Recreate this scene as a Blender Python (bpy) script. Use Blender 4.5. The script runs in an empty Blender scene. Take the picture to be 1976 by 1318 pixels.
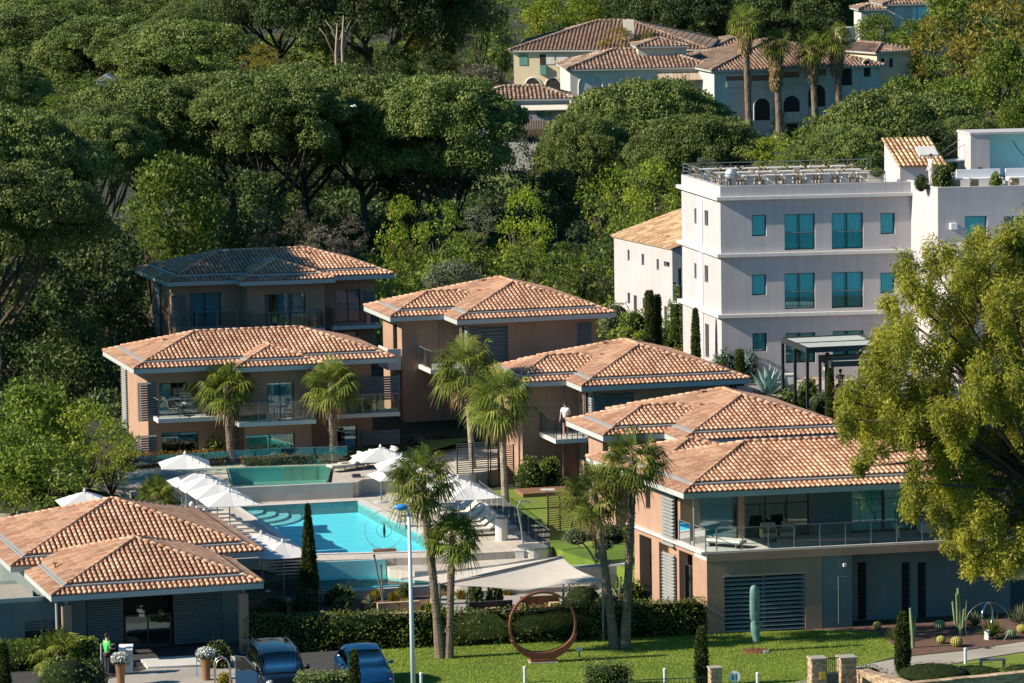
import bpy, bmesh, math, random
import numpy as np
from mathutils import Vector, Matrix
R = math.radians
C = bpy.context.scene.collection
sc = bpy.context.scene
random.seed(7)
rng = np.random.default_rng(11)

# ------------------------------------------------------------------ camera
CAMH = 37.8; PITCH = R(7.0); ROLL = R(-0.9); FPX = 8892.0
cam = bpy.data.cameras.new('Camera'); co = bpy.data.objects.new('Camera', cam); C.objects.link(co)
cam.sensor_width = 36; cam.lens = FPX * 36 / 1976; cam.clip_start = 1; cam.clip_end = 6000
co.matrix_world = Matrix.Translation((0, 0, CAMH)) @ Matrix.Rotation(R(90) - PITCH, 4, 'X') @ Matrix.Rotation(ROLL, 4, 'Z')
sc.camera = co
# ------------------------------------------------------------------ light
SUN_EL = R(31); SUN_TRAVEL = R(12.3)          # light travels towards +X, a little towards +Y
w = bpy.data.worlds.new("World"); sc.world = w; w.use_nodes = True
nt = w.node_tree; bg = nt.nodes['Background']
sky = nt.nodes.new('ShaderNodeTexSky'); sky.sky_type = 'NISHITA'; sky.sun_disc = False
sky.sun_elevation = SUN_EL
tn = nt.nodes.new('ShaderNodeMix'); tn.data_type = 'RGBA'; tn.blend_type = 'MULTIPLY'; tn.inputs[0].default_value = 1.0
tn.inputs[7].default_value = (.30, .78, 1.02, 1)      # clear teal-blue sky of the photograph
nt.links.new(sky.outputs[0], tn.inputs[6]); nt.links.new(tn.outputs[2], bg.inputs[0]); bg.inputs[1].default_value = 0.064
sd = Vector((math.cos(SUN_TRAVEL) * math.cos(SUN_EL), math.sin(SUN_TRAVEL) * math.cos(SUN_EL), -math.sin(SUN_EL)))
to_sun = -sd
sky.sun_rotation = math.atan2(to_sun.x, to_sun.y)
sky.air_density = 1.3; sky.dust_density = 0.3; sky.ozone_density = 3.0
sl = bpy.data.lights.new('Sun', 'SUN'); sl.energy = 5.0; sl.angle = R(0.5); sl.color = (1.0, 0.88, 0.70)
so = bpy.data.objects.new('Sun', sl); C.objects.link(so)
so.rotation_euler = sd.to_track_quat('-Z', 'Y').to_euler(); so.location = (-60, 100, 80)
sc.view_settings.view_transform = 'Standard'; sc.view_settings.look = 'None'
sc.view_settings.exposure = 0.66; sc.view_settings.gamma = 1.0
sc.cycles.max_bounces = 6; sc.cycles.transparent_max_bounces = 16; sc.cycles.diffuse_bounces = 3
sc.cycles.glossy_bounces = 3; sc.cycles.transmission_bounces = 4; sc.cycles.caustics_reflective = False; sc.cycles.caustics_refractive = False

# ------------------------------------------------------------------ photo pixel -> place in the world
def ray(px, py):
    x = px - 988; y = 659 - py; c, s = math.cos(ROLL), math.sin(ROLL)
    x, y = c * x - s * y, s * x + c * y
    return Vector((x, FPX * math.cos(PITCH) + y * math.sin(PITCH), -FPX * math.sin(PITCH) + y * math.cos(PITCH)))
CAM = Vector((0, 0, CAMH))
def PZ(px, py, z):
    d = ray(px, py); return CAM + d * ((z - CAMH) / d.z)
def PD(px, py, D):
    d = ray(px, py); return CAM + d * (D / d.y)
def lerp(t, tab):
    if t <= tab[0][0]: return tab[0][1]
    for (a, x), (b, y) in zip(tab, tab[1:]):
        if t <= b: return x + (y - x) * (t - a) / (b - a)
    return tab[-1][1]
def sst(a, b, x):
    t = min(1, max(0, (x - a) / (b - a))); return t * t * (3 - 2 * t)
TAB = [(0, 0), (213, 0), (215, .2), (220, .9), (230, 1.1), (243, 1.3), (247, 2.4), (252, 3), (262, 3.5), (275, 4.2), (300, 5), (340, 6), (450, 7), (650, 8), (900, 12), (3000, 12)]
def gz(x, y):
    t = y - .25 * x
    h = lerp(t, TAB)
    h += (5.4 - h) * sst(5.5, 9.5, x) * sst(240, 246, t) * (1 - sst(290, 320, t)) if h < 5.4 else 0
    return h
def PG(px, py):
    z = 2.0
    for _ in range(30):
        p = PZ(px, py, z); z = z * .5 + gz(p.x, p.y) * .5
    return PZ(px, py, z)

# ------------------------------------------------------------------ materials
MATS = {}
def nmat(name):
    m = bpy.data.materials.new(name); m.use_nodes = True; MATS[name] = m
    return m, m.node_tree.nodes, m.node_tree.links, m.node_tree.nodes['Principled BSDF']
def mat(name, c1, c2=None, scale=3.0, rough=.8, metal=0, bump=0, bscale=None, spec=.5, island=0, detail=5, stretch=None, emis=None, streak=0, joints=None, patch=0):
    m, N, L, b = nmat(name)
    b.inputs['Roughness'].default_value = rough; b.inputs['Metallic'].default_value = metal
    b.inputs['Specular IOR Level'].default_value = spec
    tc = N.new('ShaderNodeTexCoord'); src = tc.outputs['Object']
    if stretch:
        mp = N.new('ShaderNodeMapping'); mp.inputs['Scale'].default_value = stretch; L.new(src, mp.inputs[0]); src = mp.outputs[0]
    if c2 is None: c2 = tuple(x * .8 for x in c1)
    no = N.new('ShaderNodeTexNoise'); no.inputs['Scale'].default_value = scale; no.inputs['Detail'].default_value = detail
    no.inputs['Roughness'].default_value = .65
    L.new(src, no.inputs['Vector'])
    ra = N.new('ShaderNodeValToRGB'); ra.color_ramp.elements[0].position = .32; ra.color_ramp.elements[1].position = .68
    ra.color_ramp.elements[0].color = (*c1, 1); ra.color_ramp.elements[1].color = (*c2, 1)
    if island:
        ge = N.new('ShaderNodeNewGeometry'); ad = N.new('ShaderNodeMath'); ad.operation = 'MULTIPLY_ADD'
        L.new(ge.outputs['Random Per Island'], ad.inputs[0]); ad.inputs[1].default_value = island
        mu = N.new('ShaderNodeMath'); mu.operation = 'MULTIPLY_ADD'; L.new(no.outputs[0], mu.inputs[0]); mu.inputs[1].default_value = 1 - island * .5; mu.inputs[2].default_value = -island * .25
        L.new(mu.outputs[0], ad.inputs[2]); L.new(ad.outputs[0], ra.inputs[0])
    else:
        L.new(no.outputs[0], ra.inputs[0])
    out = ra.outputs[0]
    def mul(out, fac_socket, lo):
        mr = N.new('ShaderNodeMapRange'); mr.inputs[1].default_value = .35; mr.inputs[2].default_value = .65; mr.inputs[3].default_value = lo; mr.inputs[4].default_value = 1.0
        L.new(fac_socket, mr.inputs[0]); mx = N.new('ShaderNodeMix'); mx.data_type = 'RGBA'; mx.blend_type = 'MULTIPLY'; mx.inputs[0].default_value = 1
        L.new(out, mx.inputs[6]); L.new(mr.outputs[0], mx.inputs[7]); return mx.outputs[2]
    if streak:
        m2 = N.new('ShaderNodeMapping'); m2.inputs['Scale'].default_value = (3.2, 3.2, .22); L.new(tc.outputs['Object'], m2.inputs[0])
        n3 = N.new('ShaderNodeTexNoise'); n3.inputs['Scale'].default_value = 1.3; n3.inputs['Detail'].default_value = 6; L.new(m2.outputs[0], n3.inputs['Vector']); out = mul(out, n3.outputs[0], 1 - streak)
    if patch:
        n4 = N.new('ShaderNodeTexNoise'); n4.inputs['Scale'].default_value = .35; n4.inputs['Detail'].default_value = 5; L.new(tc.outputs['Object'], n4.inputs['Vector']); out = mul(out, n4.outputs[0], 1 - patch)
    if joints:
        br = N.new('ShaderNodeTexBrick'); br.inputs['Scale'].default_value = 1; br.inputs['Brick Width'].default_value = joints; br.inputs['Row Height'].default_value = joints; br.offset = .0
        br.inputs['Mortar Size'].default_value = .012; br.inputs['Color1'].default_value = (1, 1, 1, 1); br.inputs['Color2'].default_value = (.90, .90, .90, 1); br.inputs['Mortar'].default_value = (.62, .60, .57, 1)
        m5 = N.new('ShaderNodeMapping'); m5.inputs['Rotation'].default_value = (0, 0, -.24); L.new(tc.outputs['Object'], m5.inputs[0]); L.new(m5.outputs[0], br.inputs['Vector'])
        mx = N.new('ShaderNodeMix'); mx.data_type = 'RGBA'; mx.blend_type = 'MULTIPLY'; mx.inputs[0].default_value = 1; L.new(out, mx.inputs[6]); L.new(br.outputs[0], mx.inputs[7]); out = mx.outputs[2]
    L.new(out, b.inputs['Base Color'])
    if bump:
        n2 = N.new('ShaderNodeTexNoise'); n2.inputs['Scale'].default_value = bscale or scale * 6; n2.inputs['Detail'].default_value = 4
        L.new(src, n2.inputs['Vector'])
        bu = N.new('ShaderNodeBump'); bu.inputs['Strength'].default_value = bump; bu.inputs['Distance'].default_value = .05
        L.new(n2.outputs[0], bu.inputs['Height']); L.new(bu.outputs[0], b.inputs['Normal'])
    if emis:
        b.inputs['Emission Color'].default_value = (*emis[:3], 1); b.inputs['Emission Strength'].default_value = emis[3]
    return m
def ramp3(ra, cols, pos=(.1, .5, .9)):
    e = ra.color_ramp.elements
    e[0].position = pos[0]; e[0].color = (*cols[0], 1); e[1].position = pos[2]; e[1].color = (*cols[2], 1)
    x = e.new(pos[1]); x.color = (*cols[1], 1)
def leafmat(name, c1, c2, c3, trans=.35, nscale=.5):
    m, N, L, b = nmat(name)
    tc = N.new('ShaderNodeTexCoord'); ge = N.new('ShaderNodeNewGeometry'); no = N.new('ShaderNodeTexNoise')
    no.inputs['Scale'].default_value = nscale; no.inputs['Detail'].default_value = 2; L.new(tc.outputs['Object'], no.inputs['Vector'])
    a = N.new('ShaderNodeMath'); a.operation = 'MULTIPLY_ADD'; L.new(ge.outputs['Random Per Island'], a.inputs[0]); a.inputs[1].default_value = .38
    b2 = N.new('ShaderNodeMath'); b2.operation = 'MULTIPLY_ADD'; L.new(no.outputs[0], b2.inputs[0]); b2.inputs[1].default_value = 1.5; b2.inputs[2].default_value = -.44
    L.new(b2.outputs[0], a.inputs[2])
    ra = N.new('ShaderNodeValToRGB'); ramp3(ra, (c1, c2, c3)); L.new(a.outputs[0], ra.inputs[0])
    oi = N.new('ShaderNodeObjectInfo'); hs = N.new('ShaderNodeHueSaturation'); mr = N.new('ShaderNodeMapRange')
    mr.inputs[3].default_value = .8; mr.inputs[4].default_value = 1.2; L.new(oi.outputs['Random'], mr.inputs[0]); L.new(mr.outputs[0], hs.inputs['Value'])
    L.new(ra.outputs[0], hs.inputs['Color'])
    L.new(hs.outputs[0], b.inputs['Base Color']); b.inputs['Roughness'].default_value = .55; b.inputs['Specular IOR Level'].default_value = .3
    tr = N.new('ShaderNodeBsdfTranslucent'); L.new(hs.outputs[0], tr.inputs[0])
    mx = N.new('ShaderNodeMixShader'); mx.inputs[0].default_value = trans
    L.new(b.outputs[0], mx.inputs[1]); L.new(tr.outputs[0], mx.inputs[2]); L.new(mx.outputs[0], N['Material Output'].inputs[0])
    return m
def glassmat(name, tint, refl=.12, rough=.02):
    m, N, L, b = nmat(name)
    N.remove(b); t = N.new('ShaderNodeBsdfTransparent'); t.inputs[0].default_value = (*tint, 1)
    g = N.new('ShaderNodeBsdfGlossy'); g.inputs['Roughness'].default_value = rough; g.inputs[0].default_value = (.9, .97, 1, 1)
    lw = N.new('ShaderNodeLayerWeight'); lw.inputs[0].default_value = .25
    mr = N.new('ShaderNodeMapRange'); mr.inputs[3].default_value = refl; mr.inputs[4].default_value = 1; L.new(lw.outputs['Fresnel'], mr.inputs[0])
    mx = N.new('ShaderNodeMixShader'); L.new(mr.outputs[0], mx.inputs[0]); L.new(t.outputs[0], mx.inputs[1]); L.new(g.outputs[0], mx.inputs[2])
    L.new(mx.outputs[0], N['Material Output'].inputs[0]); return m
def watermat(name, tint):
    m = glassmat(name, tint, .02, .03); N = m.node_tree.nodes; L = m.node_tree.links
    tc = N.new('ShaderNodeTexCoord'); no = N.new('ShaderNodeTexNoise'); no.inputs['Scale'].default_value = 3.5; no.inputs['Detail'].default_value = 4
    L.new(tc.outputs['Object'], no.inputs['Vector']); bu = N.new('ShaderNodeBump'); bu.inputs['Strength'].default_value = .6; bu.inputs['Distance'].default_value = .04
    L.new(no.outputs[0], bu.inputs['Height'])
    for n in N:
        if n.type == 'BSDF_GLOSSY': L.new(bu.outputs[0], n.inputs['Normal'])
        if n.type == 'MAP_RANGE': n.inputs[4].default_value = .22
    return m

M_ = MATS
mat('stucco', (.45, .285, .205), (.39, .24, .17), 1.2, .9, bump=.25, bscale=30, streak=.07, patch=.14)
mat('stucco_teal', (.21, .25, .25), (.17, .21, .21), 1.2, .9, bump=.2, bscale=30, streak=.07, patch=.15)  # teal panels, and stucco with shade put into its colour
mat('white_wall', (.54, .505, .525), (.50, .47, .49), .6, .9, bump=.15, bscale=25, streak=.10, patch=.08)
mat('band', (.72, .70, .67), (.66, .64, .61), 1.5, .8, streak=.1)
mat('tile', (.68, .42, .28), (.50, .265, .165), 1.6, .85, island=.85, bump=.2, bscale=12, patch=.3)
mat('tile_old', (.30, .215, .16), (.18, .12, .09), 1.0, .9, island=1.0)
mat('tile_red', (.38, .28, .21), (.18, .12, .09), 1.0, .9, island=1.0)
mat('tile_tan', (.68, .47, .28), (.42, .25, .14), 1.2, .9, island=1.0)
mat('tile_bed', (.30, .15, .10), (.22, .11, .07), 3, .9)
mat('gutter', (.42, .43, .43), (.36, .37, .38), 2, .45, metal=.3)
mat('fascia', (.44, .47, .46), (.40, .43, .43), 2, .6)
mat('metal_dark', (.035, .045, .05), (.05, .06, .065), 2, .45, metal=.3)
mat('metal_grey', (.30, .32, .33), (.26, .28, .29), 2, .4, metal=.6)
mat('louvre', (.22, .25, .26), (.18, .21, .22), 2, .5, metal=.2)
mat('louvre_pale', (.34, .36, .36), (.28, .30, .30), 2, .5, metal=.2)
mat('wood_slat', (.30, .16, .09), (.18, .09, .05), 4, .7)
mat('frame', (.03, .035, .04), (.04, .045, .05), 2, .4)
mat('curtain', (.90, .95, .96), (.74, .84, .87), 1.5, .9, stretch=(9, 9, .2))
mat('room', (.16, .15, .14), (.10, .10, .10), 1, .9)
mat('concrete', (.50, .48, .44), (.42, .40, .37), 1.2, .85, bump=.1)
mat('slab_white', (.66, .65, .62), (.58, .57, .55), 2, .7)
mat('deck', (.66, .59, .51), (.58, .52, .45), .8, .8, bump=.08, joints=.6, patch=.15)
mat('pool_wall', (.30, .34, .35), (.26, .29, .30), 1, .7)
mat('pool_tile', (.60, .95, 1.0), (.42, .88, 1.0), 1.6, .5)
mat('pool_tile2', (.42, .76, .74), (.36, .68, .68), .8, .5)
mat('asphalt', (.055, .055, .055), (.04, .04, .042), 2, .9, bump=.2, bscale=60)
mat('path', (.44, .40, .35), (.38, .35, .31), .8, .9, bump=.1, patch=.2)
mat('mulch', (.17, .09, .065), (.10, .055, .04), 3, .95, bump=.6, bscale=20)
mat('gravel', (.44, .40, .33), (.30, .27, .22), 14, .95, bump=.5, bscale=30)
mat('soil', (.040, .040, .020), (.026, .036, .013), .7, .95, bump=.5, bscale=6)
mat('meadow', (.16, .20, .035), (.10, .15, .025), .35, .95, bump=.4, bscale=5)
mat('lawn', (.165, .24, .022), (.21, .28, .032), .55, .95, bump=.5, bscale=40, detail=8, patch=.25)
mat('white_paint', (.80, .80, .78), (.75, .75, .74), 3, .6)
mat('canvas', (.74, .73, .71), (.68, .67, .66), 1.5, .85)
mat('sail', (.62, .57, .51), (.57, .52, .46), 1.0, .85)
mat('cushion', (.68, .64, .58), (.60, .56, .50), 3, .9)
mat('tan_cushion', (.50, .36, .22), (.42, .30, .18), 3, .9)
mat('dark_fabric', (.06, .06, .06), (.04, .045, .045), 3, .9)
mat('corten', (.22, .075, .035), (.14, .05, .025), 3, .75, bump=.3, metal=.2)
mat('patina', (.16, .30, .27), (.09, .19, .18), 2.5, .6, bump=.4)
mat('palm_trunk', (.26, .20, .15), (.13, .095, .07), 3, .95, bump=.8, bscale=14, stretch=(1, 1, 3))
mat('palm_trunk_pale', (.42, .35, .28), (.28, .22, .17), 3, .95, bump=.5, bscale=10, stretch=(1, 1, 4))
mat('bark', (.12, .085, .06), (.06, .045, .035), 3, .95, bump=.8, bscale=8, stretch=(1, 1, .4))
mat('bark_pale', (.42, .33, .26), (.30, .22, .17), 2, .9, bump=.3, stretch=(1, 1, .3))
mat('stone', (.55, .40, .27), (.34, .24, .16), 5, .9, bump=.6, bscale=14, island=.8)
mat('mortar', (.50, .46, .40), (.42, .38, .33), 5, .95)
mat('yellow_wall', (.74, .62, .44), (.66, .55, .38), .4, .9)
mat('cream_wall', (.72, .66, .55), (.64, .59, .49), .4, .9)
mat('blue_wall', (.62, .62, .58), (.54, .55, .52), .4, .9, streak=.15)
mat('opening_shade', (.035, .03, .03), (.02, .02, .02), 1, .9)  # near-black for panels standing in for the shade inside openings
mat('shutter_green', (.12, .30, .24), (.10, .25, .20), 2, .7)
mat('awning', (.60, .55, .45), (.35, .20, .12), 1, .9, stretch=(6, .1, .1))
mat('skin', (.62, .36, .25), (.55, .31, .21), 5, .6)
mat('hair', (.04, .025, .015), (.02, .012, .01), 9, .8)
mat('cloth_white', (.78, .78, .80), (.68, .68, .72), 4, .9)
mat('cloth_green', (.08, .62, .13), (.06, .50, .10), 4, .8)
mat('cloth_dark', (.03, .03, .04), (.02, .02, .03), 4, .9)
mat('lamp_blue', (.05, .30, .70), (.04, .24, .60), 3, .35)
mat('pole_white', (.62, .68, .76), (.55, .61, .70), 3, .4)
mat('copper', (.40, .22, .12), (.30, .15, .08), 4, .45, metal=.5, stretch=(1, 1, .2))
mat('flower_white', (.80, .80, .76), (.60, .66, .58), 6, .9)
mat('brass', (.60, .56, .48), (.50, .46, .40), 3, .25, metal=.8)
mat('sign_blue', (.05, .22, .55), (.04, .18, .45), 3, .5)
mat('rubber', (.02, .02, .02), (.015, .015, .015), 3, .8)
mat('chrome', (.6, .6, .62), (.5, .5, .52), 3, .15, metal=1)
mat('plate', (.75, .77, .80), (.7, .72, .76), 3, .5)
mat('headlight', (.7, .75, .8), (.5, .55, .6), 8, .1, metal=.5)
mat('rattan', (.46, .36, .24), (.34, .26, .17), 8, .9)
mat('table_top', (.62, .60, .56), (.55, .53, .50), 4, .6)
mat('ceramic', (.75, .78, .80), (.6, .65, .7), 2, .3)
mat('panel_turquoise', (.40, .88, .98), (.50, .92, .99), .5, .15, spec=.9)  # on the roof panel this colour stands for the reflected sky
mat('panel_line', (.03, .28, .50), (.04, .32, .55), 2, .4)
mat('yellow_sign', (.70, .50, .06), (.62, .44, .05), 3, .6)
mat('agave', (.30, .46, .44), (.20, .34, .33), 2, .6)
mat('cactus', (.18, .26, .12), (.24, .30, .16), 4, .8)
mat('cactus_gold', (.42, .36, .10), (.26, .26, .07), 8, .9, bump=.7, bscale=20)
mat('green_net', (.02, .35, .26), (.02, .28, .2), 3, .7)
def carpaint(name, c, rough=.28):
    m, N, L, b = nmat(name); b.inputs['Base Color'].default_value = (*c, 1); b.inputs['Metallic'].default_value = .35
    b.inputs['Roughness'].default_value = rough; b.inputs['Coat Weight'].default_value = .8; b.inputs['Coat Roughness'].default_value = .08; return m
carpaint('paint_blue', (.005, .055, .16)); carpaint('paint_black', (.006, .008, .010), .2)
glassmat('pane', (.50, .82, .88), .16); glassmat('pane_clear', (.62, .80, .80), .05); glassmat('fence_glass', (.86, .95, .93), .04)
glassmat('pane_teal', (.72, 1.0, 1.0), .16); glassmat('car_glass', (.03, .06, .07), .05); glassmat('fence_glass_dark', (.75, .84, .83), .05)
watermat('water', (.50, .95, 1.0)); watermat('water2', (.45, .82, .80))
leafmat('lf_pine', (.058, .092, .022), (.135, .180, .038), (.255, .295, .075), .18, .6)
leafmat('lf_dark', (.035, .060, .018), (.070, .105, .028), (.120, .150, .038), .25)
leafmat('lf_green', (.080, .125, .016), (.160, .225, .028), (.270, .330, .050), .35)
leafmat('lf_bright', (.140, .200, .016), (.270, .340, .028), (.400, .450, .050), .4)
leafmat('lf_yellow', (.150, .130, .018), (.270, .220, .030), (.380, .300, .050), .4)
leafmat('lf_euc', (.130, .155, .020), (.290, .300, .036), (.560, .520, .066), .45, .9)
leafmat('lf_olive', (.110, .130, .075), (.180, .205, .120), (.260, .285, .180), .3)
leafmat('lf_grey', (.085, .080, .055), (.150, .135, .095), (.220, .195, .140), .25)
leafmat('lf_palm', (.065, .100, .014), (.160, .205, .030), (.330, .340, .075), .3, 1.5)
leafmat('lf_palm_dry', (.26, .18, .08), (.38, .27, .13), (.46, .35, .20), .3, 1.5)
leafmat('lf_cypress', (.028, .045, .010), (.060, .085, .018), (.110, .135, .028), .15, 1.5)
leafmat('lf_hedge', (.040, .060, .010), (.105, .135, .025), (.240, .250, .060), .25, 1.2)
leafmat('lf_box', (.090, .130, .030), (.170, .210, .060), (.270, .300, .100), .2, 1.5)
leafmat('lf_orange', (.12, .07, .015), (.30, .15, .02), (.28, .26, .03), .35, 1.5)
leafmat('lf_bluegreen', (.10, .16, .13), (.17, .25, .21), (.25, .34, .29), .25, 1)
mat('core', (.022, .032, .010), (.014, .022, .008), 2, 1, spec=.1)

# ------------------------------------------------------------------ mesh building
class MB:
    def __init__(s, T=None): s.v = []; s.f = []; s.T = T
    def add(s, vs, fs):
        o = len(s.v); s.v += [tuple(v) for v in vs]; s.f += [tuple(i + o for i in f) for f in fs]; return s
    def box(s, x0, x1, y0, y1, z0, z1):
        return s.add([(x0, y0, z0), (x1, y0, z0), (x1, y1, z0), (x0, y1, z0), (x0, y0, z1), (x1, y0, z1), (x1, y1, z1), (x0, y1, z1)],
                     [(0, 3, 2, 1), (4, 5, 6, 7), (0, 1, 5, 4), (1, 2, 6, 5), (2, 3, 7, 6), (3, 0, 4, 7)])
    def prism(s, poly, z0, z1):
        n = len(poly); vs = [(x, y, z0) for x, y in poly] + [(x, y, z1) for x, y in poly]
        a = sum(poly[i][0] * poly[(i + 1) % n][1] - poly[(i + 1) % n][0] * poly[i][1] for i in range(n))
        fs = [tuple(range(n))[::-1], tuple(range(n, 2 * n))] + [(i, (i + 1) % n, n + (i + 1) % n, n + i) for i in range(n)]
        if a < 0: fs = [f[::-1] for f in fs]
        return s.add(vs, fs)
    def quad(s, *p): return s.add(p, [tuple(range(len(p)))])
    def tube(s, pts, rad, n=8, caps=True):
        pts = [Vector(p) for p in pts]; k = len(pts)
        if not isinstance(rad, (list, tuple)): rad = [rad] * k
        vs = []; 
        for i, p in enumerate(pts):
            d = (pts[min(i + 1, k - 1)] - pts[max(i - 1, 0)]).normalized()
            a = d.orthogonal().normalized() if i == 0 else (a - d * a.dot(d)).normalized()
            b = d.cross(a)
            for j in range(n):
                t = 2 * math.pi * j / n; vs.append(p + (a * math.cos(t) + b * math.sin(t)) * rad[i])
        fs = [(i * n + j, i * n + (j + 1) % n, (i + 1) * n + (j + 1) % n, (i + 1) * n + j) for i in range(k - 1) for j in range(n)]
        if caps: fs += [tuple(range(n))[::-1], tuple((k - 1) * n + j for j in range(n))]
        return s.add(vs, fs)
    def lathe(s, prof, c=(0, 0, 0), n=16):
        vs = []; k = len(prof)
        for r, z in prof:
            for j in range(n):
                t = 2 * math.pi * j / n; vs.append((c[0] + r * math.cos(t), c[1] + r * math.sin(t), c[2] + z))
        fs = [(i * n + j, i * n + (j + 1) % n, (i + 1) * n + (j + 1) % n, (i + 1) * n + j) for i in range(k - 1) for j in range(n)]
        fs += [tuple(range(n))[::-1], tuple((k - 1) * n + j for j in range(n))]
        return s.add(vs, fs)
    def ball(s, c, r, n=10, m=6):
        if not isinstance(r, (tuple, list)): r = (r, r, r)
        vs = [(c[0], c[1], c[2] - r[2])]
        for i in range(1, m):
            ph = -math.pi / 2 + math.pi * i / m
            for j in range(n):
                t = 2 * math.pi * j / n; vs.append((c[0] + r[0] * math.cos(ph) * math.cos(t), c[1] + r[1] * math.cos(ph) * math.sin(t), c[2] + r[2] * math.sin(ph)))
        vs.append((c[0], c[1], c[2] + r[2])); top = len(vs) - 1
        fs = [(0, 1 + (j + 1) % n, 1 + j) for j in range(n)]
        for i in range(m - 2):
            for j in range(n): fs.append((1 + i * n + j, 1 + i * n + (j + 1) % n, 1 + (i + 1) * n + (j + 1) % n, 1 + (i + 1) * n + j))
        fs += [(1 + (m - 2) * n + j, 1 + (m - 2) * n + (j + 1) % n, top) for j in range(n)]
        return s.add(vs, fs)
    def mesh(s, name, material, smooth=False):
        me = bpy.data.meshes.new(name)
        vs = [s.T(v) for v in s.v] if s.T else s.v
        me.from_pydata(vs, [], s.f); me.update()
        if smooth: me.polygons.foreach_set('use_smooth', [True] * len(me.polygons))
        if isinstance(material, str): material = M_[material]
        me.materials.append(material); return me
    def build(s, name, material, parent=None, smooth=False):
        if not s.f: return None
        return obj(name, s.mesh(name, material, smooth), parent)
def obj(name, me, parent=None):
    o = bpy.data.objects.new(name, me); C.objects.link(o)
    if parent: o.parent = parent
    return o
def tag(o, label=None, cat=None, group=None, kind=None):
    if label: o['label'] = label
    if cat: o['category'] = cat
    if group: o['group'] = group
    if kind: o['kind'] = kind
    return o
def thing(name, label, cat, loc=(0, 0, 0), rz=0, group=None):
    o = bpy.data.objects.new(name, None); C.objects.link(o); o.empty_display_size = .3
    o.location = loc; o.rotation_euler = (0, 0, rz); return tag(o, label, cat, group)
def struct(name, mb, material): return tag(mb.build(name, material), kind='structure')
def copy_thing(root, loc, rz=0, label=None, scale=None):
    kids = {}
    for o in root.children: kids[o] = list(o.children)
    r = root.copy(); C.objects.link(r); r.location = loc; r.rotation_euler = (0, 0, rz)
    if scale is not None: r.scale = scale if isinstance(scale, (tuple, list)) else (scale,) * 3
    if label: r['label'] = label
    for ch, gs in kids.items():
        c = ch.copy(); C.objects.link(c); c.parent = r
        for g in gs:
            d = g.copy(); C.objects.link(d); d.parent = c
    return r

# building frame: a along the front (u), b into depth (v), z up; origin = near eave corner above the ground
class Bld:
    def __init__(s, N, ez, ground, ua, va, name, label, cat, group=None):
        p = PZ(*N, ez); s.o = Vector((p.x, p.y, 0)); s.ez = ez; s.g = ground
        s.u = Vector((math.cos(R(ua)), math.sin(R(ua)), 0)); s.v = Vector((math.cos(R(va)), math.sin(R(va)), 0))
        s.root = thing(name, label, cat, (p.x, p.y, ground), 0, group)
    def T(s, v):
        q = s.u * v[0] + s.v * v[1]; return (q.x, q.y, v[2] - s.g)
    def W(s, a, b, z): q = s.o + s.u * a + s.v * b; return Vector((q.x, q.y, z))
    def mb(s): return MB(s.T)
    def F(s, px, py, b):       # pixel on the plane at depth b -> (a, z)
        d = ray(px, py); n = Vector((-s.u.y, s.u.x, 0)); k = s.v.dot(n)
        t = (b * k - (CAM - s.o).dot(n)) / d.dot(n); w_ = CAM + d * t - s.o
        w2 = w_ - s.v * b; return w2.dot(s.u), (CAM + d * t).z
    def L(s, px, py, a):       # pixel on the side plane at a -> (b, z)
        d = ray(px, py); n = Vector((-s.v.y, s.v.x, 0)); k = s.u.dot(n)
        t = (a * k - (CAM - s.o).dot(n)) / d.dot(n); w_ = CAM + d * t - s.o
        w2 = w_ - s.u * a; return w2.dot(s.v), (CAM + d * t).z
    def FR(s, x0, y0, x1, y1, b):
        a0 = s.F(x0, (y0 + y1) / 2, b)[0]; a1 = s.F(x1, (y0 + y1) / 2, b)[0]
        zt = s.F((x0 + x1) / 2, y0, b)[1]; zb = s.F((x0 + x1) / 2, y1, b)[1]; return a0, a1, zb, zt
    def LR(s, x0, y0, x1, y1, a):
        b0 = s.L(x1, (y0 + y1) / 2, a)[0]; b1 = s.L(x0, (y0 + y1) / 2, a)[0]
        zt = s.L((x0 + x1) / 2, y0, a)[1]; zb = s.L((x0 + x1) / 2, y1, a)[1]; return b0, b1, zb, zt

def wall_grid(mb, s0, s1, z0, z1, holes, put):
    zs = sorted({z0, z1, *[max(z0, h[2]) for h in holes], *[min(z1, h[3]) for h in holes]})
    for za, zb in zip(zs, zs[1:]):
        if zb - za < 1e-4: continue
        cut = sorted([(h[0], h[1]) for h in holes if h[2] < (za + zb) / 2 < h[3]])
        x = s0
        for c0, c1 in cut:
            if c0 > x: put(x, min(c0, s1), za, zb)
            x = max(x, c1)
        if x < s1: put(x, s1, za, zb)
def shell(B, a0, a1, b0, b1, z0, z1, fh=(), lh=(), m='stucco', name='wall', th=.28, rh=()):
    mb = B.mb()
    wall_grid(mb, a0, a1, z0, z1, fh, lambda x, y, p, q: mb.box(x, y, b0, b0 + th, p, q))
    wall_grid(mb, b0 + th, b1 - th, z0, z1, lh, lambda x, y, p, q: mb.box(a0, a0 + th, x, y, p, q))
    wall_grid(mb, b0 + th, b1 - th, z0, z1, rh, lambda x, y, p, q: mb.box(a1 - th, a1, x, y, p, q))
    mb.box(a0, a1, b1 - th, b1, z0, z1)
    return mb.build(name, m, B.root)
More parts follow.
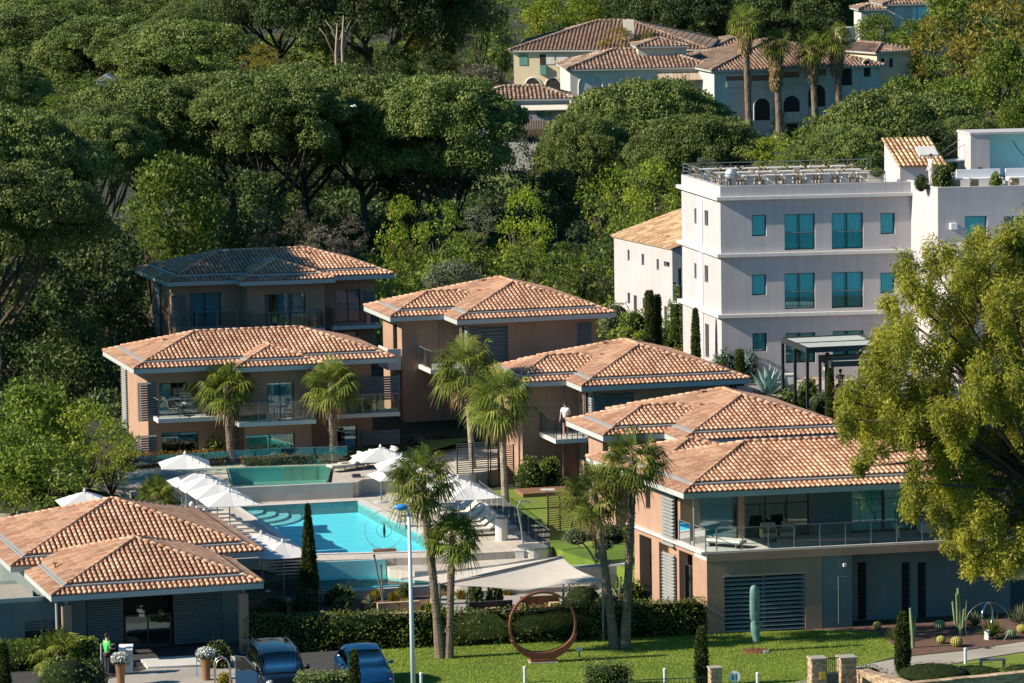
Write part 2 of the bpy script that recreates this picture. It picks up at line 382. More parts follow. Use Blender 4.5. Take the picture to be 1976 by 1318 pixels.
def window(B, face, off, s0, s1, z0, z1, n=2, curtain=1, pane='pane', fr='frame', deep=.16, name='window', bar=.05, cur=((0, .3), (.62, 1))):
    """a window in the plane face='f' (b=off) or 'l' (a=off)"""
    def bx(mb, x, y, p, q, d0, d1):
        if face == 'f': mb.box(x, y, off + d0, off + d1, p, q)
        else: mb.box(off + d0, off + d1, x, y, p, q)
    mb = B.mb(); k = bar
    bx(mb, s0, s1, z1 - k, z1, deep, deep + .07); bx(mb, s0, s1, z0, z0 + k, deep, deep + .07)
    for i in range(n + 1):
        x = s0 + (s1 - s0 - k) * i / n; bx(mb, x, x + k, z0 + k, z1 - k, deep, deep + .07)
    f = mb.build(name, fr, B.root)
    mb = B.mb(); bx(mb, s0 + k, s1 - k, z0 + k, z1 - k, deep + .03, deep + .04); mb.build('pane', pane, f)
    if curtain:
        mb = B.mb()
        for c0, c1 in cur:
            x0 = s0 + (s1 - s0) * c0; x1 = s0 + (s1 - s0) * c1; m = max(4, int((x1 - x0) / .07)); 
            vs = []; 
            for i in range(m + 1):
                x = x0 + (x1 - x0) * i / m; d = deep + .10 + (.05 if i % 2 else 0)
                for z in (z0 + .02, z1 - .02): vs.append((x, off + d, z) if face == 'f' else (off + d, x, z))
            mb.add(vs, [(2 * i, 2 * i + 2, 2 * i + 3, 2 * i + 1) for i in range(m)])
        mb.build('curtain', 'curtain', f)
    return f
def louvre(B, face, off, s0, s1, z0, z1, m='louvre', pitch=.13, name='louvre_screen', d=.09, posts=2):
    mb = B.mb(); z = z0
    while z < z1 - .03:
        if face == 'f': mb.add([(s0, off, z), (s1, off, z), (s1, off + d, z + .07), (s0, off + d, z + .07), (s0, off, z + .025), (s1, off, z + .025), (s1, off + d, z + .095), (s0, off + d, z + .095)], BOXF)
        else: mb.add([(off, s0, z), (off, s1, z), (off + d, s1, z + .07), (off + d, s0, z + .07), (off, s0, z + .025), (off, s1, z + .025), (off + d, s1, z + .095), (off + d, s0, z + .095)], BOXF)
        z += pitch
    for i in range(posts):
        x = s0 + (s1 - s0 - .06) * i / max(1, posts - 1)
        if face == 'f': mb.box(x, x + .06, off + d, off + d + .05, z0, z1)
        else: mb.box(off + d, off + d + .05, x, x + .06, z0, z1)
    return mb.build(name, m, B.root)
BOXF = [(0, 3, 2, 1), (4, 5, 6, 7), (0, 1, 5, 4), (1, 2, 6, 5), (2, 3, 7, 6), (3, 0, 4, 7)]
def balcony(B, a0, a1, b0, b1, z, sides='flr', kind='glass', slab='slab_white', h=1.0, th=.22, step=1.1, rail_in=.06):
    s = B.mb(); s.box(a0, a1, b0, b1, z - th, z); sl = s.build('balcony', slab, B.root)
    segs = []
    if 'f' in sides: segs.append(((a0 + rail_in, b0 + rail_in), (a1 - rail_in, b0 + rail_in)))
    if 'l' in sides: segs.append(((a0 + rail_in, b0 + rail_in), (a0 + rail_in, b1)))
    if 'r' in sides: segs.append(((a1 - rail_in, b0 + rail_in), (a1 - rail_in, b1)))
    r = B.mb(); g = B.mb()
    for p, q in segs:
        p = Vector(p); q = Vector(q); L_ = (q - p).length; n = max(1, round(L_ / step)) if kind == 'glass' else max(2, round(L_ / .28))
        for i in range(n + 1):
            c = p + (q - p) * i / n; r.box(c.x - .018, c.x + .018, c.y - .018, c.y + .018, z, z + h)
        r.tube([(p.x, p.y, z + h), (q.x, q.y, z + h)], .025, 6)
        if kind == 'glass': g.add([(p.x, p.y, z + .06), (q.x, q.y, z + .06), (q.x, q.y, z + h - .05), (p.x, p.y, z + h - .05)], [(0, 1, 2, 3)])
    r.build('railing', 'metal_grey' if kind == 'glass' else 'metal_dark', sl)
    if kind == 'glass': g.build('glass_panel', 'fence_glass_dark', sl)
    return sl

# ------------------------------------------------------------------ tiled roofs
def tile_face(mb, bed, o, e, up, W, lim, cut, pitch=.235, row=.36, skirt=0.0, lift=.0, r=.085):
    """o eave start, e unit along eave, up = 3-D vector per metre of horizontal run; lim(a)->max run; cut=min run"""
    e = Vector(e); up = Vector(up); o = Vector(o); nrm = e.cross(up).normalized()
    if nrm.z < 0: nrm = -nrm
    k = int(W / pitch); off = (W - k * pitch) / 2; sl = up.length
    for i in range(k + 1):
        a = off + i * pitch
        if a <= 0 or a >= W: continue
        m = lim(a)
        t = cut
        while t < m - .02:
            t1 = min(t + row / sl * 1.08, m); j = random.uniform(-.008, .008)
            p0 = o + e * (a + j) + up * t + nrm * (lift + .035); p1 = o + e * (a + j * .5) + up * t1 + nrm * (lift + .010)
            vs = []
            for p, rr in ((p0, r * 1.06), (p1, r * .86)):
                for q in range(5):
                    th = math.pi * q / 4; vs.append(p + e * (math.cos(th) * rr) + nrm * (math.sin(th) * rr * .95))
            mb.add(vs, [(0, 1, 6, 5), (1, 2, 7, 6), (2, 3, 8, 7), (3, 4, 9, 8), (4, 3, 2, 1, 0)])
            t += row / sl
    return
def hip_roof(B, a0, a1, b0, b1, ez, slope=.29, gut=True, m='tile', pitch=.235, fas=.24, skirtw=.62, name='roof', sides='flbr', row=.36, capr=.078, root=None, gutw=.26):
    root = root or B.root
    W = a1 - a0; Dp = b1 - b0; hr = min(W, Dp) / 2; z = ez + fas
    tl = B.mb(); bed = B.mb(); gt = B.mb(); fb = B.mb(); cap = B.mb()
    fl = .07 if gut else 0
    fb.box(a0 + .03, a1 - .03, b0 + .03, b1 - .03, ez + fas - .06, ez + fas - .01)           # soffit / roof deck
    fb.box(a0, a1, b0, b0 + .05, ez, ez + fas); fb.box(a0, a0 + .05, b0 + .05, b1 - .05, ez, ez + fas)
    fb.box(a1 - .05, a1, b0 + .05, b1 - .05, ez, ez + fas); fb.box(a0, a1, b1 - .05, b1, ez, ez + fas)
    # bed planes
    zt = z + hr * slope + fl
    if W >= Dp: rg = ((a0 + hr, b0 + hr), (a1 - hr, b0 + hr))
    else: rg = ((a0 + hr, b0 + hr), (a0 + hr, b1 - hr))
    A = (a0, b0, z); Bc = (a1, b0, z); Cc = (a1, b1, z); Dc = (a0, b1, z); r0 = (*rg[0], zt); r1 = (*rg[1], zt)
    if W >= Dp:
        bed.quad(A, Bc, r1, r0); bed.quad(Cc, Dc, r0, r1); bed.quad(Dc, A, r0); bed.quad(Bc, Cc, r1)
        hips = [(A, r0), (Dc, r0), (Bc, r1), (Cc, r1), (r0, r1)]
    else:
        bed.quad(A, Bc, r0); bed.quad(Cc, Dc, r1); bed.quad(Dc, A, r0, r1); bed.quad(Bc, Cc, r1, r0)
        hips = [(A, r0), (Bc, r0), (Dc, r1), (Cc, r1), (r0, r1)]
    faces = {'f': ((a0, b0), (1, 0), (0, 1), W), 'b': ((a0, b1), (1, 0), (0, -1), W), 'l': ((a0, b0), (0, 1), (1, 0), Dp), 'r': ((a1, b0), (0, 1), (-1, 0), Dp)}
    for k in sides:
        (ox, oy), (ex, ey), (ux, uy), Wf = faces[k]
        up = (ux, uy, slope)
        lim = lambda a, Wf=Wf: min(a, Wf - a, hr)
        if gut:
            g0 = skirtw; g1 = skirtw + gutw
            tile_face(tl, bed, (ox, oy, z), (ex, ey, 0), up, Wf, lambda a: min(lim(a), g0), 0, pitch, row)
            tile_face(tl, bed, (ox, oy, z), (ex, ey, 0), up, Wf, lim, g1 - .02, pitch, row, lift=fl + .02)
            # the gutter strip between skirt and upper roof
            def pt(s_, t_, h_): return (ox + ex * s_ + ux * t_, oy + ey * s_ + uy * t_, z + t_ * slope + h_)
            for t0, t1, h0, h1 in ((g0, g0 + .05, .13, .13), (g0 + .05, g1, .085, .085)):
                gt.add([pt(t0, t0, h0 - .06), pt(Wf - t0, t0, h0 - .06), pt(Wf - t1, t1, h1 - .06), pt(t1, t1, h1 - .06),
                        pt(t0, t0, h0), pt(Wf - t0, t0, h0), pt(Wf - t1, t1, h1), pt(t1, t1, h1)], BOXF)
        else:
            tile_face(tl, bed, (ox, oy, z), (ex, ey, 0), up, Wf, lim, 0, pitch, row)
    for p, q in hips:
        p = Vector(p); q = Vector(q); L_ = (q - p).length; n = max(1, int(L_ / .38))
        ispk = abs(p.z - q.z) < .01
        for i in range(n):
            u0 = p + (q - p) * (i / n); u1 = p + (q - p) * ((i + 1.08) / n)
            run0 = 0
            f0 = (i / n) * hr if not ispk else 9
            lift = (.06 if (gut and f0 < skirtw) else .06 + fl * .6)
            cap.tube([u0 + Vector((0, 0, lift + .02)), u1 + Vector((0, 0, lift))], [capr * 1.05, capr * .9], 8, True)
    rf = tl.build(name, m, root)
    bed.build('roof_bed', 'tile_bed', rf); cap.build('ridge_tiles', m, rf, True); fb.build('fascia', 'fascia', rf)
    if gut: gt.build('gutter', 'gutter', rf)
    return rf
def vent(B, a, b, z, root=None):
    mb = B.mb(); mb.tube([(a, b, z), (a, b, z + .22)], .07, 8); mb.box(a - .13, a + .13, b - .13, b + .13, z + .22, z + .26); mb.build('roof_vent', 'tile', root or B.root)
def _H(s, px, py, z):
    p = PZ(px, py, z) - s.o; det = s.u.x * s.v.y - s.u.y * s.v.x
    return (p.x * s.v.y - p.y * s.v.x) / det, (s.u.x * p.y - s.u.y * p.x) / det
Bld.H = _H
# ------------------------------------------------------------------ vegetation builders
def unit(a): return a / np.maximum(np.linalg.norm(a, axis=1, keepdims=True), 1e-9)
def leaf_arrays(P, Nn, L_, Wd, jit=.6, out=.3, down=0.0):
    n = len(P); Nj = unit(Nn + rng.normal(0, jit, (n, 3)))
    t = unit(np.cross(Nj, rng.normal(0, 1, (n, 3)))) + out * Nj; t[:, 2] -= down; t = unit(t)
    w_ = unit(np.cross(Nj, t)); l = (L_ * rng.uniform(.7, 1.3, n))[:, None]; wd = (Wd * rng.uniform(.7, 1.3, n))[:, None]
    return np.stack([P, P + t * l * .45 + w_ * wd * .5, P + t * l, P + t * l * .45 - w_ * wd * .5], 1).reshape(-1, 3)
def quadmesh(name, V, material, core=None, coremat='core'):
    """V: 4n x 3 leaf corners; core = (verts, faces) added with a dark inner material"""
    n = len(V) // 4; cv, cf = core if core else ([], [])
    me = bpy.data.meshes.new(name)
    me.vertices.add(len(V) + len(cv)); me.vertices.foreach_set('co', np.concatenate([V, np.array(cv, float).reshape(-1, 3)]).astype(np.float32).ravel())
    lens = [4] * n + [len(f) for f in cf]; tot = sum(lens)
    idx = np.concatenate([np.arange(4 * n), np.array([i + 4 * n for f in cf for i in f], dtype=int)]) if cf else np.arange(4 * n)
    me.loops.add(tot); me.loops.foreach_set('vertex_index', idx.astype(np.int32))
    me.polygons.add(len(lens)); st = np.concatenate([[0], np.cumsum(lens)[:-1]]).astype(np.int32); me.polygons.foreach_set('loop_start', st)
    me.materials.append(M_[material])
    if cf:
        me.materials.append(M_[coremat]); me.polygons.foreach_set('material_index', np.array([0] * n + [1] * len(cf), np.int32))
    me.update(calc_edges=True); me.validate(); return me
def sphere_pts(n, zmin=-1.0):
    z = rng.uniform(zmin, 1, n); t = rng.uniform(0, 2 * math.pi, n); r = np.sqrt(1 - z * z)
    return np.stack([r * np.cos(t), r * np.sin(t), z], 1)
def lobes_leaves(lobes, dens, L_, Wd, jit=.6, out=.3, down=0, inner=.25, zmin=-.6):
    """lobes: list of (x,y,z,rx,rz); leaves on and inside each lobe"""
    out_ = []
    for (x, y, z, rx, rz) in lobes:
        n = int(dens * (rx * rx + rx * rz) * 4)
        s = sphere_pts(n, zmin); k = np.where(rng.random(n) < inner, rng.uniform(.45, .9, n), rng.uniform(.88, 1.1, n))[:, None]
        # bumpy surface
        bump = 1 + .14 * np.sin(s[:, 0:1] * 7 + x * 3) * np.cos(s[:, 1:2] * 6 + y * 2) + .10 * np.sin(s[:, 2:3] * 9 + z)
        Pp = s * np.array([rx, rx, rz]) * k * bump + np.array([x, y, z])
        out_.append(leaf_arrays(Pp, s / np.array([rx, rx, rz]) * rx, L_, Wd, jit, out, down))
    return np.concatenate(out_)
def crown_pine(Rr, th, seed, dens=130, lf=.135):
    r_ = random.Random(seed); lobes = []
    n = int(Rr * Rr * 5)
    for i in range(n):
        a = i * 2.39996 + r_.uniform(-.3, .3); rr = Rr * math.sqrt((i + .5) / n) * .93
        h = th * (1 - (rr / Rr) ** 2.6) ** .8
        s = r_.uniform(.5, .95)
        lobes.append((rr * math.cos(a) + r_.uniform(-.3, .3), rr * math.sin(a) + r_.uniform(-.3, .3), h * .70 + r_.uniform(-.30, .25), s, s * .75))
    for i in range(int(Rr * 5)):       # ragged rim and drooping clumps
        a = r_.uniform(0, 6.283); rr = Rr * r_.uniform(.5, 1.0); s = r_.uniform(.6, 1.15)
        lobes.append((rr * math.cos(a), rr * math.sin(a), -r_.uniform(0, th * .35) * (1.2 - rr / Rr) - r_.uniform(0, .45), s, s * .85))
    return lobes_leaves(lobes, dens, lf, lf * .8, .5, .5, -.2, .08, -.45)
def crown_broad(Rr, Hh, seed, dens=22, lf=.30, wd=.55, n=None, small=1.0, down=0.0, jit=.7, gap=1.0):
    r_ = random.Random(seed); lobes = []
    n = n or int(22 + Rr * 7)
    for i in range(n):
        z = r_.uniform(-.85, 1); a = r_.uniform(0, 6.283); q = math.sqrt(1 - z * z) * r_.uniform(.35, 1.0) ** .5
        s = r_.uniform(.16, .34) * Rr * small
        k = (1 - .18 * abs(z))
        lobes.append((Rr * q * k * math.cos(a) * .85, Rr * q * k * math.sin(a) * .85, Hh / 2 * z * .85, s, s * r_.uniform(.6, .95)))
    return lobes_leaves(lobes, dens, lf, lf * wd, jit, .4, down, .3, -.75)
def ico_core(rx, ry, rz, z0=0, n=12, m=8):
    b = MB(); b.ball((0, 0, z0), (rx, ry, rz), n, m); return b.v, b.f
def trunk_mb(h, r0, forks=5, spread=3.0, seed=0, lean=0.0, base=0.0, fr=.45):
    r_ = random.Random(seed); mb = MB(); x = y = 0; pts = []; k = 6
    for i in range(k + 1):
        t = i / k; pts.append((x, y, base + h * fr * 1.25 * t)); x += r_.uniform(-.12, .12) + lean * .2; y += r_.uniform(-.12, .12)
    mb.tube(pts, [r0 * (1.25 if i == 0 else 1 - .35 * i / k) for i in range(k + 1)], 8)
    for j in range(forks):
        a = j * 6.283 / forks + r_.uniform(-.4, .4); s = pts[r_.randint(k - 3, k)]; d = spread * r_.uniform(.6, 1)
        e = (s[0] + math.cos(a) * d, s[1] + math.sin(a) * d, base + h * r_.uniform(.82, 1.0))
        m = (s[0] + math.cos(a) * d * .45, s[1] + math.sin(a) * d * .45, s[2] + (e[2] - s[2]) * .35)
        mb.tube([s, m, e], [r0 * .5, r0 * .36, r0 * .12], 6)
        for q in range(2):
            a2 = a + r_.uniform(-.9, .9); e2 = (m[0] + math.cos(a2) * d * .6, m[1] + math.sin(a2) * d * .6, base + h * r_.uniform(.85, 1.0))
            mb.tube([m, ((m[0] + e2[0]) / 2, (m[1] + e2[1]) / 2, m[2] + (e2[2] - m[2]) * .4), e2], [r0 * .28, r0 * .2, r0 * .07], 5)
    return mb
CACHE = {}
def crown_me(kind, mt, v):
    key = (kind, mt, v)
    if key not in CACHE:
        if kind == 'pine': V = crown_pine(6.0, 4.4, v * 13 + 1)
        elif kind == 'round': V = crown_broad(3.5, 6.0, v * 7 + 3)
        elif kind == 'loose': V = crown_broad(3.0, 6.0, v * 5 + 2, 20, .26, .5, 60, .62, 0, .8)
        elif kind == 'shrub': V = crown_broad(2.0, 3.0, v * 3 + 9, 40, .17, .5, 40, .8)
        elif kind == 'tall': V = crown_broad(2.2, 8.0, v * 3 + 29, 26, .26, .45, 60, .75, .3)
        CACHE[key] = quadmesh(kind + '_crown', V, mt)
    return CACHE[key]
UNIT = {'pine': (6.0, 4.4), 'round': (3.5, 6.0), 'loose': (3.0, 6.0), 'shrub': (2.0, 3.0), 'tall': (2.2, 8.0)}
TCACHE = {}
def tree(name, label, cat, px, top, D, wpx, kind='pine', mt='lf_pine', v=0, hpx=None, group=None, bark='bark', forks=6, gzv=None):
    c = PD(px, top, D); s = math.hypot(c.x, c.y) and FPX / c.y; g = gz(c.x, c.y) if gzv is None else gzv
    Rr = wpx / 2 / s; uR, uH = UNIT[kind]
    Hc = (hpx / s) if hpx else (Rr * .62 if kind == 'pine' else Rr * 1.6)
    k = Rr / uR; kz = Hc / uH if kind != 'pine' else Hc / 3.6
    if kind == 'pine': cz = c.z - 3.3 * kz
    else: cz = c.z - Hc * .5
    root = thing(name, label, cat, (c.x, c.y, g), 0, group)
    cr = obj('crown', crown_me(kind, mt, v), root); cr.location = (0, 0, cz - g); cr.scale = (k, k, kz); cr.rotation_euler = (0, 0, random.uniform(0, 6.28))
    hh = max(.6, cz - g + (0.9 * kz if kind == 'pine' else 0))
    tk = (kind, forks, bark, v % 3)
    if tk not in TCACHE:
        TCACHE[tk] = trunk_mb(10, .32 if kind == 'pine' else .22, forks, {'pine': 5.0, 'round': 2.0, 'loose': 1.8, 'shrub': 1.0, 'tall': .8}[kind], v % 3 + 5, fr=.45 if kind == 'pine' else .3).mesh('tree_trunk', bark, True)
    t = obj('trunk', TCACHE[tk], root); t.scale = (k, k, hh / 10); return root
def leafy_box(name, mt, parent, sx, sy, h, dens=140, lf=.10, rnd=.06, z0=0.0, poly=None, T=None):
    """clipped hedge: leaves on the faces of a box over a dark core, local coords 0..sx,0..sy"""
    fs = [((0, 0, 0), (sx, 0, 0), (0, 0, h), (0, -1, 0)), ((0, sy, 0), (sx, 0, 0), (0, 0, h), (0, 1, 0)), ((0, 0, 0), (0, sy, 0), (0, 0, h), (-1, 0, 0)),
          ((sx, 0, 0), (0, sy, 0), (0, 0, h), (1, 0, 0)), ((0, 0, h), (sx, 0, 0), (0, sy, 0), (0, 0, 1))]
    out = []
    for o, a, b, n_ in fs:
        o, a, b, n_ = map(lambda q: np.array(q, float), (o, a, b, n_)); n = int(np.linalg.norm(a) * np.linalg.norm(b) * dens)
        u = rng.random((n, 2)); Pp = o + u[:, :1] * a + u[:, 1:] * b
        wob = .5 * np.sin(Pp[:, 0:1] * 2.3) * np.cos(Pp[:, 1:2] * 2.9 + Pp[:, 2:3] * 3.1) + rng.normal(0, .5, (n, 1))
        Pp = Pp + n_ * rnd * wob
        out.append(leaf_arrays(Pp, np.repeat(n_[None], n, 0), lf, lf * .6, .7, .25))
    V = np.concatenate(out); V[:, 2] += z0; c = MB(); i = rnd * 1.6; c.box(i, sx - i, i, sy - i, z0, z0 + h - i)
    if T: V = np.array([T(v) for v in V]); c.v = [T(v) for v in c.v]
    return quadmesh(name, V, mt, (c.v, c.f))
def bush_me(mt, v=0, rx=1, rz=1, lf=.13, dens=70, key=None, jit=.6, flat=0.0, core=.86):
    k = ('bush', mt, v, rx, rz, lf)
    if k not in CACHE:
        n = int(dens * rx * (rx + rz) * 3.2); s = sphere_pts(n, -.55); r_ = random.Random(v + 77)
        a, b, c = r_.uniform(2, 5), r_.uniform(2, 5), r_.uniform(0, 6)
        wob = 1 + (.08 + flat) * np.sin(s[:, 0:1] * a + c) * np.cos(s[:, 1:2] * b) + rng.normal(0, .035, (n, 1)) + flat * np.sin(s[:, 2:3] * 7 + s[:, 0:1] * 9)
        V = leaf_arrays(s * wob * np.array([rx, rx, rz]), s, lf, lf * .55, jit, .35)
        V[:, 2] += rz * .55
        CACHE[k] = quadmesh('foliage', V, mt, ico_core(rx * core, rx * core, rz * core, rz * .55))
    return CACHE[k]
def bush(name, label, cat, loc, r, h, mt='lf_green', v=0, group=None, lf=.13, flat=0.0, dens=70, sy=None):
    """r radius, h total height"""
    root = thing(name, label, cat, loc, 0, group); o = obj('foliage', bush_me(mt, v, 1, 1, lf / max(r, .3), dens, flat=flat), root)
    o.scale = (r, sy or r, h / 1.5); o.rotation_euler = (0, 0, random.uniform(0, 6.28))
    st = MB(); 
    for q in range(3): st.tube([(0, 0, 0), (random.uniform(-.1, .1) * r, random.uniform(-.1, .1) * r, h * .3), (random.uniform(-.4, .4) * r, random.uniform(-.4, .4) * r, h * .6)], .02 + .02 * r, 5)
    st.build('stem', 'bark', root); return root
CY = {}
def cypress(label, loc, h, r, group=None, flat_top=False, spire=False, mt='lf_cypress', name='cypress_tree'):
    key = (flat_top, round(h / r), mt, len(CY) % 2)
    n = int(700 + 5200 * h * r); t = rng.random(n); a = rng.uniform(0, 6.283, n)
    if flat_top: prof = lambda t: np.where(t < .97, .92 + .08 * np.sin(t * 3.1), .6)
    else: prof = lambda t: np.clip(np.minimum(.55 + t * 2.2, 1) * np.sqrt(np.clip(1.0 - t ** 2.2, 0, 1)) + .04, 0, 1.1)
    if spire: prof = lambda t: np.clip(np.minimum(.7 + t * 1.5, 1) * np.clip(1.55 * (1 - t), 0, 1) ** .8 * (1 - .25 * t) + .03, 0, 1.1)
    rr = r * prof(t) * (1 + .07 * np.sin(t * 25 + a * 3) + rng.normal(0, .04, n))
    Pp = np.stack([rr * np.cos(a), rr * np.sin(a), t * h], 1); Nn = np.stack([np.cos(a), np.sin(a), np.full(n, .25)], 1)
    if flat_top:
        m = int(120 * r * r * 60 / 10); q = sphere_pts(m, .2); Pp = np.concatenate([Pp, q * [r * .85, r * .85, r * .2] + [0, 0, h * .985]]); Nn = np.concatenate([Nn, q + [0, 0, 1]])
    V = leaf_arrays(Pp, Nn, .13, .055, .5, .8, -.6)
    c = MB(); c.lathe([(float(r * .86 * prof(np.array([x]))[0]) + .005, h * x) for x in (0, .08, .2, .35, .5, .65, .8, .9, .96)], n=10)
    root = thing(name, label, 'cypress', loc, 0, group); obj('foliage', quadmesh('foliage', V, mt, (c.v, c.f)), root)
    tk = MB(); tk.tube([(0, 0, -.1), (0, 0, .3)], r * .35, 7); tk.build('trunk', 'bark', root); return root
# ---- palms
def fan_leaf(out, c, d, L_, Rf, droop, nb=20, rr=random):
    """one fan frond: c crown centre, d direction"""
    d = Vector(d).normalized(); side = d.cross(Vector((0, 0, 1)));
    if side.length < .1: side = Vector((1, 0, 0))
    side.normalize(); upv = side.cross(d).normalized(); tip = Vector(c) + d * L_
    tip.z -= droop * L_ * .35
    roll = rr.uniform(-.5, .5); ca, sa = math.cos(roll), math.sin(roll); s2 = side * ca + upv * sa; u2 = upv * ca - side * sa
    pv = [Vector(c) - s2 * .018, Vector(c) + s2 * .018, tip + s2 * .012, tip - s2 * .012]; out.append(('p', pv))
    for i in range(nb):
        th = (i / (nb - 1) - .5) * R(250); bd = d * math.cos(th) + s2 * math.sin(th)
        l = Rf * (1 - .22 * abs(th) / 2) * rr.uniform(.88, 1.08)
        m = tip + bd * l * .55 + u2 * (.06 * math.cos(th * 2)); e = tip + bd * l + Vector((0, 0, -l * rr.uniform(.18, .42) * (1 + droop)))
        w_ = d.cross(bd) if abs(math.sin(th)) > .2 else s2; wv = bd.cross(u2).normalized() * (.030 + .012 * (Rf))
        out.append(('b', [tip, m + wv, e, m - wv]))
    return out
PALM = {}
def palm_meshes(Rp, v, nf=38, dry=0, nb=20):
    key = (round(Rp, 1), v, nf, dry)
    if key in PALM: return PALM[key]
    rr = random.Random(v * 31 + 5); out = []; dryo = []
    for i in range(nf):
        t = (i + .5) / nf; el = math.asin(max(-1, min(1, 1 - 1.55 * t))) ; az = i * 2.39996 + rr.uniform(-.3, .3)
        el = el + rr.uniform(-.12, .12); d = (math.cos(el) * math.cos(az), math.cos(el) * math.sin(az), math.sin(el))
        k = rr.uniform(.85, 1.1); fan_leaf(out, (0, 0, 0), d, Rp * .52 * k, Rp * .55 * k, .25 + .6 * t, nb, rr)
    for i in range(dry):
        az = rr.uniform(0, 6.283); el = R(rr.uniform(-78, -48)); d = (math.cos(el) * math.cos(az), math.cos(el) * math.sin(az), math.sin(el))
        fan_leaf(dryo, (0, 0, -.15), d, Rp * .4, Rp * .45, .9, 12, rr)
    def mk(o, m): 
        V = np.array([[tuple(p) for p in q] for _, q in o]).reshape(-1, 3); return quadmesh('fronds', V, m)
    PALM[key] = (mk(out, 'lf_palm'), mk(dryo, 'lf_palm_dry') if dry else None); return PALM[key]
def palm(label, base, crown, Rp, r0=.19, v=0, group=None, dry=10, bark='palm_trunk', thatch=0, nf=38, name='fan_palm', nb=20, curve=.0):
    base = Vector(base); crown = Vector(crown); root = thing(name, label, 'palm tree', base, 0, group); mb = MB()
    pts = []; rad = []; d = crown - base; n = 14
    for i in range(n + 1):
        t = i / n; p = Vector((d.x * (t ** 1.0 + curve * math.sin(t * 3.14)), d.y * t, d.z * t)); pts.append(p); rad.append(r0 * (1.35 - .6 * min(t * 5, 1) * .5 - .12 * t) if t < .2 else r0 * (1.0 - .15 * t))
    mb.tube(pts, rad, 10)
    rr = random.Random(v + 3); nk = int(d.z / .16)
    for i in range(nk):      # old leaf bases
        t = (i + .5) / nk; p = Vector((d.x * (t + curve * math.sin(t * 3.14)), d.y * t, d.z * t)); a = i * 2.4
        if t < .12: continue
        for q in range(3):
            a2 = a + q * 2.09; rb = r0 * (1.0 - .15 * t); o = Vector((math.cos(a2), math.sin(a2), 0)); s = Vector((-o.y, o.x, 0)) * rb * .45
            k = .055 if t < .7 else .11
            mb.add([p + o * rb * .93 - s, p + o * rb * .93 + s, p + o * (rb + k) + Vector((0, 0, .10)), p + o * rb * .9 + Vector((0, 0, .03))], [(0, 1, 2), (1, 3, 2), (3, 0, 2)])
    mb.build('trunk', bark, root)
    g, dr = palm_meshes(Rp, v % 3, nf, dry, nb); o = obj('fronds', g, root); o.location = d; o.rotation_euler = (0, 0, v * 1.3)
    if dr: o = obj('dead_fronds', dr, root); o.location = d; o.rotation_euler = (0, 0, v * 1.3)
    if thatch:
        n = 900; t = rng.random(n); a = rng.uniform(0, 6.283, n); rr_ = r0 + .45 * Rp * .5 * np.sqrt(1 - t) * rng.uniform(.6, 1, n)
        Pp = np.stack([rr_ * np.cos(a), rr_ * np.sin(a), -t * thatch], 1) + np.array(d); Nn = np.stack([np.cos(a), np.sin(a), 0 * a], 1)
        obj('thatch', quadmesh('thatch', leaf_arrays(Pp, Nn, .5, .09, .3, .1, 1.5), 'lf_palm_dry'), root)
    return root
def spiky(name, label, cat, loc, r, n, mt, wdt=.09, group=None, up=.35, seg=3, curl=.3):
    root = thing(name, label, cat, loc, 0, group); mb = MB(); rr = random.Random(int(loc[0] * 100))
    for i in range(n):
        az = i * 2.39996; el = R(12 + 70 * ((i / n) ** .8)); l = r * rr.uniform(.85, 1.1); d = Vector((math.cos(el) * math.cos(az), math.cos(el) * math.sin(az), math.sin(el)))
        s = Vector((-math.sin(az), math.cos(az), 0)) * wdt; c = Vector((0, 0, .05)); m = c + d * l * .5; e = c + d * l + Vector((0, 0, curl * l * (-.4 if el < .8 else 0)))
        mb.add([c - s * .6, c + s * .6, m + s, m - s, e, m + Vector((0, 0, -.03))], [(0, 1, 2, 3), (3, 2, 4), (0, 3, 5), (1, 5, 2), (5, 3, 4), (5, 4, 2)])
    mb.build('leaves', mt, root); return root
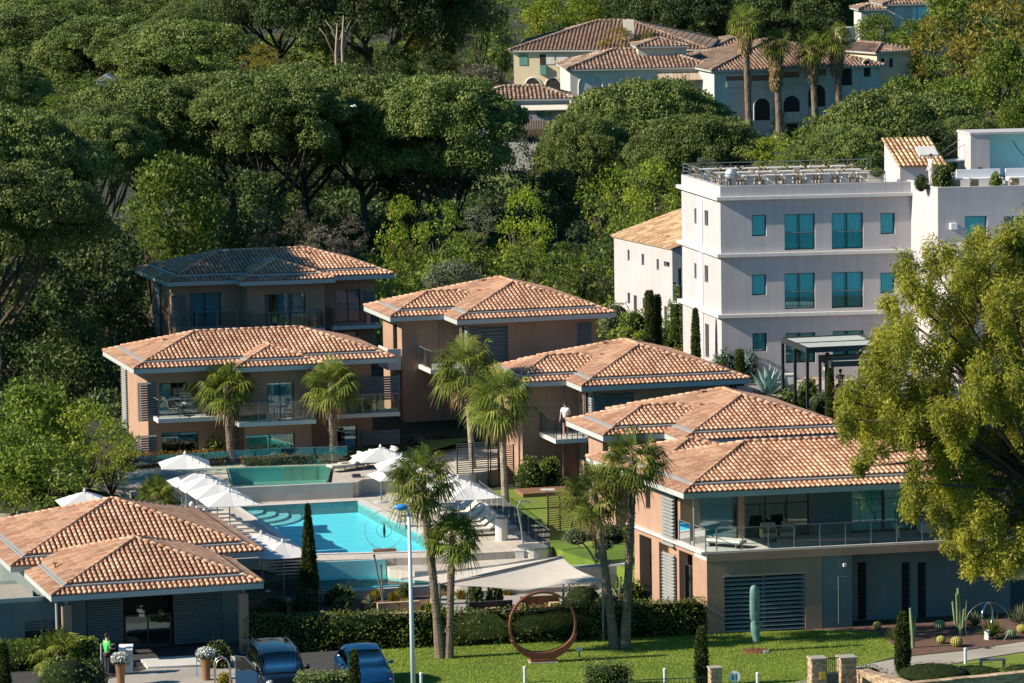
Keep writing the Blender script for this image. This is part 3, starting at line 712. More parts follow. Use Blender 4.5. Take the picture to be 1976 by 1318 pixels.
# ---- people
def person(label, loc, h, face, top, legs, arms='down', hair='hair', shorts=False, name='person', lean=0.0, sit=False, group=None):
    """face: heading (radians, direction the person looks). Body: one skinned surface; clothes are skinned shells over it."""
    root = thing(name, label, 'person', loc, face - math.pi / 2, group); k = h / 1.75
    J = {'pel': (0, 0, .95), 'wst': (0, .01, 1.10), 'chs': (0, .0 + lean * .12, 1.32), 'nck': (0, .0 + lean * .2, 1.50), 'hd': (0, .02 + lean * .25, 1.66),
         'shl': (-.18, lean * .15, 1.43), 'shr': (.18, lean * .15, 1.43),
         'hpl': (-.09, 0, .90), 'hpr': (.09, 0, .90), 'knl': (-.10, .03, .50), 'knr': (.10, .02, .50), 'anl': (-.10, -.01, .09), 'anr': (.11, -.03, .09), 'tol': (-.11, .14, .04), 'tor': (.13, .12, .04)}
    if sit:
        for a in J: x, y, z = J[a]; J[a] = (x, y, z - .42)
        for s_, q in (('l', -1), ('r', 1)): J['kn' + s_] = (q * .12, .42, .52); J['an' + s_] = (q * .12, .45, .09); J['to' + s_] = (q * .12, .60, .04)
    arm = {'down': ((-.25, .02, 1.16), (-.26, .10, .92), (-.26, .15, .84)), 'fwd': ((-.24, .12, 1.18), (-.20, .38, 1.22), (-.19, .46, 1.23)), 'bent': ((-.27, -.02, 1.17), (-.17, .22, 1.12), (-.12, .28, 1.12))}
    al = arm[arms if isinstance(arms, str) else arms[0]]; ar = arm[arms if isinstance(arms, str) else arms[1]]
    dz = -.42 if sit else 0
    for nm, q in zip(('ell', 'wrl', 'hal'), al): J[nm] = (q[0], q[1] + lean * .12, q[2] + dz)
    for nm, q in zip(('elr', 'wrr', 'har'), ar): J[nm] = (-q[0], q[1] + lean * .12, q[2] + dz)
    def skin(nm, edges, rad, mt, extra=None, root_v='pel'):
        names = []; 
        for e in edges:
            for q in e:
                if q not in names: names.append(q)
        names.sort(key=lambda q: q != root_v)
        JJ = dict(J, **(extra or {})); me = bpy.data.meshes.new(nm)
        me.from_pydata([tuple(c * k for c in JJ[q]) for q in names], [(names.index(a), names.index(b)) for a, b in edges], [])
        o = obj(nm, me, root); me.materials.append(M_[mt]); m = o.modifiers.new('s', 'SKIN'); m.use_smooth_shade = True
        for i, q in enumerate(names):
            r_ = rad[q]; r_ = r_ if isinstance(r_, tuple) else (r_, r_); me.skin_vertices[0].data[i].radius = (r_[0] * k, r_[1] * k); me.skin_vertices[0].data[i].use_root = i == 0
        s = o.modifiers.new('d', 'SUBSURF'); s.levels = 1; s.render_levels = 1; return o
    rd = dict(pel=(.13, .10), wst=(.12, .09), chs=(.15, .10), nck=.055, hd=(.085, .10), shl=.06, shr=.06, hpl=.085, hpr=.085, knl=.055, knr=.055, anl=.04, anr=.04, tol=.035, tor=.035,
              ell=.042, elr=.042, wrl=.03, wrr=.03, hal=.035, har=.035)
    ed = [('pel', 'wst'), ('wst', 'chs'), ('chs', 'nck'), ('nck', 'hd'), ('chs', 'shl'), ('chs', 'shr'), ('shl', 'ell'), ('ell', 'wrl'), ('wrl', 'hal'), ('shr', 'elr'), ('elr', 'wrr'), ('wrr', 'har'),
          ('pel', 'hpl'), ('pel', 'hpr'), ('hpl', 'knl'), ('knl', 'anl'), ('anl', 'tol'), ('hpr', 'knr'), ('knr', 'anr'), ('anr', 'tor')]
    ex = {}
    for s_, q in (('l', -1), ('r', 1)):     # five fingers on each hand
        hp = Vector(J['ha' + s_]); wr = Vector(J['wr' + s_]); dd = (hp - wr).normalized(); sd_ = dd.cross(Vector((0, 0, 1))); sd_ = sd_.normalized() if sd_.length > .1 else Vector((1, 0, 0))
        for f in range(4):
            ex['f%s%d' % (s_, f)] = tuple(hp + dd * (.06 + .012 * (1.5 - abs(f - 1.5))) + sd_ * (f - 1.5) * .02 + Vector((0, 0, -.01))); rd['f%s%d' % (s_, f)] = .009; ed.append(('ha' + s_, 'f%s%d' % (s_, f)))
        ex['t' + s_] = tuple(wr + dd * .05 - sd_ * q * .05); rd['t' + s_] = .01; ed.append(('wr' + s_, 't' + s_))
    skin('body', ed, rd, 'skin', ex)
    sh = {'sll': tuple(Vector(J['shl']).lerp(Vector(J['ell']), .75)), 'slr': tuple(Vector(J['shr']).lerp(Vector(J['elr']), .75)), 'hem': tuple(Vector(J['pel']) + Vector((0, 0, -.02)))}
    skin('shirt', [('hem', 'wst'), ('wst', 'chs'), ('chs', 'nk2'), ('chs', 'shl'), ('shl', 'sll'), ('chs', 'shr'), ('shr', 'slr')],
         dict(hem=(.165, .125), wst=(.155, .12), chs=(.18, .13), nk2=.07, shl=.085, shr=.085, sll=.07, slr=.07), top, dict(sh, nk2=tuple(Vector(J['chs']).lerp(Vector(J['nck']), .6))), 'chs')
    tr = {'kl2': tuple(Vector(J['hpl']).lerp(Vector(J['knl']), .6)), 'kr2': tuple(Vector(J['hpr']).lerp(Vector(J['knr']), .6))}
    if shorts: skin('shorts', [('pel', 'hpl'), ('pel', 'hpr'), ('hpl', 'kl2'), ('hpr', 'kr2')], dict(pel=(.15, .12), hpl=.105, hpr=.105, kl2=.095, kr2=.095), legs, tr)
    else: skin('trousers', [('pel', 'hpl'), ('pel', 'hpr'), ('hpl', 'knl'), ('hpr', 'knr'), ('knl', 'anl'), ('knr', 'anr')], dict(pel=(.15, .12), hpl=.105, hpr=.105, knl=.075, knr=.075, anl=.06, anr=.06), legs)
    hd = Vector(J['hd']) * k; hb = MB(); hb.ball((hd.x, hd.y - .02 * k, hd.z + .035 * k), (.10 * k, .115 * k, .10 * k), 12, 8); hb.build('hair', hair, root, True)
    fc = MB(); fc.add([(hd.x - .012, hd.y + .09 * k, hd.z), (hd.x + .012, hd.y + .09 * k, hd.z), (hd.x, hd.y + .125 * k, hd.z - .02), (hd.x, hd.y + .09 * k, hd.z + .03)], [(0, 1, 2), (1, 3, 2), (3, 0, 2)])
    for q in (-1, 1): fc.ball((hd.x + q * .095 * k, hd.y, hd.z), (.012, .02, .03), 6, 4)
    fc.build('face', 'skin', root)
    return root
# ================================================================== SETTING: ground
POOLC = [(463, 979), (690, 967), (874, 1062), (600, 1069)]; UPC = [(440, 903), (640, 896), (628, 931), (448, 937)]; LBC = [(604, 1092), (905, 1080), (830, 1126), (604, 1140)]
def ground_sheet():
    xs = list(np.concatenate([np.linspace(-900, -60, 8), np.arange(-56, 62, 2.0), np.linspace(70, 900, 8)]))
    ys = list(np.concatenate([np.linspace(168, 184, 4), np.arange(186, 330, 1.5), np.arange(334, 660, 8), np.linspace(700, 3200, 10)]))
    def gc(x, y):
        z = gz(x, y)
        for px_, lim in ((POOLC, -.45), (UPC, .6), (LBC, -.4)):
            q = [PZ(*p, 1.2) for p in px_]; cx = sum(p.x for p in q) / 4; cy = sum(p.y for p in q) / 4
            ins = True
            for i in range(4):
                p0, p1 = q[i], q[(i + 1) % 4]; ex, ey = p1.x - p0.x, p1.y - p0.y; L_ = math.hypot(ex, ey); sg = (ex * (y - p0.y) - ey * (x - p0.x)) / L_; sc_ = (ex * (cy - p0.y) - ey * (cx - p0.x)) / L_
                if sg * (1 if sc_ > 0 else -1) < -1.1: ins = False
            if ins: z = min(z, lim)
        return z
    vs = [(x, y, gc(x, y)) for y in ys for x in xs]; n = len(xs)
    fs = [(j * n + i, j * n + i + 1, (j + 1) * n + i + 1, (j + 1) * n + i) for j in range(len(ys) - 1) for i in range(n - 1)]
    m = MB(); m.add(vs, fs); return struct('ground', m, 'soil')
ground_sheet()
seam = nmat('sea')[3]; seam.inputs['Base Color'].default_value = (.02, .15, .20, 1); seam.inputs['Roughness'].default_value = .22
m = MB(); m.quad((-1500, -2500, -.3), (1500, -2500, -.3), (1500, 172, -.3), (-1500, 172, -.3)); struct('sea', m, 'sea')  # unseen sheet of sea, added for the windows to reflect
def flat(name, pix, z, m, th=.0, kind='structure', zz=None):
    poly = [PZ(x, y, z) for x, y in pix]; b = MB()
    if th: b.prism([(p.x, p.y) for p in poly], z - th, z)
    else: b.quad(*[(p.x, p.y, z) for p in poly])
    o = b.build(name, m); o['kind'] = kind; return o
flat('lawn', [(735, 1330), (735, 1252), (900, 1240), (1362, 1222), (1585, 1215), (1690, 1218), (1745, 1262), (1640, 1290), (1545, 1330), (1530, 1420), (735, 1420)], .012, 'lawn')
flat('driveway', [(-100, 1420), (-100, 1230), (440, 1240), (480, 1255), (640, 1252), (745, 1250), (760, 1330), (760, 1420)], .008, 'asphalt')
flat('garden_path', [(1500, 1420), (1530, 1318), (1600, 1296), (1745, 1268), (1860, 1256), (2060, 1225), (2060, 1246), (1976, 1257), (1880, 1272), (1800, 1288), (1640, 1330), (1600, 1420)], .016, 'path')
flat('mulch_bed', [(1560, 1214), (1700, 1206), (2080, 1185), (2080, 1222), (1860, 1254), (1745, 1266), (1700, 1240), (1640, 1222)], .008, 'mulch')
flat('lawn_verge', [(1640, 1328), (1800, 1290), (1880, 1274), (1976, 1259), (2080, 1248), (2080, 1380), (1640, 1400)], .012, 'lawn')
# grass blades on the lawn
def grass(pix, z, n, name, mt, h=.05):
    P4 = [PZ(x, y, z) for x, y in pix]; xs = [p.x for p in P4]; ys = [p.y for p in P4]; out = []
    u = rng.random((n * 3, 2)) * [max(xs) - min(xs), max(ys) - min(ys)] + [min(xs), min(ys)]
    def ins(x, y):
        c = np.zeros(len(x), bool); j = len(P4) - 1
        for i in range(len(P4)):
            a, b = P4[i], P4[j]
            cond = ((a.y > y) != (b.y > y)) & (x < (b.x - a.x) * (y - a.y) / (b.y - a.y + 1e-12) + a.x); c ^= cond; j = i
        return c
    u = u[ins(u[:, 0], u[:, 1])][:n]; Pp = np.stack([u[:, 0], u[:, 1], np.full(len(u), z)], 1)
    o = obj(name, quadmesh(name, leaf_arrays(Pp, np.tile([0, 0, 1.], (len(Pp), 1)), h * 1.6, h * .5, .3, 1.2), mt)); o['kind'] = 'stuff'; o['label'] = 'short mown grass on the front lawn'; o['category'] = 'grass'; return o
leafmat('lf_grass', (.14, .215, .018), (.19, .27, .026), (.27, .34, .045), .2, .4)
grass([(740, 1330), (740, 1254), (900, 1242), (1362, 1224), (1585, 1217), (1690, 1220), (1740, 1262), (1640, 1288), (1540, 1330)], .012, 60000, 'grass', 'lf_grass')

# ================================================================== POOL TERRACE
DZ = 1.2; UZ = 2.0
deck_px = [(-60, 945), (330, 935), (485, 928), (505, 963), (690, 962), (690, 935), (730, 905), (905, 935), (930, 950), (1005, 1010), (1062, 1052), (985, 1058), (870, 1052), (866, 1062), (600, 1070), (592, 1052), (560, 1052), (500, 1062), (300, 1062), (-60, 1062)]
pool_px = [(463, 977), (690, 967), (872, 1061), (600, 1067), (592, 1062), (540, 1030)]
def poly_with_hole(name, outer, hole, z, th, m):
    """deck slab with the pool cut out, as a triangulated sheet with skirts"""
    bm = bmesh.new(); o = [bm.verts.new(PZ(x, y, z)) for x, y in outer]; h = [bm.verts.new(PZ(x, y, z)) for x, y in hole]
    es = [bm.edges.new((o[i], o[(i + 1) % len(o)])) for i in range(len(o))] + [bm.edges.new((h[i], h[(i + 1) % len(h)])) for i in range(len(h))]
    bmesh.ops.triangle_fill(bm, use_beauty=True, edges=es)
    for f in bm.faces:
        if f.normal.z < 0: f.normal_flip()
    r = bmesh.ops.extrude_face_region(bm, geom=[f for f in bm.faces])
    for v in [g for g in r['geom'] if isinstance(g, bmesh.types.BMVert)]: v.co.z -= th
    bmesh.ops.recalc_face_normals(bm, faces=bm.faces)
    me = bpy.data.meshes.new(name); bm.to_mesh(me); bm.free(); me.materials.append(M_[m]); ob = obj(name, me); ob['kind'] = 'structure'; return ob
# simple pool outline, four corners
PC = [PZ(463, 979, DZ), PZ(690, 967, DZ), PZ(874, 1062, DZ), PZ(600, 1069, DZ)]
pool_px = [(463, 979), (690, 967), (874, 1062), (600, 1069)]
outer_px = [(-60, 945), (330, 935), (485, 926), (700, 918), (760, 900), (905, 925), (935, 950), (1005, 1010), (1066, 1056), (985, 1064), (880, 1070), (878, 1074), (590, 1082), (585, 1066), (500, 1078), (300, 1080), (-60, 1085)]
poly_with_hole('pool_terrace', outer_px, pool_px, DZ, 1.0, 'deck')
def inset_box(name, P4, ztop, zb, mwall, mfloor):
    b = MB(); n = len(P4)
    for i in range(n):
        p, q = P4[i], P4[(i + 1) % n]; b.add([(p.x, p.y, ztop), (q.x, q.y, ztop), (q.x, q.y, zb), (p.x, p.y, zb)], [(0, 1, 2, 3)])
    b.add([(p.x, p.y, zb) for p in P4], [tuple(range(n))]); return b
pool = thing('swimming_pool', 'large turquoise swimming pool on the pale terrace with sunlit water', 'pool', (PC[3].x, PC[3].y, DZ))
def rel(b, t): 
    l = t.location; b.v = [(v[0] - l.x, v[1] - l.y, v[2] - l.z) for v in b.v]; return b
rel(inset_box('basin', PC, DZ - .005, DZ - .58, '', ''), pool).build('basin', 'pool_tile', pool)
b = MB(); b.add([(p.x, p.y, DZ - .10) for p in PC], [(0, 1, 2, 3)]); rel(b, pool).build('water_surface', 'water', pool)
cp = MB()
for i in range(4):
    p, q = PC[i], PC[(i + 1) % 4]; c = sum((Vector(v) for v in PC), Vector()) / 4; d = (q - p).normalized(); n_ = Vector((d.y, -d.x, 0)); n_ = n_ if n_.dot(p - c) > 0 else -n_
    wd = .34
    cp.add([tuple(p - d * (wd if i % 2 else 0) + Vector((0, 0, .03))), tuple(q + d * (wd if i % 2 else 0) + Vector((0, 0, .03))), tuple(q + d * (wd if i % 2 else 0) + n_ * wd + Vector((0, 0, .03))), tuple(p - d * (wd if i % 2 else 0) + n_ * wd + Vector((0, 0, .03)))], [(0, 1, 2, 3)])
rel(cp, pool).build('coping', 'slab_white', pool)
# steps in the far-left corner of the pool
stp = MB(); a0 = PC[0]; dx = (PC[1] - PC[0]).normalized(); dy = (PC[3] - PC[0]).normalized()
for i in range(4):
    r_ = 3.4 - i * .7; pts = [a0 + dx * (r_ * math.cos(t)) * .9 + dy * (r_ * math.sin(t)) for t in np.linspace(0.02, 1.55, 10)] + [a0]
    stp.prism([(p.x, p.y) for p in pts], DZ - .575, DZ - .50 + i * .10)
rel(stp, pool).build('pool_steps', 'slab_white', pool)
# upper pool with its grey retaining wall
UP = [PZ(486, 905, UZ), PZ(690, 897, UZ), PZ(686, 934, UZ), PZ(497, 940, UZ)]
up = thing('raised_pool', 'raised upper pool of dark green water behind a grey render wall and glass fence', 'pool', (UP[3].x, UP[3].y, DZ))
w4 = [PZ(440, 903, UZ), PZ(640, 896, UZ), PZ(628, 931, UZ), PZ(448, 937, UZ)]
b = inset_box('', w4, UZ - .01, UZ - .9, '', ''); rel(b, up).build('basin', 'pool_tile2', up)
b = MB(); b.add([(p.x, p.y, UZ - .06) for p in w4], [(0, 1, 2, 3)]); rel(b, up).build('water_surface', 'water2', up)
b = MB(); A, Bq = PZ(484, 939, UZ), PZ(681, 931, UZ); d = (Bq - A).normalized(); n_ = Vector((-d.y, d.x, 0))
def wallseg(b, A, Bq, z0, z1, th):
    d = (Bq - A).normalized(); n_ = Vector((-d.y, d.x, 0)) * th
    b.prism([(A.x, A.y), (Bq.x, Bq.y), (Bq.x + n_.x, Bq.y + n_.y), (A.x + n_.x, A.y + n_.y)], z0, z1)
wallseg(b, PZ(350, 946, UZ), Bq, 1.0, UZ, .3); rel(b, up).build('retaining_wall', 'concrete', up)
flat('upper_terrace', [(-60, 905), (440, 888), (760, 870), (960, 850), (960, 905), (905, 915), (700, 925), (690, 930), (640, 932), (645, 897), (436, 903), (445, 937), (330, 940), (-60, 945)], UZ - .015, 'deck', .9)
# glass fences
def glass_fence(name, label, pts, h, post=1.5, mt='fence_glass', group=None, posts=True):
    p0 = pts[0]; t = thing(name, label, 'fence', tuple(p0), 0, group); g = MB(); r_ = MB()
    for p, q in zip(pts, pts[1:]):
        L_ = (q - p).length; n = max(1, round(L_ / post)); d = (q - p) / n
        for i in range(n):
            a = p + d * (i + .02) - p0; c = p + d * (i + .98) - p0
            n_ = Vector((-d.y, d.x, 0)).normalized() * .006
            g.add([tuple(a - n_), tuple(c - n_), tuple(c - n_ + Vector((0, 0, h))), tuple(a - n_ + Vector((0, 0, h))), tuple(a + n_), tuple(c + n_), tuple(c + n_ + Vector((0, 0, h))), tuple(a + n_ + Vector((0, 0, h)))], [(0, 1, 2, 3), (5, 4, 7, 6), (3, 2, 6, 7), (0, 3, 7, 4), (1, 5, 6, 2)])
    r_.tube([tuple(p - p0 + Vector((0, 0, h))) for p in pts], .015, 5)
    g.build('glass_panel', mt, t); r_.build('rail', 'metal_grey', t); return t
glass_fence('glass_fence', 'low clear glass fence behind the raised upper pool', [PZ(250, 925, UZ), PZ(440, 912, UZ), PZ(545, 907, UZ), PZ(672, 903, UZ)], 1.15)
glass_fence('glass_fence', 'clear glass fence between the upper terrace and the loungers at left', [PZ(210, 958, DZ), PZ(330, 950, DZ)], 1.0)
# lower lounge level: ground patch, basin, steps
LZ = .22
flat('lounge_terrace', [(840, 1195), (830, 1152), (1010, 1142), (1180, 1130), (1200, 1165), (1100, 1188), (960, 1196)], LZ, 'path', .2)
flat('shrub_bed', [(470, 1245), (470, 1150), (600, 1150), (840, 1130), (1130, 1110), (1215, 1135), (1220, 1210), (640, 1242)], .06, 'mulch')
LB = [PZ(604, 1092, .5), PZ(905, 1080, .5), PZ(830, 1126, .5), PZ(604, 1140, .5)]
lb = thing('lower_basin', 'shallow lower water basin catching the pool overflow, above the shrub bed', 'pool', (LB[3].x, LB[3].y, 0))
b = inset_box('', LB, .5, -.1, '', ''); rel(b, lb).build('basin', 'pool_tile', lb)
b = MB(); b.add([(p.x, p.y, .42) for p in LB], [(0, 1, 2, 3)]); rel(b, lb).build('water_surface', 'water', lb)
b = MB(); wallseg(b, PZ(600, 1145, .5), PZ(836, 1130, .5), 0, .5, .22); rel(b, lb).build('rim', 'concrete', lb)
b = MB(); wallseg(b, PZ(588, 1086, DZ - .02), PZ(744, 1079, DZ - .02), .3, DZ - .03, .12); rel(b, lb).build('overflow_wall', 'pool_tile2', lb)
# curved lower deck right of the basin
cd = [PZ(x, y, .85) for x, y in [(742, 1078), (870, 1070), (1045, 1062), (1062, 1066), (1030, 1078), (960, 1090), (870, 1100), (800, 1103), (752, 1098), (744, 1088)]]
b = MB(); b.prism([(p.x, p.y) for p in cd], .3, .85); struct('curved_terrace', b, 'deck')
for i in range(3):
    p = [PZ(x, y, DZ - .12 * i) for x, y in [(868, 1056 + 4 * i), (1010 + 8 * i, 1050 + 4 * i), (1012 + 8 * i, 1056 + 4 * i), (866, 1062 + 4 * i)]]
    b = MB(); b.prism([(q.x, q.y) for q in p], .5, DZ + .004 - .12 * i); tag(b.build('step', 'deck'), kind='structure')
flat('bar_terrace', [(860, 1112), (1080, 1090), (1130, 1075), (1155, 1085), (1140, 1130), (900, 1142)], .45, 'path', .4)
# stairs by the reception
st = thing('stairs', 'flight of pale outdoor steps beside the cypress, going down from the terrace', 'stairs', tuple(PZ(585, 1120, .1)))
b = MB()
for i in range(7):
    z = DZ - i * .165; a = PZ(500, 1078 + i * 6.2, z); c = PZ(588, 1074 + i * 6.2, z); e = PZ(588, 1068 + i * 6.2, z); f = PZ(500, 1072 + i * 6.2, z)
    b.prism([(a.x, a.y), (c.x, c.y), (e.x, e.y), (f.x, f.y)], z - .06, z)
rel(b, st).build('treads', 'slab_white', st)
b = MB(); a = PZ(590, 1076, DZ); c = PZ(590, 1116, .2); b.prism([(a.x, a.y), (a.x + .18, a.y), (c.x + .18, c.y), (c.x, c.y)], 0, .25); rel(b, st).build('side_wall', 'concrete', st)
# the sloping lawn right of the pool
def lawn_patch(pix, m='lawn', up_=.03, name='upper_lawn'):
    P4 = [PG(x, y) for x, y in pix]; b = MB(); b.quad(*[(p.x, p.y, p.z + up_) for p in P4]); return struct(name, b, m)
RL = [(925, 948), (1060, 940), (1230, 1000), (1230, 1100), (1150, 1085), (1075, 1060), (1005, 1012), (935, 955)]
P4 = [PZ(x, y, DZ + .02) for x, y in RL]; b = MB(); b.prism([(p.x, p.y) for p in P4], .1, DZ + .02); struct('side_lawn', b, 'lawn')
b = MB(); a = PZ(1100, 1085, DZ + .02)
flat('upper_lawn', [(800, 850), (905, 808), (905, 850), (830, 870)], 2.35, 'lawn')
for i, (x, y) in enumerate([(928, 972), (943, 983), (958, 994), (973, 1004), (990, 1014), (1006, 1025)]):
    q = [PZ(x - 16, y + 1, DZ + .07), PZ(x + 13, y - 2, DZ + .07), PZ(x + 19, y + 3, DZ + .07), PZ(x - 9, y + 6, DZ + .07)]
    b = MB(); b.prism([(p.x, p.y) for p in q], DZ, DZ + .07); tag(b.build('stepping_slab', 'slab_white'), kind='structure')
glass_fence('glass_fence', 'long glass fence running beside the stepping stones right of the pool', [PZ(925, 965, DZ), PZ(1005, 1025, DZ), PZ(1062, 1063, DZ)], 1.0)
glass_fence('glass_fence', 'glass fence along the lawn edge below the cloud-pruned tree', [PZ(1085, 1100, DZ), PZ(1150, 1092, DZ), PZ(1215, 1088, DZ)], .95)
t = thing('garden_wall', 'grey rendered garden wall below the lawn, right of the sail awning', 'wall', tuple(PZ(1110, 1100, 0)))
b = MB(); wallseg(b, PZ(1095, 1097, DZ + .02), PZ(1222, 1091, DZ + .02), 0, DZ + .04, .2); rel(b, t).build('wall', 'concrete', t)
b = MB(); wallseg(b, PZ(1095, 1096, DZ + .02), PZ(1222, 1090, DZ + .02), DZ + .042, DZ + .09, .3); rel(b, t).build('coping', 'slab_white', t)

# ================================================================== VILLAS
def villaA():
    B = Bld((258, 722), 6.9, 1.5, 13, 106, 'villa', 'two-storey terracotta villa with two fan palms in front of its balconies', 'villa', 'tile roofed villas of the resort')
    hip_roof(B, 0, 14.1, 0, 8.4, 6.9); 
    hip_roof(B, 5.2, 9.9, -1.25, 5.2, 6.9, name='roof')
    vent(B, 4.1, 3.0, 8.0); vent(B, 2.6, 4.6, 7.9)
    z1 = 7.12; b0 = 1.0
    w = lambda *r, b=b0: B.FR(*r, b)
    op = [w(308, 738, 382, 812), w(312, 834, 384, 895)]
    opr = [w(640, 738, 668, 800, b=1.9), w(632, 822, 690, 890, b=1.9)]
    shell(B, .9, 5.75, b0, 7.6, 1.3, z1, op, [B.LR(232, 735, 250, 860, .9)][:0])
    pb = -.35; opp = [w(516, 738, 568, 812, b=pb), w(475, 838, 570, 900, b=pb)]
    shell(B, 5.75, 9.35, pb, 7.5, 1.3, z1 - .01, opp)
    shell(B, 9.35, 13.2, 1.9, 7.61, 1.3, z1 - .005, opr)
    for r, c in ((op[0], ((0, .32),)), (op[1], ())): window(B, 'f', b0, *r, n=2, cur=c, curtain=len(c))
    window(B, 'f', pb, *opp[0], n=2, cur=((.1, .95),)); window(B, 'f', pb, *opp[1], n=2, curtain=0)
    for r in opr: window(B, 'f', 1.9, *r, n=2)
    # left corner louvres
    louvre(B, 'f', b0 - .14, *w(266, 738, 302, 812)); louvre(B, 'f', b0 - .14, *w(266, 838, 302, 895))
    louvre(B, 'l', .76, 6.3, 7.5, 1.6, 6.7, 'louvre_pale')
    # right corner screens
    louvre(B, 'f', 1.6, *w(700, 725, 772, 772, b=1.6)); louvre(B, 'f', 1.6, *w(700, 830, 772, 890, b=1.6), posts=3)
    for px0, px1, y, bb, wb, sd_, in ((305, 433, 806, -.35, b0, 'fl'), (461, 610, 813, -1.75, pb, 'flr'), (628, 772, 798, .45, 1.9, 'flr')):
        a0 = B.F(px0, y, bb)[0]; a1 = B.F(px1, y, bb)[0]; zz = B.F((px0 + px1) / 2, y, bb)[1]
        balcony(B, a0, a1, bb, wb, zz, sd_)
        tb = B.mb(); am = (a0 + a1) / 2; bm_ = (bb + wb) / 2
        garden_set(B, am, bm_, zz)
    m = B.mb(); m.box(.9 + .28, 13.2 - .28, 2.3, 7.3, 4.1, 4.3); m.build('floor_slab', 'room', B.root)
    return B
def garden_set(B, a, b, z, label='small metal balcony table with chairs'):
    """a table and two chairs standing on a balcony: things of their own"""
    p = B.W(a, b, z)
    if 'tbl' not in CACHE:
        t = thing('balcony_table', 'x', 'table', tuple(p), .3, 'balcony tables'); m = MB(); m.lathe([(.32, .70), (.33, .72), (.32, .74)], n=16); m.build('table_top', 'table_top', t)
        m = MB(); m.tube([(0, 0, 0), (0, 0, .70)], .03, 8); m.lathe([(.2, 0), (.2, .02), (.03, .04)], n=12); m.build('pedestal', 'metal_dark', t); CACHE['tbl'] = t
        c = thing('balcony_chair', 'x', 'chair', tuple(p), 0, 'balcony chairs'); m = MB(); m.box(-.24, .24, -.22, .24, .42, .47); m.build('seat', 'rattan', c)
        m = MB(); m.add([(-.24, -.26, .46), (.24, -.26, .46), (.22, -.36, .88), (-.22, -.36, .88), (-.24, -.22, .46), (.24, -.22, .46), (.22, -.32, .88), (-.22, -.32, .88)], BOXF); m.build('backrest', 'rattan', c)
        for x in (-.22, .22):
            for y in (-.22, .22): m = MB(); m.tube([(x, y, 0), (x, y, .42)], .015, 5); m.build('leg', 'metal_dark', c)
        CACHE['chr'] = c; first = True
    else: first = False
    GS['n'] += 1; where = GS['w'][min(GS['n'] - 1, len(GS['w']) - 1)]
    if first: CACHE['tbl']['label'] = 'small round table on ' + where; t = CACHE['tbl']
    else: copy_thing(CACHE['tbl'], tuple(p), .3, 'small round table on ' + where)
    for s_, da, side in ((1, .75, 'right'), (-1, -.75, 'left')):
        q = B.W(a + da, b + .1, z); lb = '%s-hand chair at the table on %s' % (side, where)
        if first and s_ == 1: c = CACHE['chr']; c.location = q; c.rotation_euler.z = 1.7; c['label'] = lb
        else: copy_thing(CACHE['chr'], tuple(q), 1.7 * s_, lb)
GS = {'n': 0, 'w': ['the left balcony of the villa behind the fan palms', 'the middle balcony of the villa behind the fan palms', 'the right balcony of the villa behind the fan palms',
                    'the middle balcony of the shaded villa by the trees', 'the terrace of the large front villa']}
villaA()
def villaC():
    B = Bld((324, 553), 9.0, 3.6, 11, 108, 'villa', 'shaded two-storey villa at the wood edge, roof half in tree shadow', 'villa', 'tile roofed villas of the resort')
    hip_roof(B, 0, 13.2, 0, 8.0, 9.0); hip_roof(B, 3.9, 9.4, -1.2, 4.9, 9.0); vent(B, 8.9, 3.2, 10.2)
    z1 = 9.22; b0 = 1.0; w = lambda *r, b=b0: B.FR(*r, b)
    op = [w(367, 565, 427, 628)]; shell(B, .9, 4.5, b0, 7.1, 3.3, z1, op); window(B, 'f', b0, *op[0], n=2, cur=((0, 1),))
    pb = -.3; opp = [w(511, 567, 590, 638, b=pb)]; shell(B, 4.5, 9.0, pb, 7.0, 3.3, z1 - .01, opp); window(B, 'f', pb, *opp[0], n=3, cur=((0, .12), (.3, .95)))
    opr = [w(648, 558, 696, 622, b=1.2), w(640, 640, 690, 662, b=1.2)]; shell(B, 9.0, 12.4, 1.2, 7.11, 3.3, z1 - .005, opr)
    for r in opr: window(B, 'f', 1.2, *r, n=2, cur=((.0, 1),))
    louvre(B, 'l', .76, 5.4, 6.9, 5.5, 8.8); louvre(B, 'f', b0 - .14, *w(332, 570, 358, 630))
    louvre(B, 'f', 1.05, *w(704, 560, 722, 625, b=1.05))
    for px0, px1, y, bb, wb, sd_, k in ((380, 460, 634, -.2, b0, 'fl', 1), (484, 627, 636, -1.5, pb, 'flr', 1), (642, 735, 628, .0, 1.2, 'flr', 1)):
        a0 = B.F(px0, y, bb)[0]; a1 = B.F(px1, y, bb)[0]; zz = B.F((px0 + px1) / 2, y, bb)[1]; balcony(B, a0, a1, bb, wb, zz, sd_)
        if px0 == 484: garden_set(B, (a0 + a1) / 2 + .9, (bb + wb) / 2, zz)
    m = B.mb(); m.box(1.2, 12, 1.8, 6.8, 6.0, 6.2); m.build('floor_slab', 'room', B.root)
villaC()
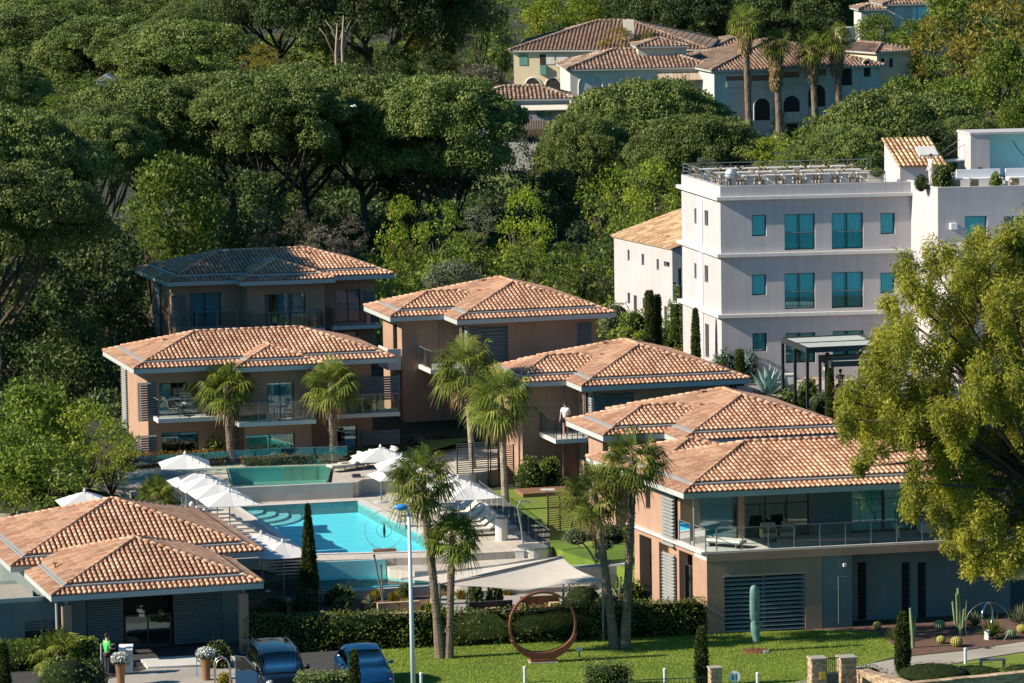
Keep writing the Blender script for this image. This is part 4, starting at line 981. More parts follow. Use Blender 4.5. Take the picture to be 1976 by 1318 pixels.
def villa2(N, ez, g, ua, va, label, kind, W=8.9, Dm=11.6, wing=(-3.0, 2.7, 8.5)):
    B = Bld(N, ez, g, ua, va, 'villa', label, 'villa', 'tile roofed villas of the resort')
    hip_roof(B, 0, W, 0, Dm, ez); hip_roof(B, wing[0], 4.5, wing[1], wing[2], ez, name='roof')
    vent(B, 2.7, 5.2, ez + 1.0); vent(B, 3.6, 7.6, ez + 1.3); vent(B, 5.6, 3.2, ez + 1.1)
    z1 = ez + .22; sz = ez - 2.5
    bw = wing[1] + .85; aw = wing[0] + .85; th = .28
    # left face of the main block in front of the wing: a door on each floor
    ld = [(1.5, 2.5, sz, sz + 2.2)]; ld0 = [(1.5, 2.5, g, g + 2.1)]
    fw = [(1.55, 3.1, sz + .25, sz + 2.25)] ; rw = [(W - 1.9, W - 1.1, sz + .9, sz + 2.2)]
    shell(B, .85, W - .85, .9, Dm - .9, g - .6, z1, fw + rw, ld + ld0)
    for q in fw + rw: m = B.mb(); m.box(q[0] - .03, q[1] + .03, 1.10, 1.17, q[2] - .03, q[3] + .03); m.build('shutter_panel', 'stucco_teal', B.root)
    window(B, 'l', .85, *ld[0], n=2, deep=.1, pane='pane_clear', curtain=0); window(B, 'l', .85, *ld0[0], n=2, deep=.1, curtain=0)
    louvre(B, 'f', .98, *fw[0], 'louvre', pitch=.2, posts=2); louvre(B, 'f', .80, *rw[0])
    # the louvre that wraps the near corner, paler copy put on the sunlit side
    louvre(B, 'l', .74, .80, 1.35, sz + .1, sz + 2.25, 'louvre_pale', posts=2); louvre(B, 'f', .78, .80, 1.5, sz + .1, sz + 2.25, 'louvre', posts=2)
    wb = [(bw + 1.0, bw + 1.9, sz + .1, sz + 2.1)]
    shell(B, aw, .84, bw, wing[2] - .85, g - .6, z1 - .01, (), wb); window(B, 'l', aw, *wb[0], n=2, pane='pane_clear', deep=.1)
    m = B.mb(); m.tube([(.70, .75 + .9, g), (.70, .75 + .9, ez)], .045, 8); m.tube([(-.0, bw - .1, g), (-.0, bw - .1, ez)], .045, 8); m.build('downpipe', 'metal_grey', B.root)
    for q in ((.84, 1.2), (.84, 2.75)):
        m = B.mb(); m.box(q[0] - .08, q[0], q[1] - .05, q[1] + .05, sz + 1.55, sz + 1.72); m.build('wall_lamp', 'metal_dark', B.root)
    m = B.mb(); m.box(1.2, W - 1.2, 1.6, Dm - 1.3, sz - .2, sz); m.build('floor_slab', 'room', B.root)
    if kind == 'B': balcony(B, -1.25, .85, 1.0, bw, sz, 'fl', 'glass'); 
    else: balcony(B, -1.25, .85, .55, bw, sz, 'fl', 'bars')
    return B
VB = villa2((882, 627), 8.5, 3.0, 15, 106, 'terracotta villa behind the tall pair of palms, just below the wood', 'B', W=8.9)
VD = villa2((1122, 756), 6.3, 1.3, 14, 106, 'terracotta villa with a person in white on its barred balcony', 'D', W=9.1)
VE = villa2((1318, 861), 6.3, 1.2, 12, 107, 'terracotta villa tucked directly behind the large front villa', 'E', W=8.9)
# pale balcony box on the left of the rear villa
m = VB.mb(); a = -2.15
m.box(-2.95, -2.2, 3.6, 5.6, 5.75, 5.95); m.box(-2.95, -2.87, 3.6, 5.6, 5.95, 6.9); m.box(-2.87, -2.2, 3.6, 3.68, 5.95, 6.9); m.build('balcony', 'slab_white', VB.root)

def villaF():
    B = Bld((1319, 963), 6.1, 0, 11, 110, 'villa', 'large two-storey front villa with glazed terrace beside the eucalyptus', 'villa', 'tile roofed villas of the resort')
    hip_roof(B, 0, 16.4, 0, 9.3, 6.1); hip_roof(B, 0.02, 7.4, 4.9, 12.0, 6.1)
    zs = 3.6; z1 = 6.32; w = lambda *r, b=.0: B.FR(*r, b)
    fb = -.05
    # lower storey front
    lv = w(1398, 1110, 1554, 1224, b=fb); dr = w(1586, 1074, 1641, 1219, b=fb)
    shell(B, 1.0, dr[0], fb, 1.2, 0, zs - .02, [lv], m='stucco', th=.25)
    m = B.mb(); m.box(lv[0], lv[1], .6, .65, 0, lv[3]); m.build('inner_wall', 'opening_shade', B.root)
    louvre(B, 'f', fb + .02, lv[0], lv[1], max(.05, lv[2]), lv[3], 'louvre_pale', pitch=.19, posts=3, d=.12)
    m = B.mb(); m.box(lv[0] - .05, lv[1] + .05, fb - .06, fb - .005, lv[3], lv[3] + .07); m.build('lintel', 'metal_grey', B.root)
    m = B.mb(); m.box(dr[0], dr[1] + .1, fb + .06, .4, 0, zs - .02); d_ = m.build('door_panel', 'stucco_teal', B.root)
    m = B.mb(); m.tube([(dr[0] + .75, fb - .02, .2), (dr[0] + .75, fb - .02, 2.3)], .02, 6); m.tube([(dr[0] + .75, fb - .02, 2.3), (dr[1] - .1, fb - .02, 2.3)], .015, 6); m.build('handle', 'metal_grey', d_)
    m = B.mb(); m.box(dr[1] - .35, dr[1] - .22, fb - .12, fb, 2.75, 2.9); m.build('wall_lamp', 'white_paint', B.root)
    slits = [w(x, 1085, x + 17, 1196, b=1.4) for x in (1655, 1740, 1771)]
    shell(B, dr[1] + .1, 15.6, 1.4, 8.6, 0, zs - .02, slits, m='stucco_teal')  # teal stucco puts the deep shade under the slab into the wall colour
    for s_ in slits:
        louvre(B, 'f', 1.5, *s_, 'metal_dark', pitch=.15)
        m = B.mb(); m.box(s_[0], s_[1], 1.63, 1.66, s_[2], s_[3]); m.build('inner_panel', 'opening_shade', B.root)
    # lower storey, left side: piers, louvre and glazed door
    m = B.mb()
    for q0, q1 in ((.75, 1.6), (5.6, 6.5), (8.0, 8.6)): m.box(1.0, 1.5, q0 if q0 > 1 else 1.2, q1, 0, zs - .3)
    m.box(1.0, 1.4, 3.2, 3.45, 0, zs - .3); m.box(1.0, 1.5, 1.2, 8.6, zs - .3, zs - .02)
    m.box(1.8, 2.0, 1.6, 3.4, 0, zs - .3); m.build('side_wall', 'stucco', B.root)
    m = B.mb(); m.box(2.4, 9.8, 8.3, 8.6, 0, zs - .02); m.build('back_wall', 'stucco', B.root)
    louvre(B, 'l', 1.02, 4.0, 5.4, .1, 2.95, 'louvre_pale', pitch=.15); window(B, 'l', 1.05, 1.7, 3.1, .05, 2.7, n=2, curtain=0, pane='pane_clear')
    m = B.mb(); m.box(1.45, 1.5, 3.5, 5.6, 0, zs - .3); m.build('inner_panel', 'stucco', B.root)
    # terrace slab
    s = B.mb(); s.box(.75, 15.8, fb - .02, 9.0, zs - .0, zs + .10); s.box(.98, 15.7, fb - .01, 1.35, zs - .30, zs - .001); s.build('terrace_slab', 'slab_white', B.root)
    s = B.mb(); s.box(.98, 15.72, fb - .05, fb - .021, zs - .34, zs + .02); s.build('slab_band', 'stucco', B.root)
    # upper storey
    zf = zs + .1; rb = 3.0
    gl = B.FR(1365, 975, 1418, 1040, rb); gl = (2.0, 3.9, zf, zf + 2.25)
    op = [(1.9, 3.7, zf, zf + 2.3), (3.95, 7.0, zf, zf + 2.3), (8.9, 12.0, zf, zf + 2.3), (13.6, 15, zf, zf + 2.3)]
    sw = B.LR(1246, 943, 1255, 982, 1.0)
    shell(B, 1.0, 15.6, rb, 8.6, zf, z1, op, [sw, (3.28, 4.2, zf, zf + 2.3)], m='stucco')
    for q0, q1 in ((7.05, 8.85), (12.05, 13.55)): m = B.mb(); m.box(q0, q1, rb - .06, rb - .004, zf, 6.0); m.build('wall_cladding', 'stucco_teal', B.root)
    window(B, 'l', 1.0, *sw, n=1, curtain=0); window(B, 'l', 1.0, 3.3, 4.2, zf, zf + 2.3, n=1, curtain=0)
    window(B, 'f', rb, *op[0], n=1, cur=((0, .9),)); window(B, 'f', rb, *op[1], n=3, cur=((.0, .06),), bar=.07); window(B, 'f', rb, *op[2], n=2, cur=((.02, .48), (.52, .98)), pane='pane_teal', bar=.08); window(B, 'f', rb, *op[3], n=1)
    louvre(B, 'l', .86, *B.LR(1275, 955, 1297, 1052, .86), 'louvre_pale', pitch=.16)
    pl = B.mb(); pl.box(1.05, 1.2, 1.5, 1.65, zs - .3, 6.1); pl.build('post', 'metal_grey', B.root)
    louvre(B, 'l', 12.35, .15, 1.2, zf, 6.0, 'louvre_pale', pitch=.13)
    sl = B.mb(); sl.box(.9, 1.0, fb, 3.0, zs + .101, zs + .14); base = sl.build('terrace_kerb', 'slab_white', B.root)
    r = B.mb(); g = B.mb(); 
    for (p, q) in (((1.5, .06), (15.6, .06)), ((.95, 1.7), (.95, 3.0)), ((1.0, .06), (1.0, 1.4))):
        p = Vector(p); q = Vector(q); n = max(1, round((q - p).length / 1.15))
        for i in range(n + 1):
            c = p + (q - p) * i / n; r.box(c.x - .02, c.x + .02, c.y - .02, c.y + .02, zf + .002, zf + 1.0)
        r.tube([(p.x, p.y, zf + 1.0), (q.x, q.y, zf + 1.0)], .022, 6); g.quad((p.x, p.y, zf + .06), (q.x, q.y, zf + .06), (q.x, q.y, zf + .95), (p.x, p.y, zf + .95))
    r.build('railing', 'metal_grey', base); g.build('glass_panel', 'fence_glass', base)
    return B, zf
BF, zfF = villaF()

# ================================================================== RECEPTION
def reception():
    B = Bld((99, 1162), 2.9, 0, 16, 106, 'reception_building', 'single-storey reception pavilion with glass doors and two tiled hip roofs', 'building')
    hip_roof(B, 0, 9.35, 0, 9.5, 2.9, slope=.30); hip_roof(B, -.6, 10.9, 6.6, 17.9, 3.15, slope=.31); vent(B, 1.0, 4.5, 3.6)
    b0 = 3.2; w = lambda *r: B.FR(*r, b0)
    dl = B.F(240, 1240, b0)[0]; dr = B.F(335, 1240, b0)[0]; l0 = B.F(168, 1240, b0)[0]; r1 = B.F(430, 1240, b0)[0]
    zt = B.F(290, 1186, b0)[1]; zt = min(2.45, zt)
    shell(B, .6, r1 + .9, b0, 16.9, 0, 3.1, [(l0, dl, 0, 2.6), (dl, dr, 0, 2.6), (dr, r1, 0, 2.6)], m='stucco_teal')
    for i, (x, y) in enumerate(((l0, dl), (dr, r1))):
        louvre(B, 'f', b0 - .1, x + .04, y - .04, .1, 2.6, 'louvre', pitch=.12, posts=4); m = B.mb(); m.box(x, y, b0 + .1, b0 + .14, 0, 2.6); m.build('inner_panel', 'opening_shade', B.root)
    f = window(B, 'f', b0 - .05, dl + .05, dr - .05, .12, zt, n=2, curtain=0, pane='pane_clear', bar=.07, name='glass_door')
    m = B.mb(); 
    for x in (.26, .30, .70): 
        x0 = dl + (dr - dl) * x; z0 = 1.55 if x != .26 else 1.8; m.box(x0, x0 + .26, b0 - .08, b0 - .075, z0 - .14, z0 + .14)
    m.build('notice', 'pane_teal', f)
    m = B.mb(); m.box(dl - .4, dr + .5, b0 + 3.4, b0 + 3.45, 0, 2.6); m.build('inner_wall', 'wood_slat', B.root)
    m = B.mb(); m.box(1.2, r1 + .6, b0 + .3, 16.5, .01, .05); m.build('floor', 'path', B.root)
    # posts
    for x, y, mm in ((.55, .35, 'stucco'), (8.35, .35, 'stucco')):
        m = B.mb(); m.box(x, x + .38, y, y + .38, 0, 2.66); pp = m.build('pillar', mm, B.root); m = B.mb(); m.box(x + .12, x + .26, y + .12, y + .26, 2.66, 2.9); m.build('pillar_head', 'metal_grey', pp)
    m = B.mb(); m.tube([(.3, .5, 0), (.3, .5, 2.85)], .05, 8); m.build('downpipe', 'fascia', B.root)
    # flat roofed annex on the left
    zr = 2.75; A = B.H(0, 1158, zr); bb = B.H(85, 1152, zr)[1]
    m = B.mb(); wn = B.FR(48, 1196, 106, 1245, bb)
    wall_grid(m, -7, .55, 0, zr, [wn], lambda x, y, p, q: m.box(x, y, bb, bb + .25, p, q)); m.box(-7, -.2, bb + .25, 8, 0, zr - .2); wl = m.build('annex_wall', 'stucco_teal', B.root)
    window(B, 'f', bb, *wn, n=1, curtain=0, deep=.08); louvre(B, 'f', bb + .02, wn[0], wn[1], wn[2] + (wn[3] - wn[2]) * .6, wn[3], posts=2)
    m = B.mb(); m.box(-7, -.22, bb + .26, 6.5, zr - .19, zr - .1); m.build('gravel_roof', 'gravel', B.root)
    m = B.mb(); m.box(-7.05, .0, bb - .04, bb - .002, zr - .16, zr + .03); m.build('roof_edge', 'fascia', B.root)
    return B
BR = reception()
flat('entrance_paving', [(180, 1318), (290, 1290), (460, 1284), (475, 1330), (480, 1400), (150, 1400)], .06, 'path', .08)
flat('entrance_step', [(285, 1287), (400, 1282), (470, 1279), (462, 1268), (420, 1262), (270, 1270)], .13, 'slab_white', .12)

# ================================================================== WHITE HOTEL
def hotel():
    B = Bld((1390, 386), 14.9, 5.2, 6, 103, 'hotel_building', 'four-storey white hotel block with roof terrace and blue-green windows', 'hotel')
    g = 5.2; top = B.F(1500, 357, 0)[1]; W = B.F(1766, 480, 0)[0]; Ds = 8.0
    w = lambda *r: B.FR(*r, 0)
    fo = []; kinds = []
    for y0, y1, yb0, yb1 in ((414, 483, 415, 456), (528, 597, 530, 570)):
        for x0, x1, k in ((1451, 1479, 's'), (1514, 1573, 'd'), (1605, 1666, 'd'), (1699, 1727, 's')):
            yo = {1451: 0, 1514: -1, 1605: -3, 1699: -4}[x0]
            r = w(x0, (yb0 if k == 's' else y0) + yo, x1, (yb1 if k == 's' else y1) + yo + (0 if k == 'd' else 0)); fo.append(r); kinds.append(k)
    for x0, x1, k, y0, y1 in ((1452, 1480, 's', 643, 678), (1516, 1574, 'd', 642, 700), (1607, 1667, 'd', 638, 698)): fo.append(w(x0, y0, x1, y1)); kinds.append(k)
    lo = []
    for x0, y0, x1, y1 in ((1359.5, 406, 1366.5, 436), (1359.5, 512, 1366.5, 545), (1340, 402, 1344, 432), (1340, 508, 1344, 538), (1361, 625, 1368, 690)): lo.append(B.LR(x0, y0, x1, y1, 0))
    shell(B, 0, W, 0, Ds, g - .5, top, fo, lo, m='white_wall', th=.3)
    for r, k in zip(fo, kinds):
        if k == 's': window(B, 'f', 0, *r, n=1, cur=((0, 1),), pane='pane_teal', deep=.12, bar=.05)
        else:
            f = window(B, 'f', 0, *r, n=2, cur=((0, .42), (.50, 1)), pane='pane_teal', deep=.15, bar=.05)
            m = B.mb(); zz = r[2] + (r[3] - r[2]) * .48; m.tube([(r[0], -.0 + .05, zz), (r[1], .05, zz)], .02, 6); rr = m.build('guard_rail', 'metal_grey', f)
            m = B.mb(); m.quad((r[0], .06, r[2] + .03), (r[1], .06, r[2] + .03), (r[1], .06, zz), (r[0], .06, zz)); m.build('guard_glass', 'pane_clear', f)
    for r in lo: window(B, 'l', 0, *r, n=1, curtain=0, deep=.15, bar=.03, pane='pane_clear')
    for y in (384, 493, 610):
        z = B.F(1500, y - 3.5 + (y < 400) * -1, -.3)[1]; m = B.mb(); m.box(-.26, W, -.26, -.003, z - .14, z + .04); m.box(-.26, -.003, -.002, Ds + .2, z - .14, z + .04); m.build('cornice', 'band', B.root)
    m = B.mb(); m.box(-.05, -.003, 3.6, 4.5, g, B.F(1500, 384, 0)[1] - .3); m.build('recess_strip', 'band', B.root)
    zr = top - .25; m = B.mb(); m.box(.3, W - .3, .3, Ds - .3, zr - .2, zr); m.box(.31, W - .31, .31, Ds - .31, 11.4, 11.55); m.box(.31, W - .31, .31, Ds - .31, 8.0, 8.15); m.build('roof_deck', 'deck', B.root)
    # roof railing
    m = B.mb()
    for (p, q) in (((.1, .1), (.1, Ds)), ((.1, .1), (W - 1.6, .1)), ((.1, Ds - .1), (W, Ds - .1))):
        p = Vector(p); q = Vector(q); n = max(2, round((q - p).length / 1.4))
        for i in range(n + 1): c = p + (q - p) * i / n; m.box(c.x - .015, c.x + .015, c.y - .015, c.y + .015, top, top + .62)
        for h in (.62, .42, .22): m.tube([(p.x, p.y, top + h), (q.x, q.y, top + h)], .014 if h < .6 else .022, 5)
    m.build('roof_railing', 'metal_grey', B.root)
    # stair head with a little tiled roof
    a0 = B.F(1737, 340, .6)[0]; a1 = B.F(1822, 330, .6)[0]; zt = B.F(1780, 322, .6)[1]
    m = B.mb(); m.box(a0, W + 1.6, .6, 3.4, zr, zt); m.add([(a0, .6, zt), (a0 + .2, .6, zt), (a0 + .2, 3.4, zt + 1.1), (a0, 3.4, zt + 1.1), (a0, 3.4, zt), (a0 + .2, 3.4, zt)], [(0, 3, 4), (1, 5, 2), (0, 1, 2, 3), (3, 2, 5, 4)]); sh = m.build('stair_head', 'white_wall', B.root)
    tl = B.mb(); up = Vector((0, 1, .42)); tile_face(tl, None, (a0 - .1, .45, zt + .04), (1, 0, 0), up, a1 - a0 + .2, lambda a: 3.1, 0, .25, .4); 
    tl.add([(a0 - .1, .45, zt + .01), (a1 + .1, .45, zt + .01), (a1 + .1, 3.55, zt + .01 + 1.3), (a0 - .1, 3.55, zt + .01 + 1.3)], [(0, 1, 2, 3)]); rf = tl.build('stair_roof', 'tile_tan', sh)
    m = B.mb(); x0 = a0 + 1.3; m.add([(x0, 1.3, zt + .45), (x0 + 1.05, 1.3, zt + .45), (x0 + 1.05, 2.1, zt + .85), (x0, 2.1, zt + .85), (x0, 1.3, zt + .6), (x0 + 1.05, 1.3, zt + .6), (x0 + 1.05, 2.1, zt + 1.0), (x0, 2.1, zt + 1.0)], BOXF); m.build('skylight', 'slab_white', sh)
    # right-hand block, standing forward
    fbk = -4.6; xa = B.F(1810, 400, fbk)[0]; zt2 = B.F(1850, 361, fbk)[1]; zb2 = B.F(1810, 470, fbk)[1]
    o2 = [B.FR(1862, 417, 1905, 468, fbk), B.FR(1937, 417, 2010, 436, fbk)]
    shell(B, xa, xa + 12, fbk, 4.5, g - .5, zt2, o2, m='white_wall', th=.3, name='wall')
    window(B, 'f', fbk, *o2[0], n=1, cur=((0, 1),), pane='pane_teal'); window(B, 'f', fbk, *o2[1], n=2, curtain=0)
    m = B.mb(); m.box(xa - .05, xa + 7, fbk - 3.4, fbk - .003, 4.5, zb2 + .02); m.build('lower_terrace', 'white_wall', B.root)
    m = B.mb(); m.box(W + .003, xa - .003, -.9, 3, g, zb2 - .1); m.build('link_wall', 'white_wall', B.root)
    p = B.F(1838, 436, fbk); m = B.mb(); m.box(p[0] - .17, p[0] + .17, fbk - .3, fbk - .002, p[1] - .16, p[1] + .16); m.build('wall_lamp', 'white_paint', B.root)
    m = B.mb(); m.box(xa + .3, xa + 11.7, fbk + .3, 4.2, zt2 - .35, zt2 - .2); m.build('roof_deck', 'deck', B.root)
    # blue panel of the roof pool; reflected sky is put into its colour
    mb_ = 2.6; xm = B.F(1855, 300, mb_)[0]; zm = B.F(1900, 251, mb_)[1]; zb = zt2 - .2
    m = B.mb(); m.box(xm, xm + 1.05, mb_ - 1.6, mb_ + .6, zb, zm - .12); m.box(xm + 1.05, xm + 8, mb_ + .3, mb_ + .6, zb, zm - .12); m.box(xm - .05, xm + 8, mb_ - 1.65, mb_ + .65, zm - .119, zm); sw = m.build('pool_screen', 'white_wall', B.root)
    m = B.mb(); m.box(xm + 1.3, xm + 8, mb_ + .22, mb_ + .296, zb + .1, zm - .16); m.build('blue_panel', 'panel_turquoise', sw)
    m = B.mb()
    for cx, cz, rr, a_, e_ in ((xm + 7.2, zm + 1.2, 2.6, 200, 290), (xm + 7.4, zm + 1.4, 5.0, 195, 268), (xm + 5.0, zm - 1.0, .5, 0, 180)):
        pts = [(cx + rr * math.cos(R(q)), mb_ + .21, cz + rr * math.sin(R(q)) * .9) for q in range(a_, e_, 6)]
        pts = [q for q in pts if xm + 1.65 < q[0] < xm + 8 and zb + .2 < q[2] < zm - .35]
        if len(pts) > 1: m.tube(pts, .03, 5)
    m.build('panel_curve', 'panel_line', sw)
    m = B.mb(); q = xm - 1.9; m.add([(q, mb_ - .6, zm - 1.75), (xm, mb_ - .6, zm - 1.6), (xm, mb_ + .4, zm - 1.6), (q, mb_ + .4, zm - 1.75), (q, mb_ - .6, zm - 1.70), (xm, mb_ - .6, zm - 1.54), (xm, mb_ + .4, zm - 1.54), (q, mb_ + .4, zm - 1.70)], BOXF); m.build('canopy', 'fascia', sw)
    m = B.mb(); m.tube([(q + .1, mb_ - .6, zm - 1.7), (xm, mb_ - .6, zm - .7)], .015, 5); m.tube([(q + .1, mb_ + .3, zm - 1.7), (xm, mb_ + .3, zm - .5)], .015, 5); m.build('canopy_stay', 'metal_grey', sw)
    m = B.mb(); m.box(xm + .4, xm + .62, mb_ - 1.63, mb_ - 1.601, zb + .2, zm - 1.9); m.build('door_slot', 'metal_dark', sw)
    return B, top, W, zr, zt2, xa, fbk, xm
BH, hTop, hW, hZr, hZt2, hXa, hFb, hXm = hotel()
def annex():
    B = Bld((1297, 482), 10.15, 5.6, 8, 112, 'hotel_annex', 'lower white hotel wing with sand-coloured tile roof and tiny windows', 'building')
    L_ = B.H(1204, 457, 10.15)[1]; g = 5.2; E_ = 10.15
    lo = [B.LR(*r, 0) for r in ((1211, 482, 1215, 503), (1238, 490, 1243, 512), (1267, 500, 1271.5, 521), (1281, 505, 1292, 515), (1211, 565, 1216, 586), (1223, 570, 1229, 608), (1240, 575, 1244, 596), (1282, 591, 1287, 640))]
    fo = [B.FR(1299, 545, 1306, 583, 0), B.FR(1309, 518, 1316, 583, 0)]
    shell(B, 0, 5, 0, L_, g - .6, E_, fo, lo, m='white_wall')
    for r in lo: window(B, 'l', 0, *r, n=1, curtain=0, deep=.2, bar=.03, pane='pane_clear')
    for r in fo: window(B, 'f', 0, *r, n=1, deep=.1)
    t = B.mb(); up = Vector((1, 0, .34)); tile_face(t, None, (-.15, -.1, E_ + .05), (0, 1, 0), up, L_ + .2, lambda a: 5.0, 0, .25, .42)
    t.add([(-.15, -.1, E_ + .03), (-.15, L_ + .1, E_ + .03), (4.85, L_ + .1, E_ + .03 + 1.7), (4.85, -.1, E_ + .03 + 1.7)], [(0, 3, 2, 1)]); t.build('roof', 'tile_tan', B.root)
    m = B.mb(); m.box(0, 5, 0, .28, E_, E_ + .02); m.add([(0, 0, E_), (4.8, 0, E_), (4.8, 0, E_ + 1.6)], [(0, 1, 2)]); m.build('gable', 'white_wall', B.root)
    for q in ((1.0, 3), (1.6, 6)): vent(B, q[0], q[1], E_ + .3)
    z = B.F(1305, 583, -.8)[1]; balcony(B, .0, 1.6, -.9, 0, z, 'fl', 'glass', h=.95)
annex()
# ================================================================== PALMS
def gp(px, py, z=None): return PZ(px, py, z) if z is not None else PG(px, py)
def palm_px(label, bx, by, bz, cx, cy, Rpx, r0, v, **k):
    b = PZ(bx, by, bz) if bz is not None else PG(bx, by); c = PD(cx, cy, b.y + k.pop('dd', 0)); return palm(label, b, c, Rpx * c.y / FPX, r0, v, **k)
FP = 'fan palms in the resort garden'
palm_px('tall leaning fan palm, left one of the crossed pair by the lamp post', 850, 1270, .01, 814, 925, 84, .19, 1, group=FP, nf=36, curve=-.06, dry=6)
palm_px('shorter fan palm beside the lamp post pair, its crown before the sun loungers', 866, 1270, .01, 873, 1035, 68, .17, 2, group=FP, nf=40, dry=4)
palm_px('fan palm rising from the front lawn beside the ring sculpture, left of its pair', 1186, 1252, .01, 1146, 952, 84, .19, 3, group=FP, nf=36, curve=-.05, dry=4)
palm_px('tallest front fan palm, standing against the left end of the large front villa', 1206, 1252, .01, 1222, 890, 84, .19, 4, group=FP, nf=36, curve=.02, dry=6)
palm_px('fan palm before the left balcony column of the pool villa', 449, 916, 1.4, 437, 745, 70, .24, 5, group=FP, nf=36, dry=8)
palm_px('fan palm before the right wing of the pool villa', 645, 914, 1.4, 640, 740, 68, .23, 6, group=FP, nf=36, dry=8)
palm_px('pale-trunked fan palm, left of the tall pair by the slatted screen', 914, 928, 1.3, 900, 708, 82, .17, 7, group=FP, nf=40, bark='palm_trunk_pale', dry=16)
palm_px('pale-trunked fan palm, right of the tall pair by the slatted screen', 976, 985, 1.2, 966, 768, 84, .18, 8, group=FP, nf=40, bark='palm_trunk_pale', dry=16)
palm_px('low multi-stemmed fan palm in front of the reception window', 118, 1300, 0, 112, 1258, 62, .14, 9, group=FP, nf=30, dry=10)
palm_px('small dark palm between the reception roof and the white parasols', 305, 1000, DZ, 300, 955, 50, .2, 10, group=FP, nf=34, dry=8)
WP = 'tall palms before the cream building'
for i, (x, cy, rp, th, lb) in enumerate([(1438, 40, 42, 2.6, 'tallest thatched palm before the cream building, leftmost of four'), (1497, 82, 40, 3.8, 'dark-crowned palm with long thatch, second of four before the cream building'),
        (1567, 92, 42, 2.6, 'palm with sunlit crown and tan skirt, third of four before the cream building'), (1614, 72, 40, 3.0, 'rightmost of the four tall palms before the cream building')]):
    c = PD(x, cy, 392); b = PD(x + 8, 260, 392); g = gz(c.x, c.y)
    palm(lb, (b.x, b.y, g), c, rp / 22.5, .30, 11 + i, group=WP, nf=40, dry=14, thatch=th, nb=14)

# ================================================================== CYPRESSES
CG = 'clipped cypresses'
for lb, x, yb, yt, wp, z, ft in [('slim cypress at the pool edge beside the outdoor steps', 598, 1185, 975, 24, .1, 0), ('small slim cypress in front of the blue car', 685, 1372, 1255, 17, 0, 0),
        ('slim cypress in front of the hedge end, left of the large villa', 1354, 1325, 1212, 22, 0, 0), ('slim cypress on the gravel edge beside the stone gate', 1742, 1302, 1183, 25, 0, 0),
        ('narrow cypress at the bottom-left corner before the hedge', 9, 1345, 1242, 20, 0, 0)]:
    p = PZ(x, yb, z); q = PD(x, yt, p.y); cypress(lb, tuple(p), q.z - p.z, wp / 2 * p.y / FPX * (1.3 if 'pool edge' in lb else 1), CG, spire='pool edge' in lb)
for lb, x, yb, yt, wp, D in [('flat-topped columnar cypress, left of two against the hotel annex', 1254, 668, 562, 14, 258), ('flat-topped columnar cypress, right of two against the hotel annex', 1269, 664, 570, 12, 258.5),
        ('pointed slim cypress against the white hotel corner', 1343, 697, 596, 14, 248.5), ('round-topped cypress column before the left hotel window', 1428, 760, 676, 13, 246),
        ('dark cypress column behind the roof ridge, below the pergola', 1549, 800, 755, 12, 238), ('tall dark cypress column near the small pergola post', 1603, 812, 712, 16, 236), ('lone dark cypress beside the terracotta path lamp', 1440, 800, 740, 1, 240)][:6]:
    b = PD(x, yb, D); q = PD(x, yt, D); g = min(gz(b.x, b.y), b.z); cypress(lb, (b.x, b.y, g), q.z - g, wp / 2 * D / FPX, CG, flat_top='flat' in lb or 'round' in lb)

# ================================================================== HEDGES
def hedge(label, pA, pB, depth, h, mt='lf_hedge', dens=110, lf=.12, rnd=.09, z=0, name='hedge', cat='hedge', group=None):
    """front edge from pA to pB (ground points)"""
    A = Vector(pA); Bq = Vector(pB); d = Bq - A; L_ = Vector((d.x, d.y)).length; ang = math.atan2(d.y, d.x)
    t = thing(name, label, cat, tuple(A), ang, group); obj('foliage', leafy_box('foliage', mt, t, L_, depth, h, dens, lf, rnd), t); return t
hedge('long dark clipped hedge behind the cars, from the reception to the crossed palms', PZ(470, 1262, 0), PZ(845, 1250, 0), 1.0, 1.55)
hedge('long clipped hedge behind the ring sculpture, from the crossed palms to the large villa', PZ(846, 1250, 0), PZ(1363, 1226, 0), 1.0, 1.5)
hedge('leafy hedge at the left end in front of the reception annex', PZ(-40, 1300, 0), PZ(188, 1290, 0), 1.0, 1.25, 'lf_green')
hedge('low box-shaped hedge at the bottom edge between the van and the blue car', PZ(574, 1370, 0), PZ(682, 1368, 0), 1.5, 1.35, 'lf_box', 200, .09)
hedge('small clipped box hedge on the front lawn below the ring sculpture', PZ(1132, 1334, 0), PZ(1220, 1330, 0), 1.2, 1.0, 'lf_box', 240, .08)
hedge('orange and green hedge in front of the left half of the pool villa', PZ(232, 908, 1.99), PZ(432, 899, 1.99), .8, .75, 'lf_orange')
hedge('low yellow-green hedge under the windows of the pool villa', PZ(470, 901, 1.99), PZ(600, 896, 1.99), .6, .5, 'lf_orange')
hedge('dark low hedge below the shaded right wing of the pool villa', PZ(610, 896, 1.99), PZ(720, 890, 1.99), .8, .6, 'lf_dark')
hedge('ivy-green tall hedge against the white hotel, right of the annex', PZ(1295, 672, 5.3), PZ(1318, 671, 5.3), .8, 2.6, 'lf_green')
hedge('dark leafy hedge between the hotel windows and the pergola', PZ(1455, 712, 5.3), PZ(1640, 705, 5.3), .9, 2.0, 'lf_dark')

